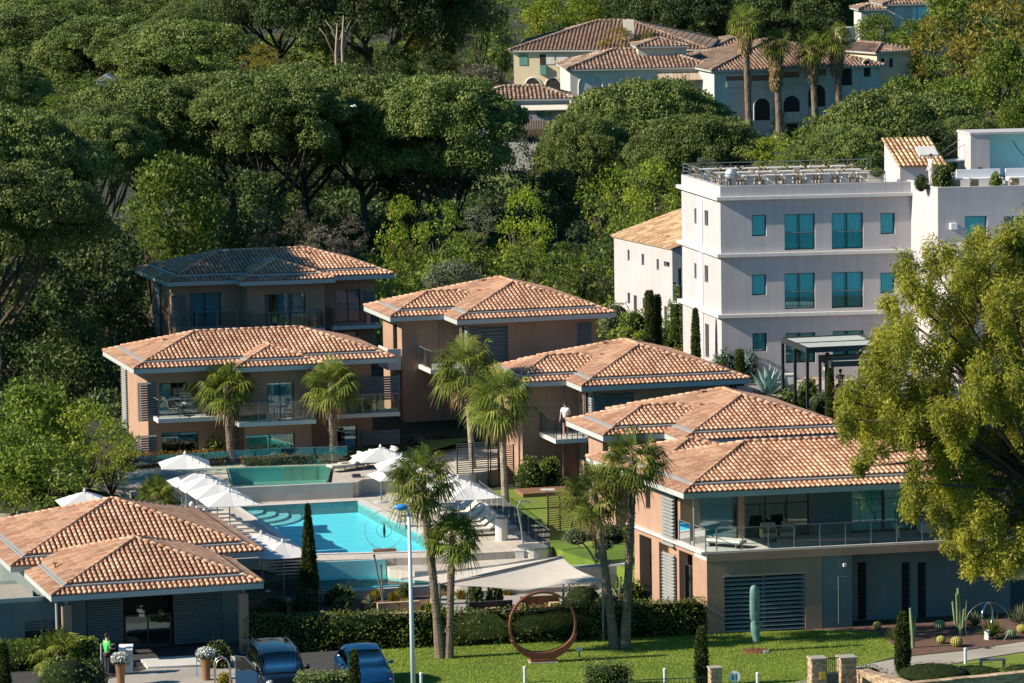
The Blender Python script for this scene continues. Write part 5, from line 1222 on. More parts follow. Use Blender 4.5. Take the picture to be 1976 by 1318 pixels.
# ================================================================== BUSHES AND SHRUBS
def bushes(lst, group=None):
    for i, (lb, x, yb, wp, hp, mt, z) in enumerate(lst):
        p = PZ(x, yb, z) if z is not None else PG(x, yb); s = FPX / p.y; bush('bush', lb, 'bush', tuple(p), wp / 2 / s, hp / s, mt, i % 4, group, lf=.11 + .02 * (i % 3), flat=.03 * (i % 3))
bushes([
 ('clipped rounded bush beside the luggage trolley', 418, 1288, 66, 50, 'lf_box', 0), ('big rounded box bush at the bottom-left below the low palm', 130, 1352, 130, 86, 'lf_box', 0),
 ('dark green shrub right of the low palm', 178, 1345, 60, 70, 'lf_dark', 0),
 ('round-clipped ball shrub left in the bed behind the hedge', 663, 1192, 44, 42, 'lf_box', .1), ('smaller ball shrub with grey top behind the hedge', 714, 1190, 34, 34, 'lf_olive', .1),
 ('loose yellow-green shrub below the lower basin', 655, 1165, 70, 34, 'lf_green', .1), ('dark bush at the left end of the shrub bed', 590, 1195, 60, 60, 'lf_dark', .1),
 ('dark rounded shrub near the white wall by the steps', 530, 1190, 60, 40, 'lf_dark', .1), ('low dark shrub behind the van', 505, 1205, 60, 40, 'lf_dark', .1),
 ('low grey-green shrub before the sofa', 735, 1200, 50, 24, 'lf_olive', .1), ('bright lime shrub beside the palm behind the hedge', 846, 1196, 30, 30, 'lf_bright', .1), ('bright lime shrub behind the lamp post', 826, 1192, 22, 26, 'lf_bright', .1),
 ('dark ball bush beyond the lime shrubs', 783, 1150, 26, 22, 'lf_dark', .2),
 ('dark cone-shaped topiary in a planter, left under the sail awning', 918, 1186, 30, 58, 'lf_dark', .22), ('dark cone-shaped topiary in a planter, right under the sail awning', 955, 1184, 30, 58, 'lf_dark', .22),
 ('large dark shrub under the right corner of the sail awning', 1125, 1188, 90, 62, 'lf_dark', .1), ('dark spreading shrub left of the front palm pair', 1175, 1190, 70, 46, 'lf_dark', .1),
 ('green bush beside the pale leaning post', 1215, 1165, 60, 46, 'lf_green', .1),
 ('leafy green bush left under the barred balcony villa', 1022, 940, 60, 56, 'lf_green', DZ), ('leafy green bush right under the barred balcony villa', 1060, 932, 46, 50, 'lf_green', DZ),
 ('green bush beside the large villa behind the cloud-pruned tree', 1205, 1045, 40, 46, 'lf_green', DZ),
 ('silvery blue spreading shrub left of the tall palm pair', 820, 838, 54, 34, 'lf_bluegreen', 2.0), ('dark hedge-like shrub against the villa behind the silvery shrub', 800, 790, 60, 44, 'lf_dark', 3),
 ('small silvery shrub below the upper lawn', 800, 862, 40, 20, 'lf_bluegreen', 2), ('clump of dark shrubs beside the slatted screen', 850, 872, 60, 34, 'lf_dark', 1.6), ('grey-green low shrub behind the upper loungers', 770, 842, 60, 30, 'lf_dark', 2),
 ('green bush with orange flowers beside the pool villa door', 416, 893, 44, 46, 'lf_green', 2.0),
 ('dark shrub clump under the bright tree at left', 150, 1000, 200, 60, 'lf_dark', DZ), ('reddish-green shrub behind the reception roof', 215, 985, 70, 34, 'lf_orange', DZ),
 ('round green shrub left of the hotel annex door', 1225, 645, 54, 46, 'lf_green', 5.3), ('bright green shrub on the bank above the villa roof', 1212, 668, 44, 34, 'lf_bright', 4.8), ('yellow-green round shrub on the bank left of the cypress pair', 1240, 672, 40, 34, 'lf_bright', 4.8),
 ('small dark shrub between the cypress pair and the hotel', 1290, 668, 40, 40, 'lf_dark', 5.2), ('orange-tinged shrub on the bank below the annex', 1275, 684, 44, 30, 'lf_orange', 4.6), ('lime shrub at the foot of the hotel corner', 1310, 690, 50, 36, 'lf_bright', 5.0), ('pale grass-like shrub at the far left foot of the annex', 1190, 640, 60, 56, 'lf_olive', 5.0),
 ('round green bush on the slope below the agave', 1455, 790, 60, 34, 'lf_dark', 4.6), ('bright green round bush before the pergola posts', 1560, 768, 36, 36, 'lf_green', 4.8), ('bushy green shrub below the pergola terrace', 1525, 800, 70, 44, 'lf_green', 4.2), ('olive-green shrub beneath the small pergola', 1590, 806, 60, 50, 'lf_olive', 4.2),
 ('blue-grey shrub at the hotel wall left of the agave', 1400, 728, 56, 50, 'lf_bluegreen', 5.3), ('blue-grey shrub right of the round-topped cypress', 1445, 726, 34, 44, 'lf_bluegreen', 5.3), ('flowering leafy bush under the left hotel window', 1475, 716, 60, 42, 'lf_orange', 5.3),
 ('spreading olive-grey bush behind the stone gate', 1672, 1320, 80, 36, 'lf_olive', 0), ('low dark ground-cover shrub along the verge by the stone wall', 1800, 1308, 160, 26, 'lf_dark', 0),
 ('low yellow-green plant on the verge beside the bench', 1880, 1300, 110, 14, 'lf_green', 0), ('bushy plant right of the bench', 1975, 1300, 90, 18, 'lf_green', 0)])
GG = 'yellow ornamental grass tufts'
for lb, x, y, h in [('tuft of yellow grass beside the dark post', 716, 1166, 24), ('tuft of golden grass just right of the dark post', 728, 1160, 26), ('tuft of yellow grass left of the lamp post', 760, 1168, 28), ('wide yellow grass tuft nearest the sofa', 780, 1180, 28), ('thin golden tuft beyond the lamp post', 770, 1152, 18),
                    ('yellow grass tuft between lamp post and palm', 842, 1162, 28), ('yellow grass tuft between the two crossed palms', 890, 1160, 26), ('last small yellow tuft under the sail awning', 978, 1152, 16)]:
    p = PZ(x, y, .12); s = FPX / p.y; t = thing('grass_tuft', lb, 'grass tuft', tuple(p), 0, GG); n = 420; a = rng.uniform(0, 6.28, n); el = rng.uniform(.9, 1.55, n); r_ = rng.uniform(0, .12, n)
    P_ = np.stack([r_ * np.cos(a), r_ * np.sin(a), 0 * a], 1); d = np.stack([np.cos(el) * np.cos(a), np.cos(el) * np.sin(a), np.sin(el)], 1); l = (h / s * rng.uniform(.7, 1.15, n))[:, None]; sd_ = np.stack([-np.sin(a), np.cos(a), 0 * a], 1) * .012
    V = np.stack([P_ - sd_, P_ + d * l * .5 + sd_, P_ + d * l + np.array([0, 0, -.04]), P_ + d * l * .5 - sd_], 1).reshape(-1, 3); obj('blades', quadmesh('blades', V, 'lf_yellow' if 'lf_straw' not in M_ else 'lf_straw'), t)
# cloud-pruned tree on the side lawn
p = PZ(1150, 1086, DZ); s = FPX / p.y; t = thing('cloud_pruned_tree', 'cloud-pruned olive tree with four round pads on the side lawn', 'tree', tuple(p)); m = MB()
pads = [(-38, -54, 27), (0, -56, 26), (30, -66, 24), (36, -48, 22), (14, -40, 20)]
for dx, dy, r_ in pads: m.tube([(0, 0, 0), (dx * .4 / s, .1, -dy * .5 / s), (dx / s, 0, -dy / s)], [.07, .05, .03], 6)
m.build('trunk', 'bark_pale', t, True)
for i, (dx, dy, r_) in enumerate(pads):
    o = obj('pad', bush_me('lf_olive', i, 1, 1, .18, 70), t); o.location = (dx / s, (i % 2 - .5) * .5, -dy / s - .25); o.scale = (r_ / s, r_ / s, r_ * .62 / s)
# agave, yuccas, cacti
spiky('agave', 'huge blue-grey agave with upright pointed leaves beside the pergola', 'agave', tuple(PZ(1483, 770, 4.7)), 1.75, 46, 'agave', .13)
spiky('yucca', 'large spiky yucca at the right edge of the gravel bed', 'yucca', tuple(PZ(1968, 1205, 0)), .95, 70, 'lf_olive', .03)
spiky('yucca', 'spreading green yucca behind the steel ring sculpture', 'yucca', tuple(PZ(1915, 1232, 0)), 1.0, 60, 'lf_palm', .035)
spiky('agave', 'low pale agave clump left of the steel ring sculpture', 'agave', tuple(PZ(1880, 1212, 0)), .75, 50, 'lf_olive', .04)
spiky('yucca', 'small spiky yucca against the dark villa wall, left in the gravel bed', 'yucca', tuple(PZ(1727, 1238, 0)), .75, 46, 'lf_palm', .03)
spiky('agave', 'second smaller agave right below the pergola post', 'agave', tuple(PZ(1512, 770, 4.7)), .8, 26, 'lf_bluegreen', .06)
def cactus_col(lb, x, y, arms, h):
    p = PZ(x, y, 0); t = thing('column_cactus', lb, 'cactus', tuple(p)); m = MB(); m.tube([(0, 0, 0), (-.05, 0, h * .5), (-.12, 0, h)], [.07, .09, .05], 8)
    for a, z0, z1, rr in arms: m.tube([(-.03, 0, z0), (a * .7, rr * .3, z0 + .2), (a, rr, z1)], [.05, .06, .04], 7)
    m.build('stem', 'cactus', t)
cactus_col('branching tall cactus on the gravel bed before the dark wall', 1854, 1226, [(.25, .3, 1.6, 0), (-.35, .3, 1.5, .1), (.12, .2, 1.2, -.2), (-.2, .4, 1.9, -.1)], 2.1)
cactus_col('slender column cactus beside the dark cypress', 1762, 1250, [(-.18, .4, 1.1, 0), (.1, .5, 1.3, .1)], 1.75)
for lb, x, y, r_, mt in [('golden barrel cactus, larger of the front two on the gravel', 1846, 1248, .27, 'cactus_gold'), ('golden barrel cactus, smaller of the front two on the gravel', 1816, 1242, .21, 'cactus_gold'), ('barrel cactus beside the small yucca against the wall', 1693, 1214, .20, 'cactus_gold'),
                     ('dark barrel cactus in the wall shade', 1813, 1215, .26, 'cactus'), ('dark barrel cactus right of the steel ring', 1950, 1232, .25, 'cactus'), ('golden barrel cactus at the far right edge', 1972, 1222, .24, 'cactus_gold')]:
    p = PZ(x, y, 0); t = thing('barrel_cactus', lb, 'cactus', tuple(p), 0, 'barrel cacti'); m = MB(); n = 32
    prof = [(.3, 0), (.8, .25), (1, .7), (.95, 1.15), (.7, 1.5), (.25, 1.66)]; vs = []
    for q, z in prof:
        for j in range(n): k = 1 if j % 2 else .88; vs.append((q * r_ * k * math.cos(j * 2 * math.pi / n), q * r_ * k * math.sin(j * 2 * math.pi / n), z * r_))
    m.add(vs, [(i * n + j, i * n + (j + 1) % n, (i + 1) * n + (j + 1) % n, (i + 1) * n + j) for i in range(5) for j in range(n)] + [tuple(5 * n + j for j in range(n))]); m.build('stem', mt, t)

# ================================================================== TREES
UPG = 'umbrella pines of the wood'
pines = [ # label, px, top, D, width px, height px
 ('huge umbrella pine at the left edge above the bright tree', -25, 222, 264, 420, 190), ('umbrella pine crown at the left edge, lower and nearer', -10, 325, 257, 380, 130),
 ('umbrella pine forming the left shoulder of the middle belt', 285, 163, 312, 300, 120), ('umbrella pine in the middle belt right behind the dark round tree', 440, 148, 318, 280, 120), ('highest umbrella pine of the middle belt, below the pale bare trunks', 585, 135, 322, 290, 130),
 ('umbrella pine of the middle belt, just left of the flying gull', 700, 152, 314, 240, 120), ('umbrella pine at the right end of the middle belt', 840, 158, 312, 280, 140),
 ('small umbrella pine lower on the left flank of the middle belt', 190, 230, 300, 220, 90),
 ('umbrella pine filling the middle belt between its two highest crowns', 520, 150, 308, 260, 110), ('umbrella pine at the left shoulder, in front of the sunlit shrub', 180, 205, 306, 240, 100), ('back-row umbrella pine at the far left', 40, 28, 440, 300, 100), ('back-row umbrella pine, centre of the left group', 200, 38, 430, 280, 100), ('back-row umbrella pine at the right end of the left group', 350, 48, 425, 260, 100),
 ('round umbrella pine at the left edge below the back row', -5, 118, 380, 190, 90), ('far umbrella pine above the right end of the left group', 370, 6, 520, 130, 50), ('distant umbrella pine at the top-left corner', 60, -6, 560, 260, 60), ('distant umbrella pine left of centre on the skyline', 230, -8, 570, 220, 60),
 ('broad umbrella pine in front of the cream building, left of the tall palms', 1245, 146, 358, 370, 150), ('umbrella pine directly above the white hotel, overlapping the first', 1345, 208, 330, 280, 110),
 ('umbrella pine between the hotel and the small tiled house', 1130, 210, 345, 200, 120),
 ('umbrella pine in front of the cream building, right of the palms', 1735, 166, 350, 380, 150), ('umbrella pine behind the tiled stair head of the hotel', 1640, 230, 332, 220, 110), ('low umbrella pine behind the blue roof panel', 1860, 215, 338, 200, 110),
 ('dark spreading pine with visible branches, top centre', 720, -120, 420, 330, 150), ('tall dark pine at the top, right of the back-row group', 530, -100, 440, 220, 120), ('dark pine on the skyline above the cream building', 1290, -60, 480, 300, 100), ('dark pine on the skyline left of the blue house', 1530, -70, 480, 300, 110)]
for i, (lb, x, t_, D, wp, hp) in enumerate(pines): tree('umbrella_pine', lb, 'pine tree', x, t_ + (4 if x < 1000 else 26), D, wp * (1.25 if 200 < x < 1000 else 1.1 if x < 200 else 1.0), 'pine', 'lf_dark' if t_ < -30 else 'lf_pine', i % 3, hpx=hp * .95, group=UPG, forks=7)
TG = 'broadleaf trees and tall shrubs round the resort'
trees = [ # label, px, top, D, width, height, kind, material
 ('bright green tree at the left edge beside the pool villa', 50, 742, 236, 260, 240, 'round', 'lf_green'), ('sunlit leafy tree touching the left corner of the pool villa', 165, 765, 233, 190, 200, 'loose', 'lf_bright'), ('sunlit green tree filling the gap left of the pool villa hedge', 215, 800, 231, 130, 150, 'loose', 'lf_bright'), ('broad bright bush-like tree below the left bright tree', 20, 830, 229, 170, 170, 'round', 'lf_green'), ('lower green tree behind the white parasol at left', 80, 850, 228, 200, 160, 'round', 'lf_green'),
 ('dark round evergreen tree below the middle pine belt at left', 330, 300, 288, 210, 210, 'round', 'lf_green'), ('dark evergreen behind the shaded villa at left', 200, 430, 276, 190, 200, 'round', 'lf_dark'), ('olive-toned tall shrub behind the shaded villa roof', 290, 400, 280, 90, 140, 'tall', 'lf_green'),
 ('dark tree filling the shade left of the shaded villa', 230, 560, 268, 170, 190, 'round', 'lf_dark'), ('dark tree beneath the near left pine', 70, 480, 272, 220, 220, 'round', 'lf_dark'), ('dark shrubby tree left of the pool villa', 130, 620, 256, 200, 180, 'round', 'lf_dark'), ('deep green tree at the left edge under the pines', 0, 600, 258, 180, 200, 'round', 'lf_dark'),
 ('grey-brown bare shrub left of three behind the shaded villa', 506, 400, 290, 74, 100, 'tall', 'lf_grey'), ('grey-brown bare shrub, middle one behind the shaded villa', 580, 402, 292, 80, 100, 'tall', 'lf_grey'), ('grey-brown bare shrub, right one behind the shaded villa', 680, 408, 290, 74, 110, 'tall', 'lf_grey'), ('dull olive shrub between the bare shrubs', 625, 430, 286, 110, 90, 'loose', 'lf_grey'),
 ('fresh green tree rising behind the shaded villa roof end', 775, 372, 292, 110, 170, 'loose', 'lf_bright'), ('feathery green tree in the middle of the thicket', 850, 380, 296, 130, 160, 'loose', 'lf_green'), ('pale sunlit shrub in the thicket clearing', 925, 392, 300, 90, 80, 'loose', 'lf_olive'), ('bright feathery tree in the thicket, tallest one', 1010, 355, 292, 130, 170, 'loose', 'lf_bright'),
 ('tangled green tree above the villa with the palm pair', 900, 440, 286, 140, 130, 'loose', 'lf_green'), ('olive green tree behind the ridge of that villa', 1020, 450, 284, 130, 130, 'loose', 'lf_green'), ('silver-green olive tree just behind the villa roof', 875, 505, 270, 120, 80, 'round', 'lf_olive'), ('dark green shrub between the two rear villas', 770, 500, 272, 90, 100, 'loose', 'lf_green'),
 ('tall green tree left of the hotel annex', 1120, 420, 286, 110, 190, 'tall', 'lf_dark'), ('yellowish tree beside the hotel annex', 1085, 460, 280, 90, 150, 'tall', 'lf_green'), ('dark tree in the corner by the annex wall', 1170, 440, 284, 90, 190, 'tall', 'lf_dark'),
 ('large bright feathery tree above the annex roof, left', 1180, 310, 300, 150, 190, 'loose', 'lf_bright'), ('large bright feathery tree above the annex roof, right', 1262, 300, 296, 130, 170, 'loose', 'lf_bright'), ('green tree against the annex roof edge', 1220, 400, 290, 150, 120, 'loose', 'lf_green'),
 ('dark conifer right of the middle pine belt', 1020, 250, 318, 90, 150, 'tall', 'lf_dark'), ('dark bushy tree right of the gap with the meadow', 1080, 330, 312, 110, 120, 'round', 'lf_dark'),
 ('bright lime bush behind the hotel roof terrace', 1478, 262, 322, 110, 80, 'loose', 'lf_bright'), ('silver olive shrub behind the roof railing', 1362, 300, 312, 76, 60, 'loose', 'lf_olive'), ('green shrub behind the roof terrace, right', 1530, 280, 318, 90, 70, 'loose', 'lf_green'),
 ('golden autumn-toned tree at the top centre', 850, -10, 430, 110, 150, 'round', 'lf_yellow'), ('golden-green smaller tree beside it', 795, 40, 425, 70, 90, 'round', 'lf_yellow'), ('dark green tree below the golden tree', 845, 100, 410, 90, 70, 'round', 'lf_dark'), ('brownish round bush left of the small tiled house', 925, 125, 395, 110, 60, 'round', 'lf_grey'),
 ('feathery green tree above the small tiled house', 960, 35, 415, 90, 120, 'loose', 'lf_green'), ('pale olive tree beside the feathery tree', 905, 65, 412, 70, 90, 'tall', 'lf_olive'), ('dark tree between golden and lime trees', 925, -20, 450, 110, 90, 'round', 'lf_dark'),
 ('vivid lime-green tree behind the cream building', 1060, 0, 440, 110, 90, 'round', 'lf_bright'), ('vivid lime-green tree behind the cream building, right half', 1125, -8, 445, 90, 80, 'round', 'lf_bright'),
 ('yellow-green tree growing over the cream building roof', 1190, 50, 408, 90, 70, 'loose', 'lf_yellow'), ('small yellow-green tree on the cream building roof edge', 1245, 55, 408, 60, 55, 'loose', 'lf_yellow'),
 ('spreading green tree below the blue house', 1762, 42, 425, 110, 90, 'round', 'lf_green'), ('green tree beside the blue house', 1695, 28, 430, 100, 80, 'round', 'lf_green'), ('olive-yellow tree at the top right', 1810, 20, 400, 150, 180, 'loose', 'lf_yellow'), ('tall olive-green tree in the top-right corner', 1930, -30, 396, 210, 230, 'loose', 'lf_yellow'), ('dusky olive tree behind those, top right', 1870, -40, 430, 200, 160, 'round', 'lf_green'),
 ('deep green tree at the right edge above the blue panel', 1940, 80, 368, 160, 180, 'round', 'lf_green'), ('rounded green tree beside the arcade, right', 1735, 150, 388, 120, 110, 'round', 'lf_green'), ('olive tree between arcade and right edge', 1840, 150, 372, 150, 100, 'round', 'lf_green'),
 ('green tree right behind the blue roof panel', 1965, 195, 345, 110, 110, 'round', 'lf_green'),
 ('dark tree at the top left behind the pines', 480, 60, 410, 120, 120, 'tall', 'lf_dark'), ('yellow-lit shrub between the dark trunks at top', 620, 70, 440, 150, 90, 'round', 'lf_yellow'), ('dark green tree behind the pale bare trunks', 690, 90, 430, 130, 80, 'round', 'lf_dark'), ('dark bush at the top centre under the spreading pine', 760, 90, 412, 110, 70, 'round', 'lf_dark'),
 ('yellow-green bush under the back-row pines', 500, 85, 400, 110, 60, 'loose', 'lf_yellow'), ('sunlit green shrub between the pine rows', 190, 145, 370, 190, 70, 'loose', 'lf_green'), ('sunlit shrub between the pine rows, nearer', 110, 180, 360, 110, 60, 'loose', 'lf_green'),
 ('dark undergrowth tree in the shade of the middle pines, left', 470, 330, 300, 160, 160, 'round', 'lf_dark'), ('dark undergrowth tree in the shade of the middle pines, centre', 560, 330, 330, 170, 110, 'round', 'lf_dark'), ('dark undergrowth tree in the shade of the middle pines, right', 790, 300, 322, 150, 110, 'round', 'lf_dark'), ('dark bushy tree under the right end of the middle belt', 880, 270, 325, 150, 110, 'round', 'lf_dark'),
 ('dark thicket tree behind the pine trunks, leftmost of four', 400, 255, 345, 190, 140, 'round', 'lf_dark'), ('dark thicket tree behind the pine trunks, second of four', 530, 258, 348, 190, 140, 'round', 'lf_dark'), ('dark thicket tree behind the pine trunks, third of four', 660, 260, 346, 180, 110, 'round', 'lf_dark'), ('dark thicket tree behind the pine trunks, rightmost of four', 800, 262, 344, 180, 100, 'round', 'lf_dark'), ('dark olive tree above the blue panel, behind the low pine', 1800, 240, 330, 120, 90, 'round', 'lf_dark'), ('green bush at the hotel left corner behind the annex', 1300, 370, 300, 70, 110, 'tall', 'lf_dark')]  # thicket row of four added to darken the gaps behind the pine trunks
for i, (lb, x, t_, D, wp, hp, kd, mt) in enumerate(trees): tree('tree', lb, 'tree', x, t_, D, wp, kd, mt, i % 3, hpx=hp, group=TG)
# bare pale trunks
for lb, x, yt, h in [('thin pale bare tree, left of two standing above the pine belt', 646, 45, 110), ('thin pale bare tree with forked top, right of two above the pine belt', 658, 30, 125)]:
    c = PD(x, yt, 372); g = gz(c.x, c.y); t = thing('bare_tree', lb, 'tree', (c.x, c.y, g)); m = MB(); H_ = c.z - g
    m.tube([(0, 0, 0), (.1, 0, H_ * .5), (.05, 0, H_ * .8), (.2, 0, H_)], [.2, .16, .12, .04], 7)
    for q in (-1, 1, .6): m.tube([(.05, 0, H_ * .75), (q * .8, .2, H_ * .92), (q * 1.3, .2, H_ * .97)], [.07, .05, .02], 5)
    m.build('trunk', 'bark_pale', t, True)
# understorey: scrub carpeting the wood floor
def scrub(name, label, x0, x1, y0, y1, n, mt, hmax=1.6):
    xs = rng.uniform(x0, x1, n); ys = rng.uniform(y0, y1, n); out = []
    for x, y in zip(xs, ys):
        h = rng.uniform(.4, hmax); r_ = rng.uniform(.6, 1.6); g = gz(x, y)
        out.append((x, y, g + h * .35, r_, h * .6))
    V = lobes_leaves(out, 9, .34, .2, .8, .5, 0, .1, -.1); o = obj(name, quadmesh(name, V, mt)); tag(o, label, 'undergrowth', None, 'stuff'); return o
scrub('undergrowth', 'dark scrub covering the ground under the left trees', -42, -18, 248, 300, 330, 'lf_dark')
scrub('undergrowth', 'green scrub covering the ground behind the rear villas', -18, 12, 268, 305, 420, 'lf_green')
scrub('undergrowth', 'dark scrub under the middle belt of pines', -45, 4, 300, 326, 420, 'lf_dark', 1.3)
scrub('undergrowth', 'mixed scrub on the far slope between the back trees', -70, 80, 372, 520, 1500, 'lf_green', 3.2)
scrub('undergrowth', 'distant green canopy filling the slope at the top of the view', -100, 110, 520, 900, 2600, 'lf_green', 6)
scrub('undergrowth', 'shaded scrub in the gap below the middle pines', -22, 24, 302, 352, 700, 'lf_dark', 1.8)  # dark foliage added to fill the gap where the ground lies in shade
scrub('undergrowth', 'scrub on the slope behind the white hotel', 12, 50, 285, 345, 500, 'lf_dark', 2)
scrub('undergrowth', 'low planting on the bank between villas and hotel', 4, 13, 243, 249, 60, 'lf_green', 1.0)
m = MB(); q = [PZ(x, y, 6.12) for x, y in [(690, 385), (700, 345), (1005, 342), (1000, 376), (850, 384)]]; m.quad(*[(p.x, p.y, gz(p.x, p.y) + .1) for p in q]); struct('meadow', m, 'meadow')

# big eucalyptus on the right: hanging sprays on real limbs
def eucalyptus():
    base = Vector((24.2, 195.0, 0)); t = thing('eucalyptus_tree', 'huge eucalyptus with drooping yellow-green sprays in front of the hotel', 'tree', tuple(base))
    L_ = [(1960, 470, 60, 1), (1920, 520, 70, 0), (1860, 520, 45, -1), (1835, 490, 26, 0), (1790, 500, 38, 1), (1740, 520, 34, 0), (1755, 570, 50, -1), (1820, 580, 62, 1), (1890, 600, 72, 2), (1950, 580, 62, -2), (1722, 640, 44, 1), (1780, 650, 64, -1), (1850, 680, 70, 0),
          (1920, 690, 74, 2), (1700, 700, 44, 0), (1665, 742, 42, 1), (1640, 775, 34, 0), (1632, 810, 30, -1), (1680, 800, 46, 1), (1740, 760, 60, 0), (1800, 760, 60, 2), (1740, 820, 44, -1), (1700, 840, 30, 0), (1672, 880, 24, 1), (1660, 900, 15, 0), (1790, 830, 50, 1), (1850, 800, 60, -2),
          (1910, 800, 66, 1), (1966, 780, 60, 0), (1850, 870, 56, 1), (1810, 900, 46, 0), (1770, 930, 38, -1), (1748, 960, 22, 0), (1765, 985, 16, 1), (1870, 940, 58, 0), (1930, 900, 66, 2), (1830, 985, 44, 1), (1890, 1010, 54, -1), (1950, 980, 56, 1), (1855, 1050, 34, 0), (1870, 1085, 24, 0),
          (1920, 1070, 36, 1), (1965, 1060, 44, -1), (1985, 650, 70, 0), (2010, 900, 70, 1), (2060, 560, 90, 0), (2080, 700, 110, 1), (2090, 860, 100, -1), (2060, 1000, 80, 0), (1885, 470, 34, 1), (1945, 440, 26, 0), (1715, 590, 26, 2), (1705, 660, 26, 2), (1985, 540, 70, 2), (1975, 720, 60, -3), (1900, 750, 60, -3)]
    out = []; limbs = MB(); D0 = 194.0
    trunk_top = Vector((22.0, 195, 9.5)); m = MB(); pts = [Vector((0, 0, -.2)), Vector((-.3, 0, 3)), Vector((-1.0, .2, 6)), Vector((-2.2, 0, 9.5))]; m.tube(pts, [.65, .5, .42, .34], 10)
    for (x, y, r_, dz_) in L_:
        c = PD(x, y, D0 + dz_ * 1.6); s = FPX / c.y; rr = r_ / s * .92
        k = max(6, int(14 * rr))
        for q in range(k):     # many small hanging sprays in each mass
            o = sphere_pts(1)[0] * rng.uniform(.45, 1.0) * rr; sx = rng.uniform(.28, .50) * min(rr, 1.2) ** .5; sz = sx * rng.uniform(1.3, 2.2)
            n = int(680 * sx * sz) + 30; s_ = sphere_pts(n, -1); kk = rng.uniform(.1, 1.1, n)[:, None] ** .7
            Pp = s_ * kk * [sx, sx, sz] * (np.array([1, 1, 1]) + .0)
            Pp[:, :2] *= (1 + .45 * np.clip(Pp[:, 2:3] / sz, -1, 1)); Pp += np.array([c.x + o[0] - base.x, c.y + o[1] - base.y, c.z + o[2] - sz * .2])
            out.append(leaf_arrays(Pp, s_ + np.array([0, 0, .3]), .21, .055, .9, .3, .8))
        e = Vector((c.x, c.y, c.z)) - base; s0 = pts[2].lerp(pts[3], .2 + .8 * ((x * 7) % 10) / 10) if c.z > 8 else pts[1].lerp(pts[2], .6)
        md = s0.lerp(e, .55) + Vector((0, 0, .9)); m.tube([s0, md, e], [.13, .08, .03], 6)
    V = np.concatenate(out); obj('crown', quadmesh('eucalyptus_crown', V, 'lf_euc'), t); m.build('trunk', 'bark', t, True)
eucalyptus()
# ================================================================== FAR BUILDINGS
def arch_panel(B, parent, a0, a1, z0, z1, b=0.0, name='arch_window', mt='opening_shade'):
    n = 10; r_ = (a1 - a0) / 2; zc = z1 - r_; pts = [(a0, z0), (a1, z0)] + [(a0 + r_ + r_ * math.cos(t), zc + r_ * math.sin(t)) for t in np.linspace(0, math.pi, n)]
    m = B.mb(); m.add([(x, b - .02, z) for x, z in pts], [tuple(range(len(pts)))]); f = m.build(name, mt, parent)  # flat panel; its default near-black stands for the shade inside the arch
    m = B.mb(); o = [(a0 - .12, z0), (a0 - .12, zc)] + [(a0 + r_ - (r_ + .12) * math.cos(t), zc + (r_ + .12) * math.sin(t)) for t in np.linspace(0, math.pi, n)] + [(a1 + .12, z0)]
    m.tube([(x, b - .02, z) for x, z in o], .07, 5); m.build('surround', 'band', f)
    if z1 - z0 > 2.2:
        m = B.mb(); m.box(a0, a1, b - .10, b - .04, z0 + .0, z0 + .85); m.build('parapet', 'blue_wall', f)
def far_bld(N, D, ua, va, dims, hw, name, label, cat, wall, tile, slope=.29, root=None, over=.35):
    ez = PD(N[0], N[1], D).z; B = Bld(N, ez, ez - hw, ua, va, name, label, cat); W, Dp = dims
    hip_roof(B, -over, W + over, -over, Dp + over, ez, slope, gut=False, m=tile, pitch=.34, fas=.14, row=.5, capr=.14)
    m = B.mb(); m.box(0, W, 0, Dp, ez - hw, ez + .08); m.build('wall', wall, B.root); return B, ez
def bx(B, nm, mt, a0, a1, b0, b1, z0, z1, parent=None): m = B.mb(); m.box(a0, a1, b0, b1, z0, z1); return m.build(nm, mt, parent or B.root)
B1, e1 = far_bld((991, 100), 408, -9, 84, (17.0, 14), 7, 'cream_building', 'sunlit cream-yellow building with green shutters behind the pines', 'building', 'yellow_wall', 'tile_old')
for px0, px1, y0, y1, mt in ((1002, 1018, 104, 126, 'shutter_green'), (1042, 1053, 105, 144, 'opening_shade'), (1054, 1070, 104, 124, 'band'), (1074, 1096, 106, 128, 'band'), (1114, 1128, 107, 118, 'band')):
    r = B1.FR(px0, y0, px1, y1, 0); f = bx(B1, 'window', mt, r[0], r[1], -.06, -.002, r[2], r[3])
r = B1.FR(1042, 126, 1054, 144, -.3); bx(B1, 'balcony', 'shutter_green', r[0], r[1], -.35, -.003, r[2], r[3])
for x in (1029, 1068): r = B1.FR(x - 13, 152, x + 13, 175, 0); arch_panel(B1, B1.root, *r, b=-.01)
bx(B1, 'chimney', 'cream_wall', 9.6, 10.6, 2.2, 2.9, e1, e1 + 2.6)
B8, e8 = far_bld((1318, 122), 412, 6, 98, (11.5, 14), 6, 'cream_building', 'rear block of the cream building, brown roof rising behind the palms', 'building', 'cream_wall', 'tile_old', .27)
B2, e2 = far_bld((1100, 137), 396, 4, 95, (12.2, 8.5), 7, 'cream_building', 'front wing of the cream building with striped brown roof and small raised roof', 'building', 'cream_wall', 'tile_red')
bx(B2, 'upper_wall', 'cream_wall', 6.2, 10.4, 2.6, 6.5, e2, e2 + 1.75)
hip_roof(B2, 6.0, 10.6, 2.3, 6.8, e2 + 1.7, .26, gut=False, m='tile_red', pitch=.34, fas=.12, row=.5)
for x0, x1 in ((1119, 1160), (1178, 1220), (1240, 1280)): r = B2.FR(x0, 144, x1, 182, 0); arch_panel(B2, B2.root, *r, mt='blue_wall')
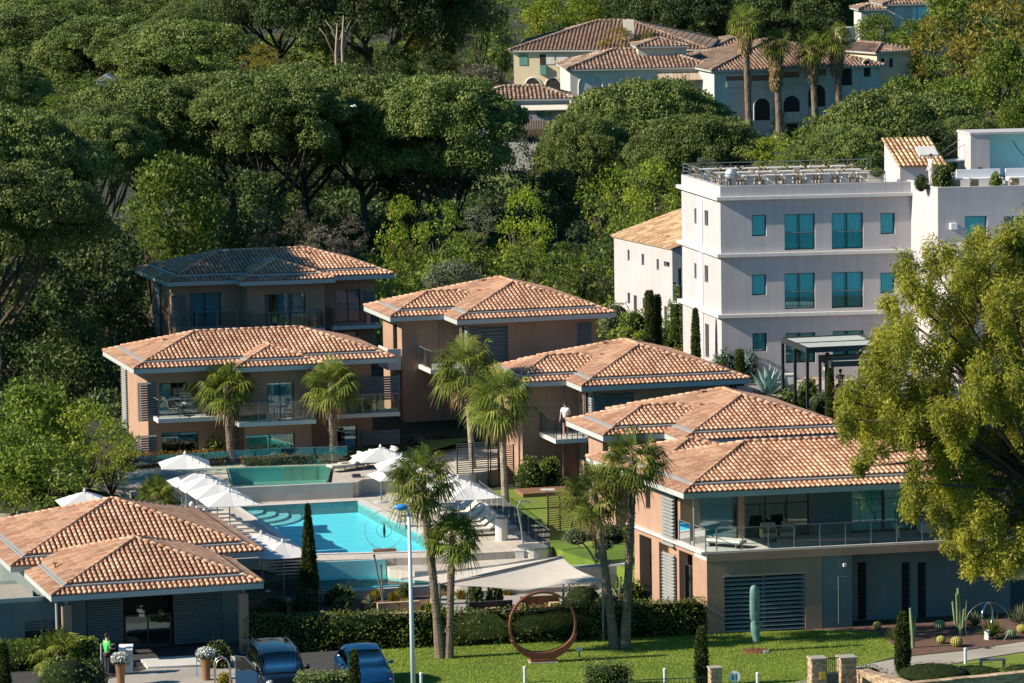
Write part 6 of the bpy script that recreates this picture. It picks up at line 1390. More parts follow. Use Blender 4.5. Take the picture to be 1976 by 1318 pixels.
m = B2.mb(); m.add([(7.5, -1.6, e2 - .9), (12.0, -1.6, e2 - .9), (12.0, -.05, e2 - .35), (7.5, -.05, e2 - .35), (7.5, -1.6, e2 - .84), (12.0, -1.6, e2 - .84), (12.0, -.05, e2 - .29), (7.5, -.05, e2 - .29)], BOXF); m.build('awning', 'awning', B2.root)
B3, e3 = far_bld((920, 196), 376, 2, 93, (7.6, 4.5), 3.6, 'tiled_house', 'small white house with brown striped tile roof left of the pines', 'house', 'white_wall', 'tile_red', .33)
r = B3.FR(946, 204, 973, 228, 0); bx(B3, 'garage_door', 'cream_wall', r[0], r[1], -.05, -.002, r[2], r[3]); r = B3.FR(997, 208, 1013, 232, 0); bx(B3, 'doorway', 'opening_shade', r[0], r[1], -.05, -.002, r[2], r[3]); r = B3.FR(1036, 210, 1064, 226, 0); bx(B3, 'window', 'pane_teal', r[0], r[1], -.05, -.002, r[2], r[3])  # doorway is a flat panel coloured like the shade inside
m = B3.mb(); m.add([(3.6, -1.1, e3 - .75), (8.2, -1.1, e3 - .75), (8.2, -.05, e3 - .35), (3.6, -.05, e3 - .35), (3.6, -1.1, e3 - .69), (8.2, -1.1, e3 - .69), (8.2, -.05, e3 - .29), (3.6, -.05, e3 - .29)], BOXF); m.build('awning', 'cream_wall', B3.root)
p = PD(1005, 245, 370); t = thing('picket_fence', 'low striped wooden fence in front of the small tiled house', 'fence', (p.x, p.y, gz(p.x, p.y)))
m = MB(); zf_ = p.z - .5 - gz(p.x, p.y)
for i in range(26): m.box(-2.6 + i * .2, -2.47 + i * .2, 0, .05, zf_ - .6, zf_ + 1.0)
m.build('pales', 'wood_slat', t); m = MB(); m.box(-2.7, 2.7, .051, .09, 0, zf_ + .3); m.build('backing', 'cream_wall', t)
B4, e4 = far_bld((1378, 139), 392, 13, 104, (14.8, 15), 7, 'arcade_wing', 'long blue-shaded wing with arches and loggias behind the tall palms', 'building', 'blue_wall', 'tile_old', .27)
for x0, x1, y0, y1 in ((1402, 1436, 146, 168), (1450, 1490, 144, 168), (1506, 1542, 138, 162), (1564, 1594, 132, 158)):
    r = B4.FR(x0, y0, x1, y1, 0); f = bx(B4, 'loggia', 'wood_slat', r[0], r[1], -.03, -.002, r[2], r[3]); bx(B4, 'loggia_rail', 'blue_wall', r[0], r[1], -.09, -.04, r[2], r[2] + .55, f); bx(B4, 'loggia_lintel', 'blue_wall', r[0] - .1, r[1] + .1, -.16, -.09, r[3] - .03, r[3] + .1, f)
for x0, x1, y0, y1 in ((1457, 1485, 190, 232), (1512, 1543, 185, 235), (1560, 1592, 163, 225), (1612, 1643, 122, 165), (1667, 1679, 116, 148)): arch_panel(B4, B4.root, *B4.FR(x0, y0, x1, y1, 0))
r = B4.FR(1517, 238, 1540, 268, 0); bx(B4, 'doorway', 'opening_shade', r[0], r[1], -.04, -.002, r[2], r[3])  # flat panel, near-black for the shade inside the doorway
B5, e5 = far_bld((1692, 104), 398, 32, 120, (3.6, 9), 6, 'arcade_tower', 'end pavilion of the arcade wing with brown roof and two narrow arches', 'building', 'yellow_wall', 'tile_old', .26)
for x0, x1 in ((1699, 1706), (1716, 1722)): arch_panel(B5, B5.root, *B5.FR(x0, 112, x1, 130, 0))
bx(B5, 'chimney', 'cream_wall', .4, 1.9, 6.0, 7.0, e5, e5 + 2.0)
B6, e6 = far_bld((1708, 11), 455, 5, 96, (6.6, 6), 5, 'blue_house', 'pale blue house with pink-brown roof at the top right', 'house', 'blue_wall', 'tile_red', .2)
for x0, x1, mt in ((1726, 1744, 'band'), (1761, 1767, 'white_paint'), (1772, 1792, 'panel_turquoise')): r = B6.FR(x0, 14, x1, 38, 0); bx(B6, 'shutter', mt, r[0], r[1], -.06, -.002, r[2], r[3])
B7, e7 = far_bld((1662, 21), 452, 5, 96, (2.2, 4), 5, 'blue_house_wing', 'small lower wing of the pale blue house', 'house', 'blue_wall', 'tile_red', .25)
p = PD(205, 156, 405); t = thing('garden_shed', 'small whitish shed glimpsed between the pine rows', 'shed', (p.x, p.y, gz(p.x, p.y))); m = MB(); h = p.z - gz(p.x, p.y); m.box(-.9, .9, 0, 2, 0, h); m.build('wall', 'white_wall', t); m = MB(); m.add([(-1, -.1, h), (1, -.1, h), (1, 2.1, h), (-1, 2.1, h), (0, -.1, h + .6), (0, 2.1, h + .6)], [(0, 1, 4), (2, 3, 5), (1, 2, 5, 4), (3, 0, 4, 5)]); m.build('roof', 'concrete', t)

# ================================================================== PARASOLS AND LOUNGERS
def umb_proto():
    t = thing('parasol', 'x', 'parasol', (0, 0, 0), R(14), 'white parasols by the pool'); S = 1.27; m = MB(); n = 8
    V = []; F_ = []
    for i in range(n + 1):        # sagging square canopy
        for j in range(n + 1):
            x = (i / n * 2 - 1); y = (j / n * 2 - 1); q = max(abs(x), abs(y)); dgl = min(abs(x), abs(y)); V.append((x * S * (1 - .05 * (1 - dgl) * q), y * S * (1 - .05 * (1 - dgl) * q), 2.78 - .60 * q ** 1.1 + .05 * (dgl / max(q, .01)) * q))
    for i in range(n):
        for j in range(n): a = i * (n + 1) + j; F_.append((a, a + n + 1, a + n + 2, a + 1))
    m.add(V, F_); m.add([(v[0], v[1], v[2] - .02) for v in V], [f[::-1] for f in F_])
    ed = [(x, y) for x, y in ((-1, -1), (1, -1), (1, 1), (-1, 1))]
    m.build('canopy', 'canvas', t, False)
    m = MB(); m.tube([(0, 0, 0), (0, 0, 2.86)], .035, 10); m.build('pole', 'metal_grey', t)
    m = MB(); m.lathe([(.09, 2.79), (.07, 2.84), (.02, 2.93)], n=8); m.build('finial', 'canvas', t)
    m = MB(); m.lathe([(.38, 0), (.38, .06), (.06, .10)], n=16); m.build('base', 'concrete', t)
    for q in ed:
        m = MB(); m.tube([(0, 0, 2.2), (q[0] * .8, q[1] * .8, 2.45)], .012, 4); m.build('strut', 'metal_grey', t)
    return t
def lounger_proto():
    t = thing('sun_lounger', 'x', 'sun lounger', (0, 0, 0), 0, 'sun loungers'); m = MB(); m.box(-.34, .34, -1.0, .95, .22, .27); m.build('frame', 'metal_grey', t)
    m = MB(); m.box(-.33, .33, -1.0, .30, .275, .37); m.add([(-.33, .30, .275), (.33, .30, .275), (.33, .98, .78), (-.33, .98, .78), (-.33, .30, .375), (.33, .30, .375), (.33, .94, .87), (-.33, .94, .87)], BOXF); m.build('cushion', 'cushion', t)
    for x in (-.30, .30):
        for y in (-.9, .85): m = MB(); m.box(x - .025, x + .025, y - .025, y + .025, 0, .22); m.build('leg', 'metal_grey', t)
    m = MB(); m.tube([(-.25, .86, .86), (.25, .86, .86)], .075, 8); m.build('headrest', 'cloth_white', t); return t
U = umb_proto(); first = True
for x, y, zg, lb in [(163, 943, DZ, 'white parasol behind the reception roof, half hidden by the bright tree'), (357, 871, 1.95, 'white parasol before the pool villa hedge, farthest of the left row'), (379, 905, DZ, 'second parasol of the left row, just in front of the hedge one'),
                     (396, 915, DZ, 'middle parasol of the overlapping left row'), (418, 927, DZ, 'fourth parasol of the overlapping left row'), (442, 942, DZ, 'nearest parasol of the left row, beside the pool corner'),
                     (504, 1024, .08, 'low white parasol beside the steps, left one'), (545, 1040, .08, 'low white parasol beside the steps, right one near the cypress'),
                     (734, 858, 1.95, 'bluish shaded parasol by the upper loungers'), (775, 875, 1.95, 'white parasol behind the left front palm crown'), (768, 893, DZ + .3, 'parasol mostly hidden by the left front palm crown'),
                     (860, 906, DZ, 'parasol right behind the front palm, upper of three'), (884, 917, DZ, 'parasol right behind the front palm, middle of three'), (907, 929, DZ, 'parasol beside the side lawn, nearest the stepping stones')]:
    p = PZ(x, y, zg + 2.9)
    if first: U.location = (p.x, p.y, zg); U['label'] = lb; first = False
    else: copy_thing(U, (p.x, p.y, zg), R(14) + random.uniform(-.12, .12), lb)
Lg = lounger_proto(); first = True
lg = []
for i in range(8):
    t_ = i / 7; x = 392 + (478 - 392) * t_; y = 996 + (1046 - 996) * t_; lg.append((x, y, DZ, R(100), 'lounger number place %d' % i))
names = ['farthest', 'second farthest', 'third farthest', 'fourth from the far end', 'fourth from the near end', 'third nearest', 'second nearest', 'nearest']
LL = [(x, y, z, a, 'white lounger left of the pool under the parasol row, %s one' % names[i]) for i, (x, y, z, a, _) in enumerate(lg)]
names = ['farthest', 'second farthest', 'third farthest', 'middle', 'third nearest', 'second nearest', 'nearest']
for i in range(7):
    t_ = i / 6; LL.append((868 + 62 * t_, 985 + 48 * t_, DZ, R(-75), 'reclined lounger between the right parasols and the glass fence, %s one' % names[i]))
for i, (x, y, q) in enumerate([(668, 908, 'leftmost'), (690, 904, 'second from left'), (712, 900, 'third from left'), (733, 897, 'rightmost')]): LL.append((x, y, 1.99, R(-60), 'shaded lounger beyond the raised pool, %s of four' % q))
for x, y, z, a, lb in LL:
    p = PZ(x, y, z)
    if first: Lg.location = p; Lg.rotation_euler.z = a; Lg['label'] = lb; first = False
    else: copy_thing(Lg, tuple(p), a, lb)
def simple(name, label, cat, loc, parts, rz=0, group=None):
    t = thing(name, label, cat, tuple(loc), rz, group)
    for nm, mt, fn in parts: m = MB(); fn(m); m.build(nm, mt, t)
    return t
# dispenser columns, speakers, towel bin on the deck
simple('towel_box', 'white towel column at the end of the right lounger row', 'box', PZ(968, 1042, DZ), [('body', 'slab_white', lambda m: m.prism([(.3 * math.cos(a), .3 * math.sin(a)) for a in np.linspace(0, 6.283, 13)[:-1]], 0, 1.05)), ('lid', 'metal_grey', lambda m: m.lathe([(.31, 1.05), (.31, 1.1), (.1, 1.12)], n=12))])
simple('speaker', 'dark square speaker at the end of the grey pool wall', 'speaker', PZ(688, 950, DZ), [('cabinet', 'metal_dark', lambda m: m.box(-.2, .2, -.2, .2, 0, .95)), ('grille', 'metal_grey', lambda m: m.box(-.13, .13, -.215, -.201, .4, .85))], R(14))
simple('utility_cabinet', 'pale grey cabinet against the shaded wall left of the small palm', 'cabinet', PZ(258, 978, DZ), [('cabinet', 'concrete', lambda m: m.box(-.16, .16, -.15, .15, 0, .8)), ('panel', 'metal_dark', lambda m: m.box(-.08, .08, -.165, -.151, .35, .6))], R(14))
simple('outdoor_shower', 'curved blue-grey outdoor shower at the lawn edge', 'shower', PZ(1010, 1050, DZ), [('pipe', 'metal_grey', lambda m: m.tube([(0, 0, 0), (-.1, 0, .9), (-.25, 0, 1.8), (-.1, 0, 2.1), (.2, 0, 2.1)], .05, 8)), ('head', 'metal_grey', lambda m: m.lathe([(.14, 2.02), (.14, 2.05)], (.25, 0, 0), 10))])
# sculpture of rings standing on the pool edge
def ring_fig(label, x, y, z, r1, r2, base='wood_slat'):
    p = PZ(x, y, z); t = thing('ring_sculpture', label, 'sculpture', tuple(p), R(8)); 
    for nm, r_, w_, zc in (('outer_ring', r1, .013, r1 + .12), ('inner_ring', r2, .013, r1 + .12)):
        m = MB(); m.tube([(r_ * math.cos(a), 0, zc + r_ * math.sin(a)) for a in np.linspace(0, 2 * math.pi, 41)], w_, 6, False); m.build(nm, 'metal_grey', t, True)
    m = MB(); zc = r1 + .12; m.tube([(0, 0, zc - r2), (.01, 0, zc - .1), (0, 0, zc + .12), (0, 0, zc + .22)], [.03, .07, .06, .03], 8); m.ball((0, 0, zc + .27), .045, 8, 6); m.tube([(0, 0, zc + .15), (.03, .02, zc - .12)], .02, 5); m.build('figure', 'metal_dark', t, True)
    m = MB(); m.box(-.55, .55, -.16, .16, 0, .12); m.build('base', base, t); return t
ring_fig('large thin double-ring sculpture with tiny figure on the pool front edge', 742, 1064, DZ + .03, .92, .36)
# steel ring with small plinth on the gravel
p = PZ(1905, 1234, 0); t = thing('ring_sculpture', 'narrow polished steel ring on a white plinth in the gravel bed', 'sculpture', tuple(p), R(60)); m = MB(); m.tube([(.55 * math.cos(a), 0, 1.0 + .62 * math.sin(a)) for a in np.linspace(0, 2 * math.pi, 33)], .045, 8, False); m.build('ring', 'chrome', t, True); m = MB(); m.box(-.1, .1, -.1, .1, 0, .42); m.build('plinth', 'white_paint', t)
p = PZ(1905, 1240, 0); t = thing('ring_sculpture', 'very thin large wire ring around the steel ring on the gravel', 'sculpture', tuple(PZ(1906, 1252, 0)), R(10)); m = MB(); m.tube([(1.0 * math.cos(a), 0, 1.05 + 1.0 * math.sin(a)) for a in np.linspace(0, 2 * math.pi, 49)], .012, 5, False); m.build('ring', 'metal_grey', t, True); m = MB(); m.box(-.12, .12, -.06, .06, 0, .06); m.build('base', 'metal_dark', t)
# big corten ring
def corten():
    p = PZ(1048, 1278, .01); t = thing('ring_sculpture', 'large rust-brown corten steel ring with thick broken lower arc on the lawn', 'sculpture', tuple(p), R(8)); Ro = 1.46; zc = Ro + .18; 
    def arc(a0, a1, ro0, ro1, wi0, wi1, dp, n=48):
        m = MB(); vs = []; 
        for i in range(n + 1):
            a = R(a0 + (a1 - a0) * i / n); k = math.sin(math.pi * i / n); ro = ro0 + (ro1 - ro0) * k; ri = ro - (wi0 + (wi1 - wi0) * k)
            for r_, y in ((ro, -dp), (ro, dp), (ri, dp), (ri, -dp)): vs.append((r_ * math.cos(a), y, zc + r_ * math.sin(a)))
        fs = [(4 * i + j, 4 * i + (j + 1) % 4, 4 * i + 4 + (j + 1) % 4, 4 * i + 4 + j) for i in range(n) for j in range(4)] + [(0, 1, 2, 3)[::-1], tuple(4 * n + j for j in range(4))]; m.add(vs, fs); return m
    arc(-28, 218, Ro, Ro, .085, .085, .13, 60).build('ring', 'corten', t); arc(-155, -16, Ro + .07, Ro + .07, .10, .34, .20).build('thick_arc', 'corten', t)
    m = MB(); m.box(-.55, .55, -.28, .28, .06, .17); m.build('pedestal', 'corten', t); m = MB(); m.box(-.62, .62, -.34, .34, 0, .06); m.build('footing', 'concrete', t)
corten()
# green patina totem
p = PZ(1459, 1257, .01); t = thing('totem_sculpture', 'tall green patina slab sculpture on thin legs on the lawn', 'sculpture', tuple(p), R(10)); m = MB()
def blob(m, prof, n=14, dy=.16):
    vs = []; k = len(prof)
    for xl, xr, z in prof:
        for j in range(n): a = 2 * math.pi * j / n; vs.append(((xl + xr) / 2 + (xr - xl) / 2 * math.cos(a), dy * math.sin(a), z))
    m.add(vs, [(i * n + j, i * n + (j + 1) % n, (i + 1) * n + (j + 1) % n, (i + 1) * n + j) for i in range(k - 1) for j in range(n)] + [tuple(range(n))[::-1], tuple((k - 1) * n + j for j in range(n))])
blob(m, [(-.04, .10, .40), (-.13, .15, .48), (-.22, .19, .85), (-.24, .26, 1.22), (-.20, .26, 1.30), (-.18, .16, 1.36), (-.25, .15, 1.42), (-.27, .18, 1.9), (-.26, .19, 2.5), (-.25, .16, 2.72), (-.2, .1, 2.86), (-.1, -.02, 2.9)]); m.build('figure', 'patina', t, True)
m = MB(); m.box(-.20, -.19, -.17, -.158, 1.2, 2.5); m.box(-.1, .12, -.175, -.16, 1.24, 1.27); m.build('groove', 'metal_dark', t)
for x in (-.14, .12): m = MB(); m.tube([(x, 0, .05), (x, 0, .6)], .018, 6); m.build('leg', 'metal_dark', t)
m = MB(); m.lathe([(.62, 0), (.60, .04), (.5, .05)], n=18); m.build('base', 'corten', t); m = MB(); m.box(.2, .42, -.62, -.56, 0, .14); m.build('plaque', 'plate', t)

# ================================================================== SAIL AWNING AND LOUNGE
def sail(label, pts, zc, name='sail_awning', sag=.35, mt='sail'):
    """pts: (px, py, z) corners; surface = bilinear with sag"""
    P4 = [PZ(x, y, z) for x, y, z in pts]; o = P4[0].copy(); t = thing(name, label, 'awning', tuple(o)); n = 12; V = []
    if len(P4) == 3: P4 = P4 + [P4[2]]
    for i in range(n + 1):
        for j in range(n + 1):
            u, v = i / n, j / n; e = .10 * math.sin(math.pi * u) ; q = (P4[0] * (1 - u) + P4[1] * u) * (1 - v) + (P4[3] * (1 - u) + P4[2] * u) * v; c = (P4[0] + P4[1] + P4[2] + P4[3]) / 4
            k = (math.sin(math.pi * u) * (1 - math.sin(math.pi * v)) + math.sin(math.pi * v) * (1 - math.sin(math.pi * u))) * .12
            q = q.lerp(c, k * .8); q.z -= sag * math.sin(math.pi * u) * math.sin(math.pi * v) * .3; V.append(tuple(q - o))
    m = MB(); F_ = [(i * (n + 1) + j, (i + 1) * (n + 1) + j, (i + 1) * (n + 1) + j + 1, i * (n + 1) + j + 1) for i in range(n) for j in range(n)]; m.add(V, F_); m.add([(x, y, z - .015) for x, y, z in V], [f[::-1] for f in F_]); m.build('cloth', mt, t)
    ed = [V[i * (n + 1)] for i in range(n + 1)]; m = MB(); m.tube(ed, .05, 6); m.build('edge_boom', 'metal_grey', t)
    for i, (q, (x, y, z)) in enumerate(zip(P4, pts)):
        if i in zc: m = MB(); b = q - o; m.tube([(b.x, b.y, -o.z + zc[i]), (b.x, b.y, b.z + .1)], .045, 8); m.build('post', 'metal_grey', t)
    return t
sail('large taupe sail awning stretched over the lounge behind the corten ring', [(848, 1129, 2.9), (1086, 1077, 3.3), (1163, 1119, 2.9), (1010, 1140, 2.5)], {0: .2, 1: .4, 2: .2})
sail('second narrow sail awning behind the boom, left part', [(774, 1118, 2.4), (1084, 1074, 3.2), (850, 1126, 2.85)], {}, sag=.2)
for lb, x0, y0, x1, y1 in [('leaning dark post left of the lamp post behind the hedge', 745, 1195, 722, 1072), ('second thin dark post crossing the leaning one', 741, 1190, 735, 1092), ('slightly leaning pale post right of the sail awning', 1191, 1185, 1198, 1115), ('thin post under the right edge of the sail awning', 1097, 1180, 1098, 1118)]:
    p = PZ(x0, y0, .1); q = PD(x1, y1, p.y); t = thing('post', lb, 'post', tuple(p)); m = MB(); d = q - p; m.tube([(0, 0, 0), tuple(d)], .045, 8); m.build('pole', 'metal_grey', t); m = MB(); m.ball(tuple(d), .06, 8, 6); m.build('cap', 'metal_dark', t)
sq = R(12)
simple('sofa', 'low tan outdoor sofa with two cushions behind the hedge, beside the lamp post', 'sofa', PZ(775, 1196, .12), [('base', 'tan_cushion', lambda m: m.box(-1.1, 1.1, -.4, .45, 0, .36)), ('cushion', 'tan_cushion', lambda m: m.box(-1.05, -.1, .15, .42, .362, .78)), ('cushion', 'tan_cushion', lambda m: m.box(-.05, .9, .15, .42, .362, .78))], sq)
simple('lounge_bench', 'dark low lounge bench under the sail awning, left', 'bench', PZ(950, 1194, LZ), [('seat', 'dark_fabric', lambda m: m.box(-1.0, 1.0, -.4, .4, 0, .42)), ('backrest', 'dark_fabric', lambda m: m.box(-1.0, 1.0, .28, .4, .421, .75)), ('cushion', 'tan_cushion', lambda m: m.box(-.3, .35, -.2, .2, .421, .5))], sq)
simple('sofa', 'brown outdoor sofa seen through the corten ring', 'sofa', PZ(1045, 1186, LZ), [('seat', 'wood_slat', lambda m: m.box(-.9, .9, -.4, .4, 0, .40)), ('backrest', 'wood_slat', lambda m: m.box(-.9, .9, .28, .4, .401, .8)), ('cushion', 'tan_cushion', lambda m: m.box(.35, .8, -.3, .1, .401, .55)), ('armrest', 'wood_slat', lambda m: m.box(-.98, -.901, -.4, .4, 0, .6))], sq)
for i, (x, lb) in enumerate([(975, 'brown low lounge table right of the dark bench'), (1075, 'tan low lounge table at the right of the brown sofa')]):
    simple('coffee_table', lb, 'table', PZ(x, 1192 - i * 8, LZ), [('top', 'wood_slat', lambda m: m.box(-.3, .3, -.25, .25, .33, .38))] + [('leg', 'metal_dark', (lambda a, b: lambda m: m.box(a, a + .05, b, b + .05, 0, .33))(a, b)) for a in (-.28, .23) for b in (-.23, .18)], sq)
simple('bar_counter', 'round white bar counter behind the sail awning corner', 'counter', PZ(1030, 1088, .45), [('body', 'slab_white', lambda m: m.lathe([(.75, 0), (.75, .8), (.7, .82)], n=20)), ('top', 'metal_grey', lambda m: m.lathe([(.8, .82), (.8, .87)], n=20))])
simple('white_cube', 'white cube cabinet beside the round bar counter', 'cabinet', PZ(1003, 1092, .45), [('body', 'slab_white', lambda m: m.box(-.22, .22, -.22, .22, 0, .75)), ('lid', 'band', lambda m: m.box(-.24, .24, -.24, .24, .75, .79))])
# slatted screens
def slat_screen(label, pA, pB, h, panels, mt='wood_slat'):
    A, Bq = Vector(pA), Vector(pB); d = Bq - A; L_ = d.length; ang = math.atan2(d.y, d.x); t = thing('slatted_screen', label, 'fence', tuple(A), ang, 'slatted garden screens')
    m = MB(); z = .12
    while z < h - .05: m.box(.05, L_ - .05, -.012, .012, z, z + .045); z += .11
    m.build('slats', mt, t); 
    for i in range(panels + 1): m = MB(); x = (L_ - .06) * i / panels; m.box(x, x + .06, -.03, .03, 0, h); m.build('post', 'metal_dark', t)
slat_screen('slatted screen behind the tall palm pair, shaded left part', PZ(882, 944, DZ), PZ(944, 940, DZ), 2.4, 2, 'louvre')  # grey slats put the shade on this part into its colour
slat_screen('sunlit brown slatted screen between the trunks of the palm pair', PZ(946, 941, DZ), PZ(993, 938, DZ), 2.2, 2)
slat_screen('brown slatted screen at the lawn edge left of the front palms', PZ(1057, 1028, DZ), PZ(1105, 1022, DZ), 1.9, 2, 'wood_slat')
slat_screen('lower slatted screen behind the front palm crown', PZ(1106, 1030, DZ), PZ(1176, 1024, DZ), 1.7, 3, 'wood_slat')
simple('side_table', 'small white garden table beside the villa hedge', 'table', PZ(1057, 972, DZ), [('top', 'slab_white', lambda m: m.box(-.35, .35, -.25, .25, .7, .74)), ('pedestal', 'metal_grey', lambda m: m.tube([(0, 0, 0), (0, 0, .7)], .03, 6))])
simple('deck_platform', 'brown timber deck in front of the villa at the lawn edge', 'deck', PZ(1050, 955, DZ + .02), [('boards', 'wood_slat', lambda m: m.box(-1.2, 1.6, -.5, 1.4, 0, .18)), ('edge', 'tile_bed', lambda m: m.box(-1.25, 1.65, -.56, -.501, 0, .2))], R(14))

# ================================================================== STREET LAMP, BOLLARDS, SIGNS, GATE
p = PD(798, 1330, 186); q = PD(789, 990, 186); t = thing('street_lamp', 'tall white street lamp with blue head in front of the pool', 'street lamp', (p.x, p.y, 0)); dx_ = q.x - p.x; H_ = q.z
m = MB(); m.tube([(0, 0, 0), (dx_ * .5, 0, H_ * .5), (dx_, 0, H_)], [.11, .09, .065], 12); m.build('pole', 'pole_white', t, True)
m = MB(); m.tube([(dx_, 0, H_), (dx_ - .05, -.03, H_ + .12), (dx_ - .2, -.08, H_ + .2)], .04, 8); m.build('arm', 'pole_white', t, True)
m = MB(); m.ball((dx_ - .32, -.12, H_ + .27), (.30, .17, .13), 14, 8); hd = m.build('lamp_head', 'lamp_blue', t, True); hd.rotation_euler = (0, 0, 0); m = MB(); m.ball((dx_ - .33, -.12, H_ + .17), (.2, .11, .07), 12, 6); m.build('lens', 'ceramic', hd, True)
BG = 'white bollard lights'
for lb, x, y in [('white bollard light just right of the street lamp foot', 813, 1330), ('white bollard light on the lawn left of the corten ring', 1013, 1318), ('white bollard light left of the box hedge front', 1283, 1322), ('white bollard light between the round sign and gate pillar', 1462, 1330), ('white bollard light beside the path near the bench', 1863, 1282)]:
    p = PZ(x, y, 0); simple('bollard_light', lb, 'bollard', p, [('body', 'pole_white', lambda m: m.lathe([(.065, 0), (.065, .62)], n=12)), ('cap', 'white_paint', lambda m: m.lathe([(.075, .62), (.075, .70), (.03, .72)], n=12))], 0, BG)
simple('plant_sign', 'small green information sign on a stake right of the corten ring', 'sign', PZ(1118, 1270, 0), [('plate', 'patina', lambda m: m.box(-.14, .14, -.02, .0, .28, .48)), ('stake', 'metal_dark', lambda m: m.box(-.03, .03, .001, .04, 0, .3))])
t = simple('road_sign', 'round white traffic sign with blue mark at the bottom edge', 'sign', PZ(1418, 1345, 0), [('pole', 'metal_grey', lambda m: m.tube([(0, .03, 0), (0, .03, 1.1)], .03, 8)), ('disc', 'plate', lambda m: m.tube([(0, -.01, .85), (0, .02, .85)], .24, 24)), ('symbol', 'sign_blue', lambda m: m.add([(-.13, -.013, .72), (-.03, -.013, .72), (-.03, -.013, .95), (-.13, -.013, .86), (.04, -.013, .72), (.1, -.013, .72), (.1, -.013, 1.0), (.04, -.013, 1.0)], [(0, 1, 2, 3), (4, 5, 6, 7)]))])
simple('bench', 'small grey backless bench on the verge beside the path', 'bench', PZ(1915, 1292, 0), [('seat', 'metal_grey', lambda m: m.box(-.55, .55, -.18, .18, .40, .47))] + [('leg', 'louvre', (lambda a: lambda m: m.box(a, a + .06, -.16, .16, 0, .40))(a)) for a in (-.53, .47)], R(8))
def stones(mb, x0, x1, y0, y1, z0, z1):
    """rubble stone facing on all sides, courses of separate stones"""
    z = z0
    while z < z1 - .02:
        h = min(random.uniform(.07, .12), z1 - z)
        for (u0, u1, f) in ((x0, x1, 'y0'), (x0, x1, 'y1'), (y0, y1, 'x0'), (y0, y1, 'x1')):
            u = u0
            while u < u1 - .02:
                l = min(random.uniform(.12, .30), u1 - u); d = random.uniform(.008, .03); g = .012; a, b, c, e = u + g / 2, u + l - g / 2, z + g / 2, z + h - g / 2
                if f == 'y0': mb.box(a, b, y0 - d, y0 + .03, c, e)
                elif f == 'y1': mb.box(a, b, y1 - .03, y1 + d, c, e)
                elif f == 'x0': mb.box(x0 - d, x0 + .03, a, b, c, e)
                else: mb.box(x1 - .03, x1 + d, a, b, c, e)
                u += l
        z += h
def pillar(label, x, y, h, w_, name='gate_pillar'):
    p = PZ(x, y, 0); t = thing(name, label, 'pillar', tuple(p), R(12), 'rubble stone gate pillars'); m = MB(); m.box(-w_ + .02, w_ - .02, -w_ + .02, w_ - .02, 0, h); m.build('core', 'mortar', t)
    m = MB(); stones(m, -w_, w_, -w_, w_, 0, h); m.build('stonework', 'stone', t); m = MB(); m.box(-w_ - .05, w_ + .05, -w_ - .05, w_ + .05, h + .001, h + .07); m.build('capstone', 'gravel', t); return t
gp_ = pillar('stone pillar left of the iron gate, carrying a yellow sign', 1577, 1352, 1.75, .30)
m = MB(); m.box(.02, .26, -.37, -.335, .95, 1.25); m.build('notice', 'yellow_sign', gp_)
pillar('stone pillar right of the iron gate', 1634, 1338, 1.5, .32); pillar('short stone pillar at the end of the low railing', 1380, 1345, 1.2, .22)
t = thing('iron_gate', 'green-black barred iron gate between the stone pillars', 'gate', tuple(PZ(1592, 1346, 0)), R(20)); m = MB()
for i in range(8): m.box(i * .085, i * .085 + .02, 0, .02, .05, 1.62)
m.build('bars', 'metal_dark', t); m = MB(); m.box(-.01, .64, -.005, .025, 1.6, 1.64); m.box(-.01, .64, -.005, .025, .03, .07); m.box(-.01, .64, -.006, .026, 1.0, 1.03); m.build('rails', 'metal_dark', t); m = MB(); m.box(-.005, .64, .03, .04, .07, .98); m.build('back_sheet', 'louvre', t)
def stone_wall(label, a, b, za, zb):
    A, Bq = PD(*a[:2], a[2]), PD(*b[:2], b[2]); A.z = 0; Bq.z = 0; d = Bq - A; L_ = d.length; t = thing('stone_wall', label, 'wall', tuple(A), math.atan2(d.y, d.x)); h = (za + zb) / 2
    m = MB(); m.box(0, L_, -.18, .18, 0, h - .02); m.build('core', 'mortar', t); m = MB(); stones(m, 0, L_, -.2, .2, max(0, h - .9), h); m.build('stonework', 'stone', t); m = MB(); 
    n = int(L_ / .35)
    for i in range(n): m.box(i * .35 + .01, i * .35 + .34, -.24, .24, h + .001, h + .05 + random.uniform(0, .02))
    m.build('coping', 'stone', t)
for lb, x0, y0, x1, y1 in (('sunlit rubble stone wall running down from the gate pillar', 1648, 1292, 1760, 1325), ('grey-blue shaded rubble stone wall along the bottom right edge', 1752, 1322, 2100, 1288)):
    h = 1.0; A = PZ(x0, y0, h); Bq = PZ(x1, y1, h); A.z = Bq.z = 0; d = Bq - A; L_ = d.length; t = thing('stone_wall', lb, 'wall', tuple(A), math.atan2(d.y, d.x))
    m = MB(); m.box(0, L_, .0, .34, 0, h - .02); m.build('core', 'mortar', t); m = MB(); stones(m, 0, L_, -.02, .36, .1, h); m.build('stonework', 'stone', t)
    m = MB(); 
    for i in range(int(L_ / .4) + 1): m.box(i * .4 + .01, min(L_, i * .4 + .39), -.05, .40, h + .002, h + .05 + random.uniform(0, .02))
    m.build('coping', 'stone', t)
t = thing('railing', 'low dark metal railing along the bottom edge of the lawn', 'railing', tuple(PZ(1195, 1345, 0)), math.atan2(PZ(1368, 1338, 0).y - PZ(1195, 1345, 0).y, PZ(1368, 1338, 0).x - PZ(1195, 1345, 0).x)); L_ = (PZ(1368, 1338, 0) - PZ(1195, 1345, 0)).length; m = MB(); z = .68
m.tube([(0, 0, z), (L_, 0, z)], .022, 6); m.tube([(0, 0, .1), (L_, 0, .1)], .02, 6); m.build('rail', 'metal_dark', t); m = MB()
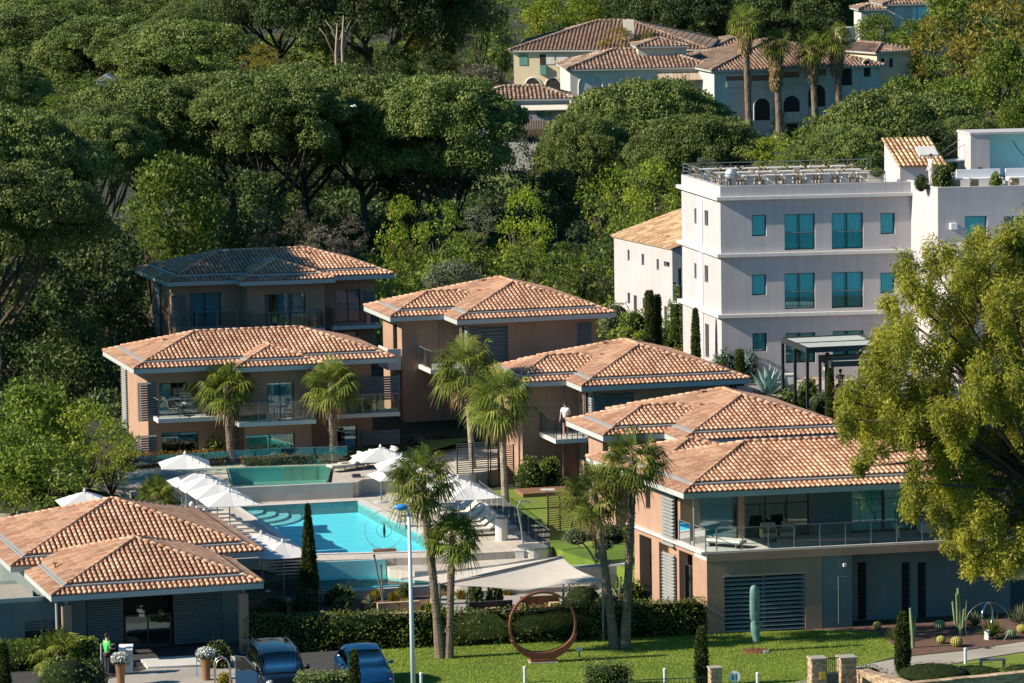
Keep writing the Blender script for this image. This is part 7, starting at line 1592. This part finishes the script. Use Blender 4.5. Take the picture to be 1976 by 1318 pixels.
for i in range(int(L_ / .12)): m.box(i * .12, i * .12 + .018, -.009, .009, 0, z)
m.build('bars', 'metal_dark', t)

# ================================================================== RECEPTION THINGS
def urn(lb, x, y):
    t = simple('flower_urn', lb, 'planter', PZ(x, y, .06), [('pot', 'copper', lambda m: m.lathe([(.17, 0), (.18, .5), (.24, 1.0), (.22, 1.0)], n=16))], 0, 'copper urns of white flowers'); o = obj('flowers', bush_me('lf_grey', 1, 1, 1, .2, 60), t); o.location = (0, 0, .92); o.scale = (.36, .36, .26)
    V = leaf_arrays(sphere_pts(420, -.3) * .37 * np.array([1, 1, .7]) + np.array([0, 0, 1.12]), sphere_pts(420, 0), .09, .08, .5, .1); obj('petals', quadmesh('petals', V, 'flower_white'), t)
urn('copper urn of white flowers left of the entrance, in front of the stand', 233, 1322); urn('copper urn of white flowers right of the entrance', 398, 1312)
person('person in a bright green shirt and dark trousers standing at the reception entrance', tuple(PZ(208, 1303, .06)), 1.78, R(40), 'cloth_green', 'cloth_dark', arms=('fwd', 'bent'))
simple('reception_stand', 'pale stand with white papers beside the person in green', 'stand', PZ(244, 1300, .06), [('body', 'fascia', lambda m: m.box(-.28, .28, -.2, .2, .1, 1.05)), ('top', 'white_paint', lambda m: m.add([(-.3, -.24, 1.05), (.3, -.24, 1.05), (.3, .24, 1.2), (-.3, .24, 1.2), (-.3, -.24, 1.09), (.3, -.24, 1.09), (.3, .24, 1.24), (-.3, .24, 1.24)], BOXF)), ('panel', 'metal_grey', lambda m: m.box(-.2, .2, -.21, -.201, .4, .85))])
simple('display_board', 'thin white-framed board left of the person in green', 'sign', PZ(196, 1300, .06), [('frame', 'white_paint', lambda m: (m.box(-.02, .03, -.02, .02, 0, 1.3), m.box(.03, .4, -.02, .02, 1.25, 1.3))), ('panel', 'pane', lambda m: m.box(.04, .38, -.005, .005, .3, 1.24))], R(20))
t = thing('luggage_trolley', 'brass luggage trolley with arched frame at the entrance', 'trolley', tuple(PZ(430, 1338, 0)), R(10))
m = MB(); m.box(-.35, .35, -.28, .28, .22, .28); m.build('platform', 'wood_slat', t)
for y in (-.25, .25):
    m = MB(); m.tube([(-.32, y, .28), (-.32, y, 1.1), (-.22, y, 1.42), (0, y, 1.55), (.22, y, 1.42), (.32, y, 1.1), (.32, y, .28)], .025, 8, False); m.build('arch', 'brass', t, True)
m = MB(); m.tube([(0, -.25, 1.55), (0, .25, 1.55)], .022, 8); m.build('crossbar', 'brass', t)
for x in (-.28, .28):
    for y in (-.2, .2): m = MB(); m.tube([(x - .02, y, .1), (x + .02, y, .1)], .1, 12); m.build('wheel', 'rubber', t)
simple('planter', 'small yellow-green potted plant inside the luggage trolley arch', 'plant', PZ(432, 1352, 0), [('pot', 'copper', lambda m: m.lathe([(.14, 0), (.18, .3)], n=12))]); bush('bush', 'yellow-green small bush behind the luggage trolley', 'bush', tuple(PZ(434, 1325, 0)), .28, .55, 'lf_yellow', 2, None, .1)
simple('easel', 'blue-framed folding easel right of the entrance steps', 'easel', PZ(388, 1305, .06), [('frame', 'sign_blue', lambda m: (m.tube([(-.18, 0, 0), (-.18, .1, 1.1)], .02, 6), m.tube([(.1, 0, 0), (.1, .1, 1.1)], .02, 6), m.tube([(-.18, .1, 1.1), (.1, .1, 1.1)], .02, 6)))])

# ================================================================== CARS
def wheel(t, x, y, r=.34, w_=.22, side=1):
    m = MB(); m.tube([(x, y - w_ / 2, r), (x, y + w_ / 2, r)], r, 24); wh = m.build('wheel', 'rubber', t)
    m = MB(); yy = y + side * (w_ / 2 + .004); m.tube([(x, yy - .004, r), (x, yy + .004, r)], r * .68, 20)
    m.build('rim', 'metal_grey', wh); m = MB()
    for i in range(5): a = i * 1.2566; c, s = math.cos(a), math.sin(a); q = yy + side * .012; m.quad((x + c * .04 - s * .03, q, r + s * .04 + c * .03), (x + c * r * .62 - s * .02, q, r + s * r * .62 + c * .02), (x + c * r * .62 + s * .02, q, r + s * r * .62 - c * .02), (x + c * .04 + s * .03, q, r + s * .04 - c * .03))
    m.build('spokes', 'chrome', wh)
def loft(stations, ring):
    V = [];
    for s_ in stations: V += ring(*s_)
    n = len(V) // len(stations); F_ = [(i * n + j, i * n + (j + 1) % n, (i + 1) * n + (j + 1) % n, (i + 1) * n + j) for i in range(len(stations) - 1) for j in range(n)]
    F_ += [tuple(range(n)), tuple((len(stations) - 1) * n + j for j in range(n))[::-1]]; m = MB(); m.add(V, F_); return m
def body_ring(x, zb, zt, w_, tuck=.90, crown=.04):
    h = zt - zb; half = [(w_ * .80, zb), (w_ * .96, zb + h * .12), (w_, zb + h * .35), (w_ * .99, zb + h * .62), (w_ * .965, zb + h * .85), (w_ * tuck, zt - .015), (w_ * tuck * .6, zt + crown * .7), (0, zt + crown)]
    return [(x, y, z) for y, z in half] + [(x, -y, z) for y, z in half[-2::-1]]
def car(label, loc, head, paint, kind):
    t = thing('parked_car' if kind == 'coupe' else 'parked_van', label, 'car' if kind == 'coupe' else 'van', loc, head)
    if kind == 'coupe':
        st = [(0, .42, .56, .55), (.05, .30, .68, .80), (.25, .22, .80, .92), (.7, .20, .90, .97), (1.3, .20, .98, .985), (1.8, .20, 1.02, .97), (2.6, .20, 1.04, .965), (3.3, .20, 1.06, .985), (3.9, .22, 1.08, 1.0), (4.35, .26, 1.06, .96), (4.62, .36, .98, .84), (4.70, .5, .85, .70)]
        gh = [(1.45, 1.0, 1.01, .86, .80), (2.25, 1.02, 1.53, .87, .66), (2.7, 1.04, 1.64, .87, .66), (3.3, 1.06, 1.63, .87, .64), (3.9, 1.06, 1.48, .85, .58), (4.45, 1.02, 1.10, .78, .56)]; L_ = 4.7; wx = (.92, 3.80)
    else:
        st = [(0, .45, .80, .70), (.06, .32, .98, .86), (.3, .26, 1.08, .93), (.9, .24, 1.16, .96), (1.3, .24, 1.2, .965), (4.9, .24, 1.2, .965), (5.05, .3, 1.18, .93), (5.1, .4, 1.1, .88)]
        gh = [(.85, 1.14, 1.18, .90, .84), (1.75, 1.18, 1.84, .92, .76), (2.2, 1.18, 1.92, .92, .77), (4.6, 1.18, 1.92, .92, .77), (4.95, 1.18, 1.86, .90, .74), (5.06, 1.16, 1.3, .88, .82)]; L_ = 5.1; wx = (.95, 4.1)
    loft(st, lambda x, a, b, c: body_ring(x, a, b, c)).build('body', paint, t, True)
    def gring(x, zb, zt, wb, wt): half = [(wb, zb), (wb * .985, zb + (zt - zb) * .3), (wt + (wb - wt) * .25, zb + (zt - zb) * .82)]; h2 = [(wt * .95, zt - .01), (wt * .5, zt + .02), (0, zt + .03)]; a = half + h2; return [(x, y, z) for y, z in a] + [(x, -y, z) for y, z in a[-2::-1]]
    loft(gh, gring).build('windows', 'car_glass', t, True)
    def inner(x, zb, zt, wb, wt): return gring(x, zb, max(zb + .005, zt - .05), wb - .05, wt - .05)
    loft([g for g in gh], inner).build('cabin', 'rubber', t)
    r_ = MB(); i0, i1 = (1, len(gh) - 2)
    rings = [gring(g[0] + (0.02 if i == i0 else 0), g[1], g[2] + .012, g[3] + .006, g[4] + .012)[2:9] for i, g in enumerate(gh) if i0 <= i <= i1]; V = [v for r1 in rings for v in r1]; n = 7
    r_.add(V, [(i * n + j, i * n + j + 1, (i + 1) * n + j + 1, (i + 1) * n + j) for i in range(len(rings) - 1) for j in range(n - 1)]); r_.build('roof', paint, t, True)
    for s_ in (-1, 1):
        p_ = MB(); g0, g1 = gh[0], gh[1]; p_.tube([(g0[0], s_ * g0[3] * .97, g0[1]), (g1[0], s_ * (g1[4] + .03), g1[2] - .01)], .035, 6)
        for g in gh[2:-1]: p_.tube([(g[0], s_ * g[3] * 1.0, g[1]), (g[0], s_ * (g[4] + .045), g[2] - .06)], .025, 6)
        g0, g1 = gh[-1], gh[-2]; p_.tube([(g0[0], s_ * g0[3] * .97, g0[1]), (g1[0], s_ * (g1[4] + .03), g1[2] - .01)], .04, 6)
        p_.tube([(g[0], s_ * (g[4] + .03), g[2] - .01) for g in gh[1:-1]], .02, 5); p_.build('window_surround', paint, t)
    for x in wx:
        for s_ in (-1, 1): wheel(t, x, s_ * (.86), .35 if kind == 'coupe' else .34, .22, s_)
    zf = .62 if kind == 'coupe' else .92
    for s_ in (-1, 1):
        m = MB(); m.ball((.24 if kind == 'coupe' else .16, s_ * .68, zf + .04), (.20, .15, .075), 12, 6); m.build('headlight', 'headlight', t, True)
        m = MB(); gx = gh[0][0] + .35; m.ball((gx, s_ * 1.06, 1.08 if kind == 'coupe' else 1.3), (.09, .11, .07 if kind == 'coupe' else .12), 10, 6); m.tube([(gx, s_ * .9, 1.03 if kind == 'coupe' else 1.2), (gx, s_ * 1.02, 1.06 if kind == 'coupe' else 1.28)], .02, 5); m.build('mirror', paint, t, True)
        m = MB(); m.box(L_ - .12, L_ - .01, s_ * .72 - .12, s_ * .72 + .12, .78, .95); m.build('tail_light', 'tile_red', t)
    m = MB(); gz0, gz1, gw = (.34, .58, .52) if kind == 'coupe' else (.62, .86, .55)
    m.add([(-.015, -gw, gz0), (-.015, gw, gz0), (-.015, gw * .82, gz1), (-.015, -gw * .82, gz1), (.05, -gw, gz0), (.05, gw, gz0), (.05, gw * .82, gz1), (.05, -gw * .82, gz1)], BOXF); gr = m.build('grille', 'rubber', t)
    m = MB()
    for z in np.linspace(gz0 + .05, gz1 - .04, 3 if kind == 'van' else 5): m.box(-.03, -.016, -gw * .85, gw * .85, z, z + (.025 if kind == 'van' else .01))
    m.build('bars', 'chrome' if kind == 'van' else 'metal_dark', gr)
    m = MB()
    if kind == 'van': m.tube([(-.035, .10 * math.cos(a), .74 + .10 * math.sin(a)) for a in np.linspace(0, 6.283, 21)], .012, 5, False); [m.tube([(-.035, 0, .74), (-.035, .10 * math.cos(a), .74 + .10 * math.sin(a))], .01, 5) for a in (R(90), R(210), R(330))]
    else: m.box(.10, .16, -.13, -.02, .735, .75); m.box(.10, .16, .02, .13, .735, .75); m.ball((.12, 0, .745), (.03, .04, .02), 8, 5)
    m.build('emblem', 'chrome', gr)
    m = MB(); m.box(-.04, -.017, -.26, .26, .40 if kind == 'van' else .37, .51 if kind == 'van' else .48); m.build('number_plate', 'plate', t)
    if kind == 'van':
        for s_ in (-1, 1): m = MB(); m.tube([(1.9, s_ * .70, 1.97), (4.7, s_ * .70, 1.97)], .022, 6); m.build('roof_rail', 'chrome', t)
        # open front door on the photo's left
        d = bpy.data.objects.new('door', None); 
        m = MB(); x0 = 1.35; ang = R(58); dc, ds = math.cos(ang), math.sin(ang)
        def dp(u, v, z): return (x0 + u * dc, .97 + u * ds + v, z)
        m.add([dp(0, 0, .35), dp(1.0, 0, .35), dp(1.0, .05, .35), dp(0, .05, .35), dp(0, 0, 1.2), dp(1.0, 0, 1.2), dp(1.0, .05, 1.2), dp(0, .05, 1.2)], BOXF); o = m.build('door', 'paint_blue', t)  # door coloured blue for what it reflects; the van itself is black
        m = MB(); m.tube([dp(.0, .02, 1.2), dp(.55, .05, 1.78), dp(1.0, .05, 1.80), dp(1.0, .03, 1.2)], .025, 6); m.build('door_frame', 'chrome', o); m = MB(); m.quad(dp(.05, .03, 1.21), dp(.98, .03, 1.21), dp(.97, .05, 1.77), dp(.55, .05, 1.75)); m.build('door_window', 'car_glass', o)
    m = MB(); m.box(.5, L_ - .5, -.7, .7, .12, .3); m.build('underbody', 'rubber', t)
    return t
hc = R(90 + 12)
pc = PZ(720, 1303, .86); fw = Vector((math.cos(hc), math.sin(hc), 0)); pc = pc - fw * .25
car('metallic blue sports car parked on the drive beside the lawn', (pc.x, pc.y, .01), hc, 'paint_blue', 'coupe')
pv = PZ(538, 1254, 1.93); pv = pv - Vector((math.cos(hc), math.sin(hc), 0)) * 2.0
car('black passenger van with open front door by the reception pillar', (pv.x, pv.y, .01), hc, 'paint_black', 'van')

# ================================================================== PEOPLE, HOTEL THINGS
q = VD.W(-.35, 1.75, 3.8); person('person in a white shirt and dark shorts standing on the barred balcony', tuple(q), 1.72, R(250), 'cloth_white', 'cloth_dark', arms=('bent', 'down'), shorts=True)
q = VD.W(.25, 1.35, 3.8); simple('balcony_chair', 'dark chair on the barred balcony beside the standing person', 'chair', q, [('seat', 'metal_dark', lambda m: m.box(-.22, .22, -.2, .2, .42, .46)), ('backrest', 'metal_dark', lambda m: m.box(.18, .22, -.2, .2, .46, .88))] + [('leg', 'metal_dark', (lambda a, b: lambda m: m.box(a, a + .03, b, b + .03, 0, .42))(a, b)) for a in (-.2, .17) for b in (-.2, .17)], .4)
# terrace of the front villa
def armchair(lb, a, b, rz, mt='rattan'):
    q = BF.W(a, b, zfF); simple('armchair', lb, 'chair', q, [('seat', mt, lambda m: m.box(-.3, .3, -.3, .3, .25, .42)), ('backrest', mt, lambda m: m.box(-.3, .3, .22, .3, .421, .82)), ('armrest', mt, lambda m: m.box(-.34, -.301, -.3, .3, .2, .6)), ('armrest', mt, lambda m: m.box(.301, .34, -.3, .3, .2, .6))] + [('leg', 'metal_dark', (lambda x, y: lambda m: m.box(x, x + .04, y, y + .04, 0, .25))(x, y)) for x in (-.28, .24) for y in (-.28, .24)], rz, 'terrace armchairs')
armchair('wicker armchair left of two facing the glazed terrace door', 4.6, 1.9, R(10)); armchair('wicker armchair right of two facing the glazed terrace door', 5.5, 1.9, R(-5)); armchair('pale armchair at the right end of the front villa terrace', 11.6, 1.3, R(-80), 'cushion')
q = BF.W(10.3, 1.2, zfF); simple('side_table', 'small white pedestal table on the front villa terrace', 'table', q, [('top', 'white_paint', lambda m: m.lathe([(.26, .55), (.26, .58)], n=16)), ('pedestal', 'white_paint', lambda m: m.lathe([(.12, 0), (.05, .1), (.05, .5), (.12, .55)], n=10))])
q = BF.W(2.3, 1.1, zfF); simple('sun_lounger', 'pale daybed lounger at the sunny left corner of the front villa terrace', 'sun lounger', q, [('frame', 'metal_grey', lambda m: m.box(-.35, .35, -.9, .9, .2, .26)), ('cushion', 'white_paint', lambda m: m.box(-.33, .33, -.9, .9, .261, .36)), ('leg', 'metal_grey', lambda m: m.box(-.3, .3, -.7, -.64, 0, .2)), ('leg', 'metal_grey', lambda m: m.box(-.3, .3, .64, .7, 0, .2))], R(60))
q = BF.W(5.2, 2.1, zfF); simple('lantern', 'small white lantern on the terrace between the wicker armchairs', 'lantern', BF.W(5.05, 2.4, zfF), [('body', 'ceramic', lambda m: m.lathe([(.1, 0), (.13, .3), (.08, .7), (.02, .8)], n=10))])
# pergolas
def pergola(label, fl, fr_, bl, zt, zg, h=.28, posts=(0, 1, 2)):
    A, Bq, Cq = (PZ(x, y, zt) for x, y in (fl, fr_, bl)); t = thing('pergola', label, 'pergola', (A.x, A.y, zg), 0, 'grey louvre-roofed pergolas'); u = Bq - A; v = Cq - A; zz = zt - zg
    def T(p): q = u * p[0] + v * p[1]; return (q.x, q.y, p[2])
    lu, lv = u.length, v.length; k = .14 / lv; j = .14 / lu
    m = MB(T); m.box(0, 1, 0, k, zz - h, zz); m.box(0, 1, 1 - k, 1, zz - h, zz); m.box(0, j, k, 1 - k, zz - h, zz); m.box(1 - j, 1, k, 1 - k, zz - h, zz); m.box(j, 1 - j, .5 - k / 2, .5 + k / 2, zz - h, zz - .02); m.build('frame', 'metal_dark', t)
    m = MB(T); n = int(lu / .2)
    for i in range(n):
        x = j + (1 - 2 * j) * i / n
        for y0, y1 in ((k, .5 - k / 2), (.5 + k / 2, 1 - k)): m.box(x, x + (1 - 2 * j) / n * .86, y0 + .001, y1 - .001, zz - .10, zz - .05)
    m.build('roof_louvres', 'fascia', t)
    for x, y in ((0, 0), (0, 1 - k), (0, .5 - k / 2), (1 - j, 0), (1 - j, 1 - k)): m = MB(T); m.box(x + .0005, x + j, y + .0005, y + k, 0, zz - h); m.build('post', 'metal_dark', t)
pergola('larger louvred pergola in front of the hotel, upper one', (1556, 671), (1712, 664), (1507, 651), 8.1, 4.9)
pergola('smaller louvred pergola in front of the hotel, lower one', (1604, 698), (1716, 694), (1579, 685), 7.4, 4.6)
flat('hotel_terrace', [(1440, 772), (1500, 770), (1545, 762), (1760, 752), (1780, 700), (1560, 706), (1400, 716)], 5.02, 'path', .5)
person('person in white standing under the small pergola by the hotel', tuple(PD(1597, 745, 241)), 1.75, R(200), 'cloth_white', 'cloth_white', arms=('bent', 'down'))
for i, (x, lb) in enumerate([(1622, 'seated guest in dark clothes under the small pergola, left'), (1664, 'seated guest in pale top under the small pergola, right')]):
    q = PD(x, 740, 242); person(lb, (q.x, q.y, 5.02), 1.7, R(250 - 120 * i), 'cloth_dark' if i == 0 else 'cloth_white', 'cloth_dark', arms='fwd', sit=True)
    simple('dining_chair', 'dining chair of the seated guest, %s one under the small pergola' % ('left', 'right')[i], 'chair', (q.x, q.y, 5.02), [('seat', 'rattan', lambda m: m.box(-.22, .22, -.22, .22, .40, .44)), ('leg', 'rattan', lambda m: m.box(-.2, .2, -.2, -.16, 0, .4)), ('leg', 'rattan', lambda m: m.box(-.2, .2, .16, .2, 0, .4))])
q = PD(1644, 742, 241.5); simple('dining_table', 'white-topped dining table between the seated guests', 'table', (q.x, q.y, 5.02), [('top', 'white_paint', lambda m: m.box(-.45, .45, -.35, .35, .70, .74)), ('pedestal', 'metal_dark', lambda m: m.box(-.05, .05, -.05, .05, 0, .7))])
q = PD(1570, 745, 243); simple('dining_table', 'dining table with pale cloth behind the pergola posts', 'table', (q.x, q.y, 5.02), [('top', 'tan_cushion', lambda m: m.box(-.5, .5, -.35, .35, .70, .74)), ('pedestal', 'metal_dark', lambda m: m.box(-.05, .05, -.05, .05, 0, .7))])
simple('planter_box', 'tall white planter box with olive bush beside the pergola post', 'planter', PD(1523, 752, 243), [('box', 'slab_white', lambda m: m.box(-.25, .25, -.25, .25, -.4, .8)), ('rim', 'band', lambda m: m.box(-.28, .28, -.28, .28, .8, .86))])
# roof terrace furniture
def roof_set():
    T0 = thing('terrace_table', 'x', 'table', (0, 0, 0), 0, 'tables on the hotel roof terrace'); m = MB(); m.box(-.42, .42, -.36, .36, .70, .75); m.build('top', 'table_top', T0); m = MB(); m.box(-.16, .16, -.14, .14, 0, .70); m.build('pedestal', 'slab_white', T0)
    C0 = thing('terrace_chair', 'x', 'chair', (0, 0, 0), 0, 'chairs on the hotel roof terrace'); m = MB(); m.box(-.23, .23, -.22, .22, .42, .46); m.build('seat', 'rattan', C0); m = MB(); m.tube([(-.24, .0, .46), (-.25, .16, .72), (0, .26, .80), (.25, .16, .72), (.24, .0, .46)], .03, 6); m.build('backrest', 'rattan', C0)
    for x in (-.2, .2):
        for y in (-.19, .19): m = MB(); m.box(x - .02, x + .02, y - .02, y + .02, 0, .42); m.build('leg', 'rattan', C0)
    rows = [('front', .95, 8), ('middle', 3.1, 7), ('back', 5.6, 7)]; used = [False, False]; o_ = ['first', 'second', 'third', 'fourth', 'fifth', 'sixth', 'seventh', 'eighth']
    for rn, b, n in rows:
        for i in range(n):
            a = .9 + (hW - 3.4) * i / (n - 1) + random.uniform(-.1, .1); q = BH.W(a, b, hZr); lb = '%s table from the left in the %s row of the hotel roof terrace' % (o_[i], rn)
            if not used[0]: T0.location = q; T0['label'] = lb; used[0] = True; T0.rotation_euler.z = R(6)
            else: copy_thing(T0, tuple(q), R(6), lb)
            for s_, w_ in ((-1, 'left'), (1, 'right')):
                q = BH.W(a + s_ * .55, b + random.uniform(-.1, .2), hZr); lb = 'rattan chair on the %s of the %s %s-row roof table' % (w_, o_[i], rn)
                if not used[1]: C0.location = q; C0['label'] = lb; C0.rotation_euler.z = R(90 * -s_); used[1] = True
                else: copy_thing(C0, tuple(q), R(6 - 90 * s_) + random.uniform(-.3, .3), lb)
roof_set()
q = BH.W(.75, .75, hZr); simple('globe_lamp', 'big white globe lamp at the left corner of the roof terrace', 'lamp', q, [('globe', 'ceramic', lambda m: m.ball((0, 0, .85), (.28, .28, .28), 16, 10)), ('stand', 'metal_dark', lambda m: m.tube([(0, 0, 0), (0, 0, .6)], .05, 8))])
q = BH.W(hW - 1.9, .7, hZr); simple('planter_box', 'low tan planter with herbs in front of the stair head', 'planter', q, [('box', 'cream_wall', lambda m: m.box(-.5, .4, -.2, .2, .2, .62))]); bush('bush', 'green herbs in the roof planter before the stair head', 'bush', (q.x, q.y, hZr + .55), .42, .4, 'lf_green', 1, None, .09)
for i, a in enumerate((.6, 3.3)):
    q = BH.W(hXa + 2.6 + a, hFb + 2.9, hZt2 - .2); simple('banquette', 'long white sofa under the blue panel, %s section' % ('left', 'right')[i], 'sofa', q, [('seat', 'cloth_white', lambda m: m.box(-1.2, 1.2, -.4, .4, 0, .42)), ('backrest', 'cloth_white', lambda m: m.box(-1.2, 1.2, .25, .4, .421, .85))], R(6))
for i, a in enumerate((1.4, 2.4, 3.6, 4.6)):
    q = BH.W(hXa + a, hFb + 1.3, hZt2 - .2); simple('low_table', '%s low white table along the right roof parapet' % o4[i] if 0 else ['leftmost', 'second', 'third', 'rightmost'][i] + ' low white table along the right roof parapet', 'table', q, [('top', 'white_paint', lambda m: m.box(-.35, .35, -.3, .3, .50, .55)), ('base', 'tan_cushion', lambda m: m.box(-.2, .2, -.18, .18, 0, .5))], R(6))
for lb, a, b, r_, h, mt in (('big feathery grass plant at the left of the right roof terrace', .55, 1.0, .62, 1.4, 'lf_green'), ('round green shrub on the right roof parapet, middle', 3.3, .5, .32, .8, 'lf_green'), ('small green shrub on the right roof parapet, right', 5.2, .5, .25, .5, 'lf_bright'), ('small shrub behind the roof parapet corner', -.4, 1.6, .35, .7, 'lf_dark')):
    q = BH.W(hXa + a, hFb + b, hZt2 - .2); bush('bush', lb, 'bush', tuple(q), r_, h, mt, 2, None, .1)
q = BH.W(hXa + .9, hFb + 4.0, hZt2 - .2); person('distant person in white beside the roof screen', tuple(q), 1.65, R(200), 'cloth_white', 'cloth_white')
# gulls
def gull(label, loc, rz, fly):
    t = thing('gull', label, 'bird', loc, rz); m = MB(); m.tube([(-.22, 0, 0), (-.1, 0, .02), (.05, 0, .03), (.16, 0, .05), (.22, 0, .05)], [.015, .055, .07, .045, .015], 8)
    if fly:
        for s_ in (-1, 1): m.add([(.08, s_ * .03, .05), (-.06, s_ * .03, .05), (-.02, s_ * .35, .12), (.06, s_ * .35, .13), (-.12, s_ * .68, .06)], [(0, 1, 2, 3), (3, 2, 4)])
    else:
        for s_ in (-1, 1): m.add([(.08, s_ * .06, .06), (-.08, s_ * .07, -.01), (-.30, s_ * .02, -.01), (-.05, s_ * .05, .09)], [(0, 1, 2, 3)])
        m.tube([(0, .03, -.18), (0, .03, 0)], .008, 4); m.tube([(0, -.03, -.18), (0, -.03, 0)], .008, 4)
    m.build('body', 'white_paint', t, True); m = MB(); m.tube([(.22, 0, .05), (.28, 0, .04)], [.012, .003], 5); m.build('beak', 'yellow_sign', t)
gull('white gull flying in front of the dark middle pine belt', tuple(PD(683, 206, 285)), R(170), True); q = PD(435, 484, 264.6); gull('white gull perched on the ridge of the shaded villa', tuple(q), R(-30), False)
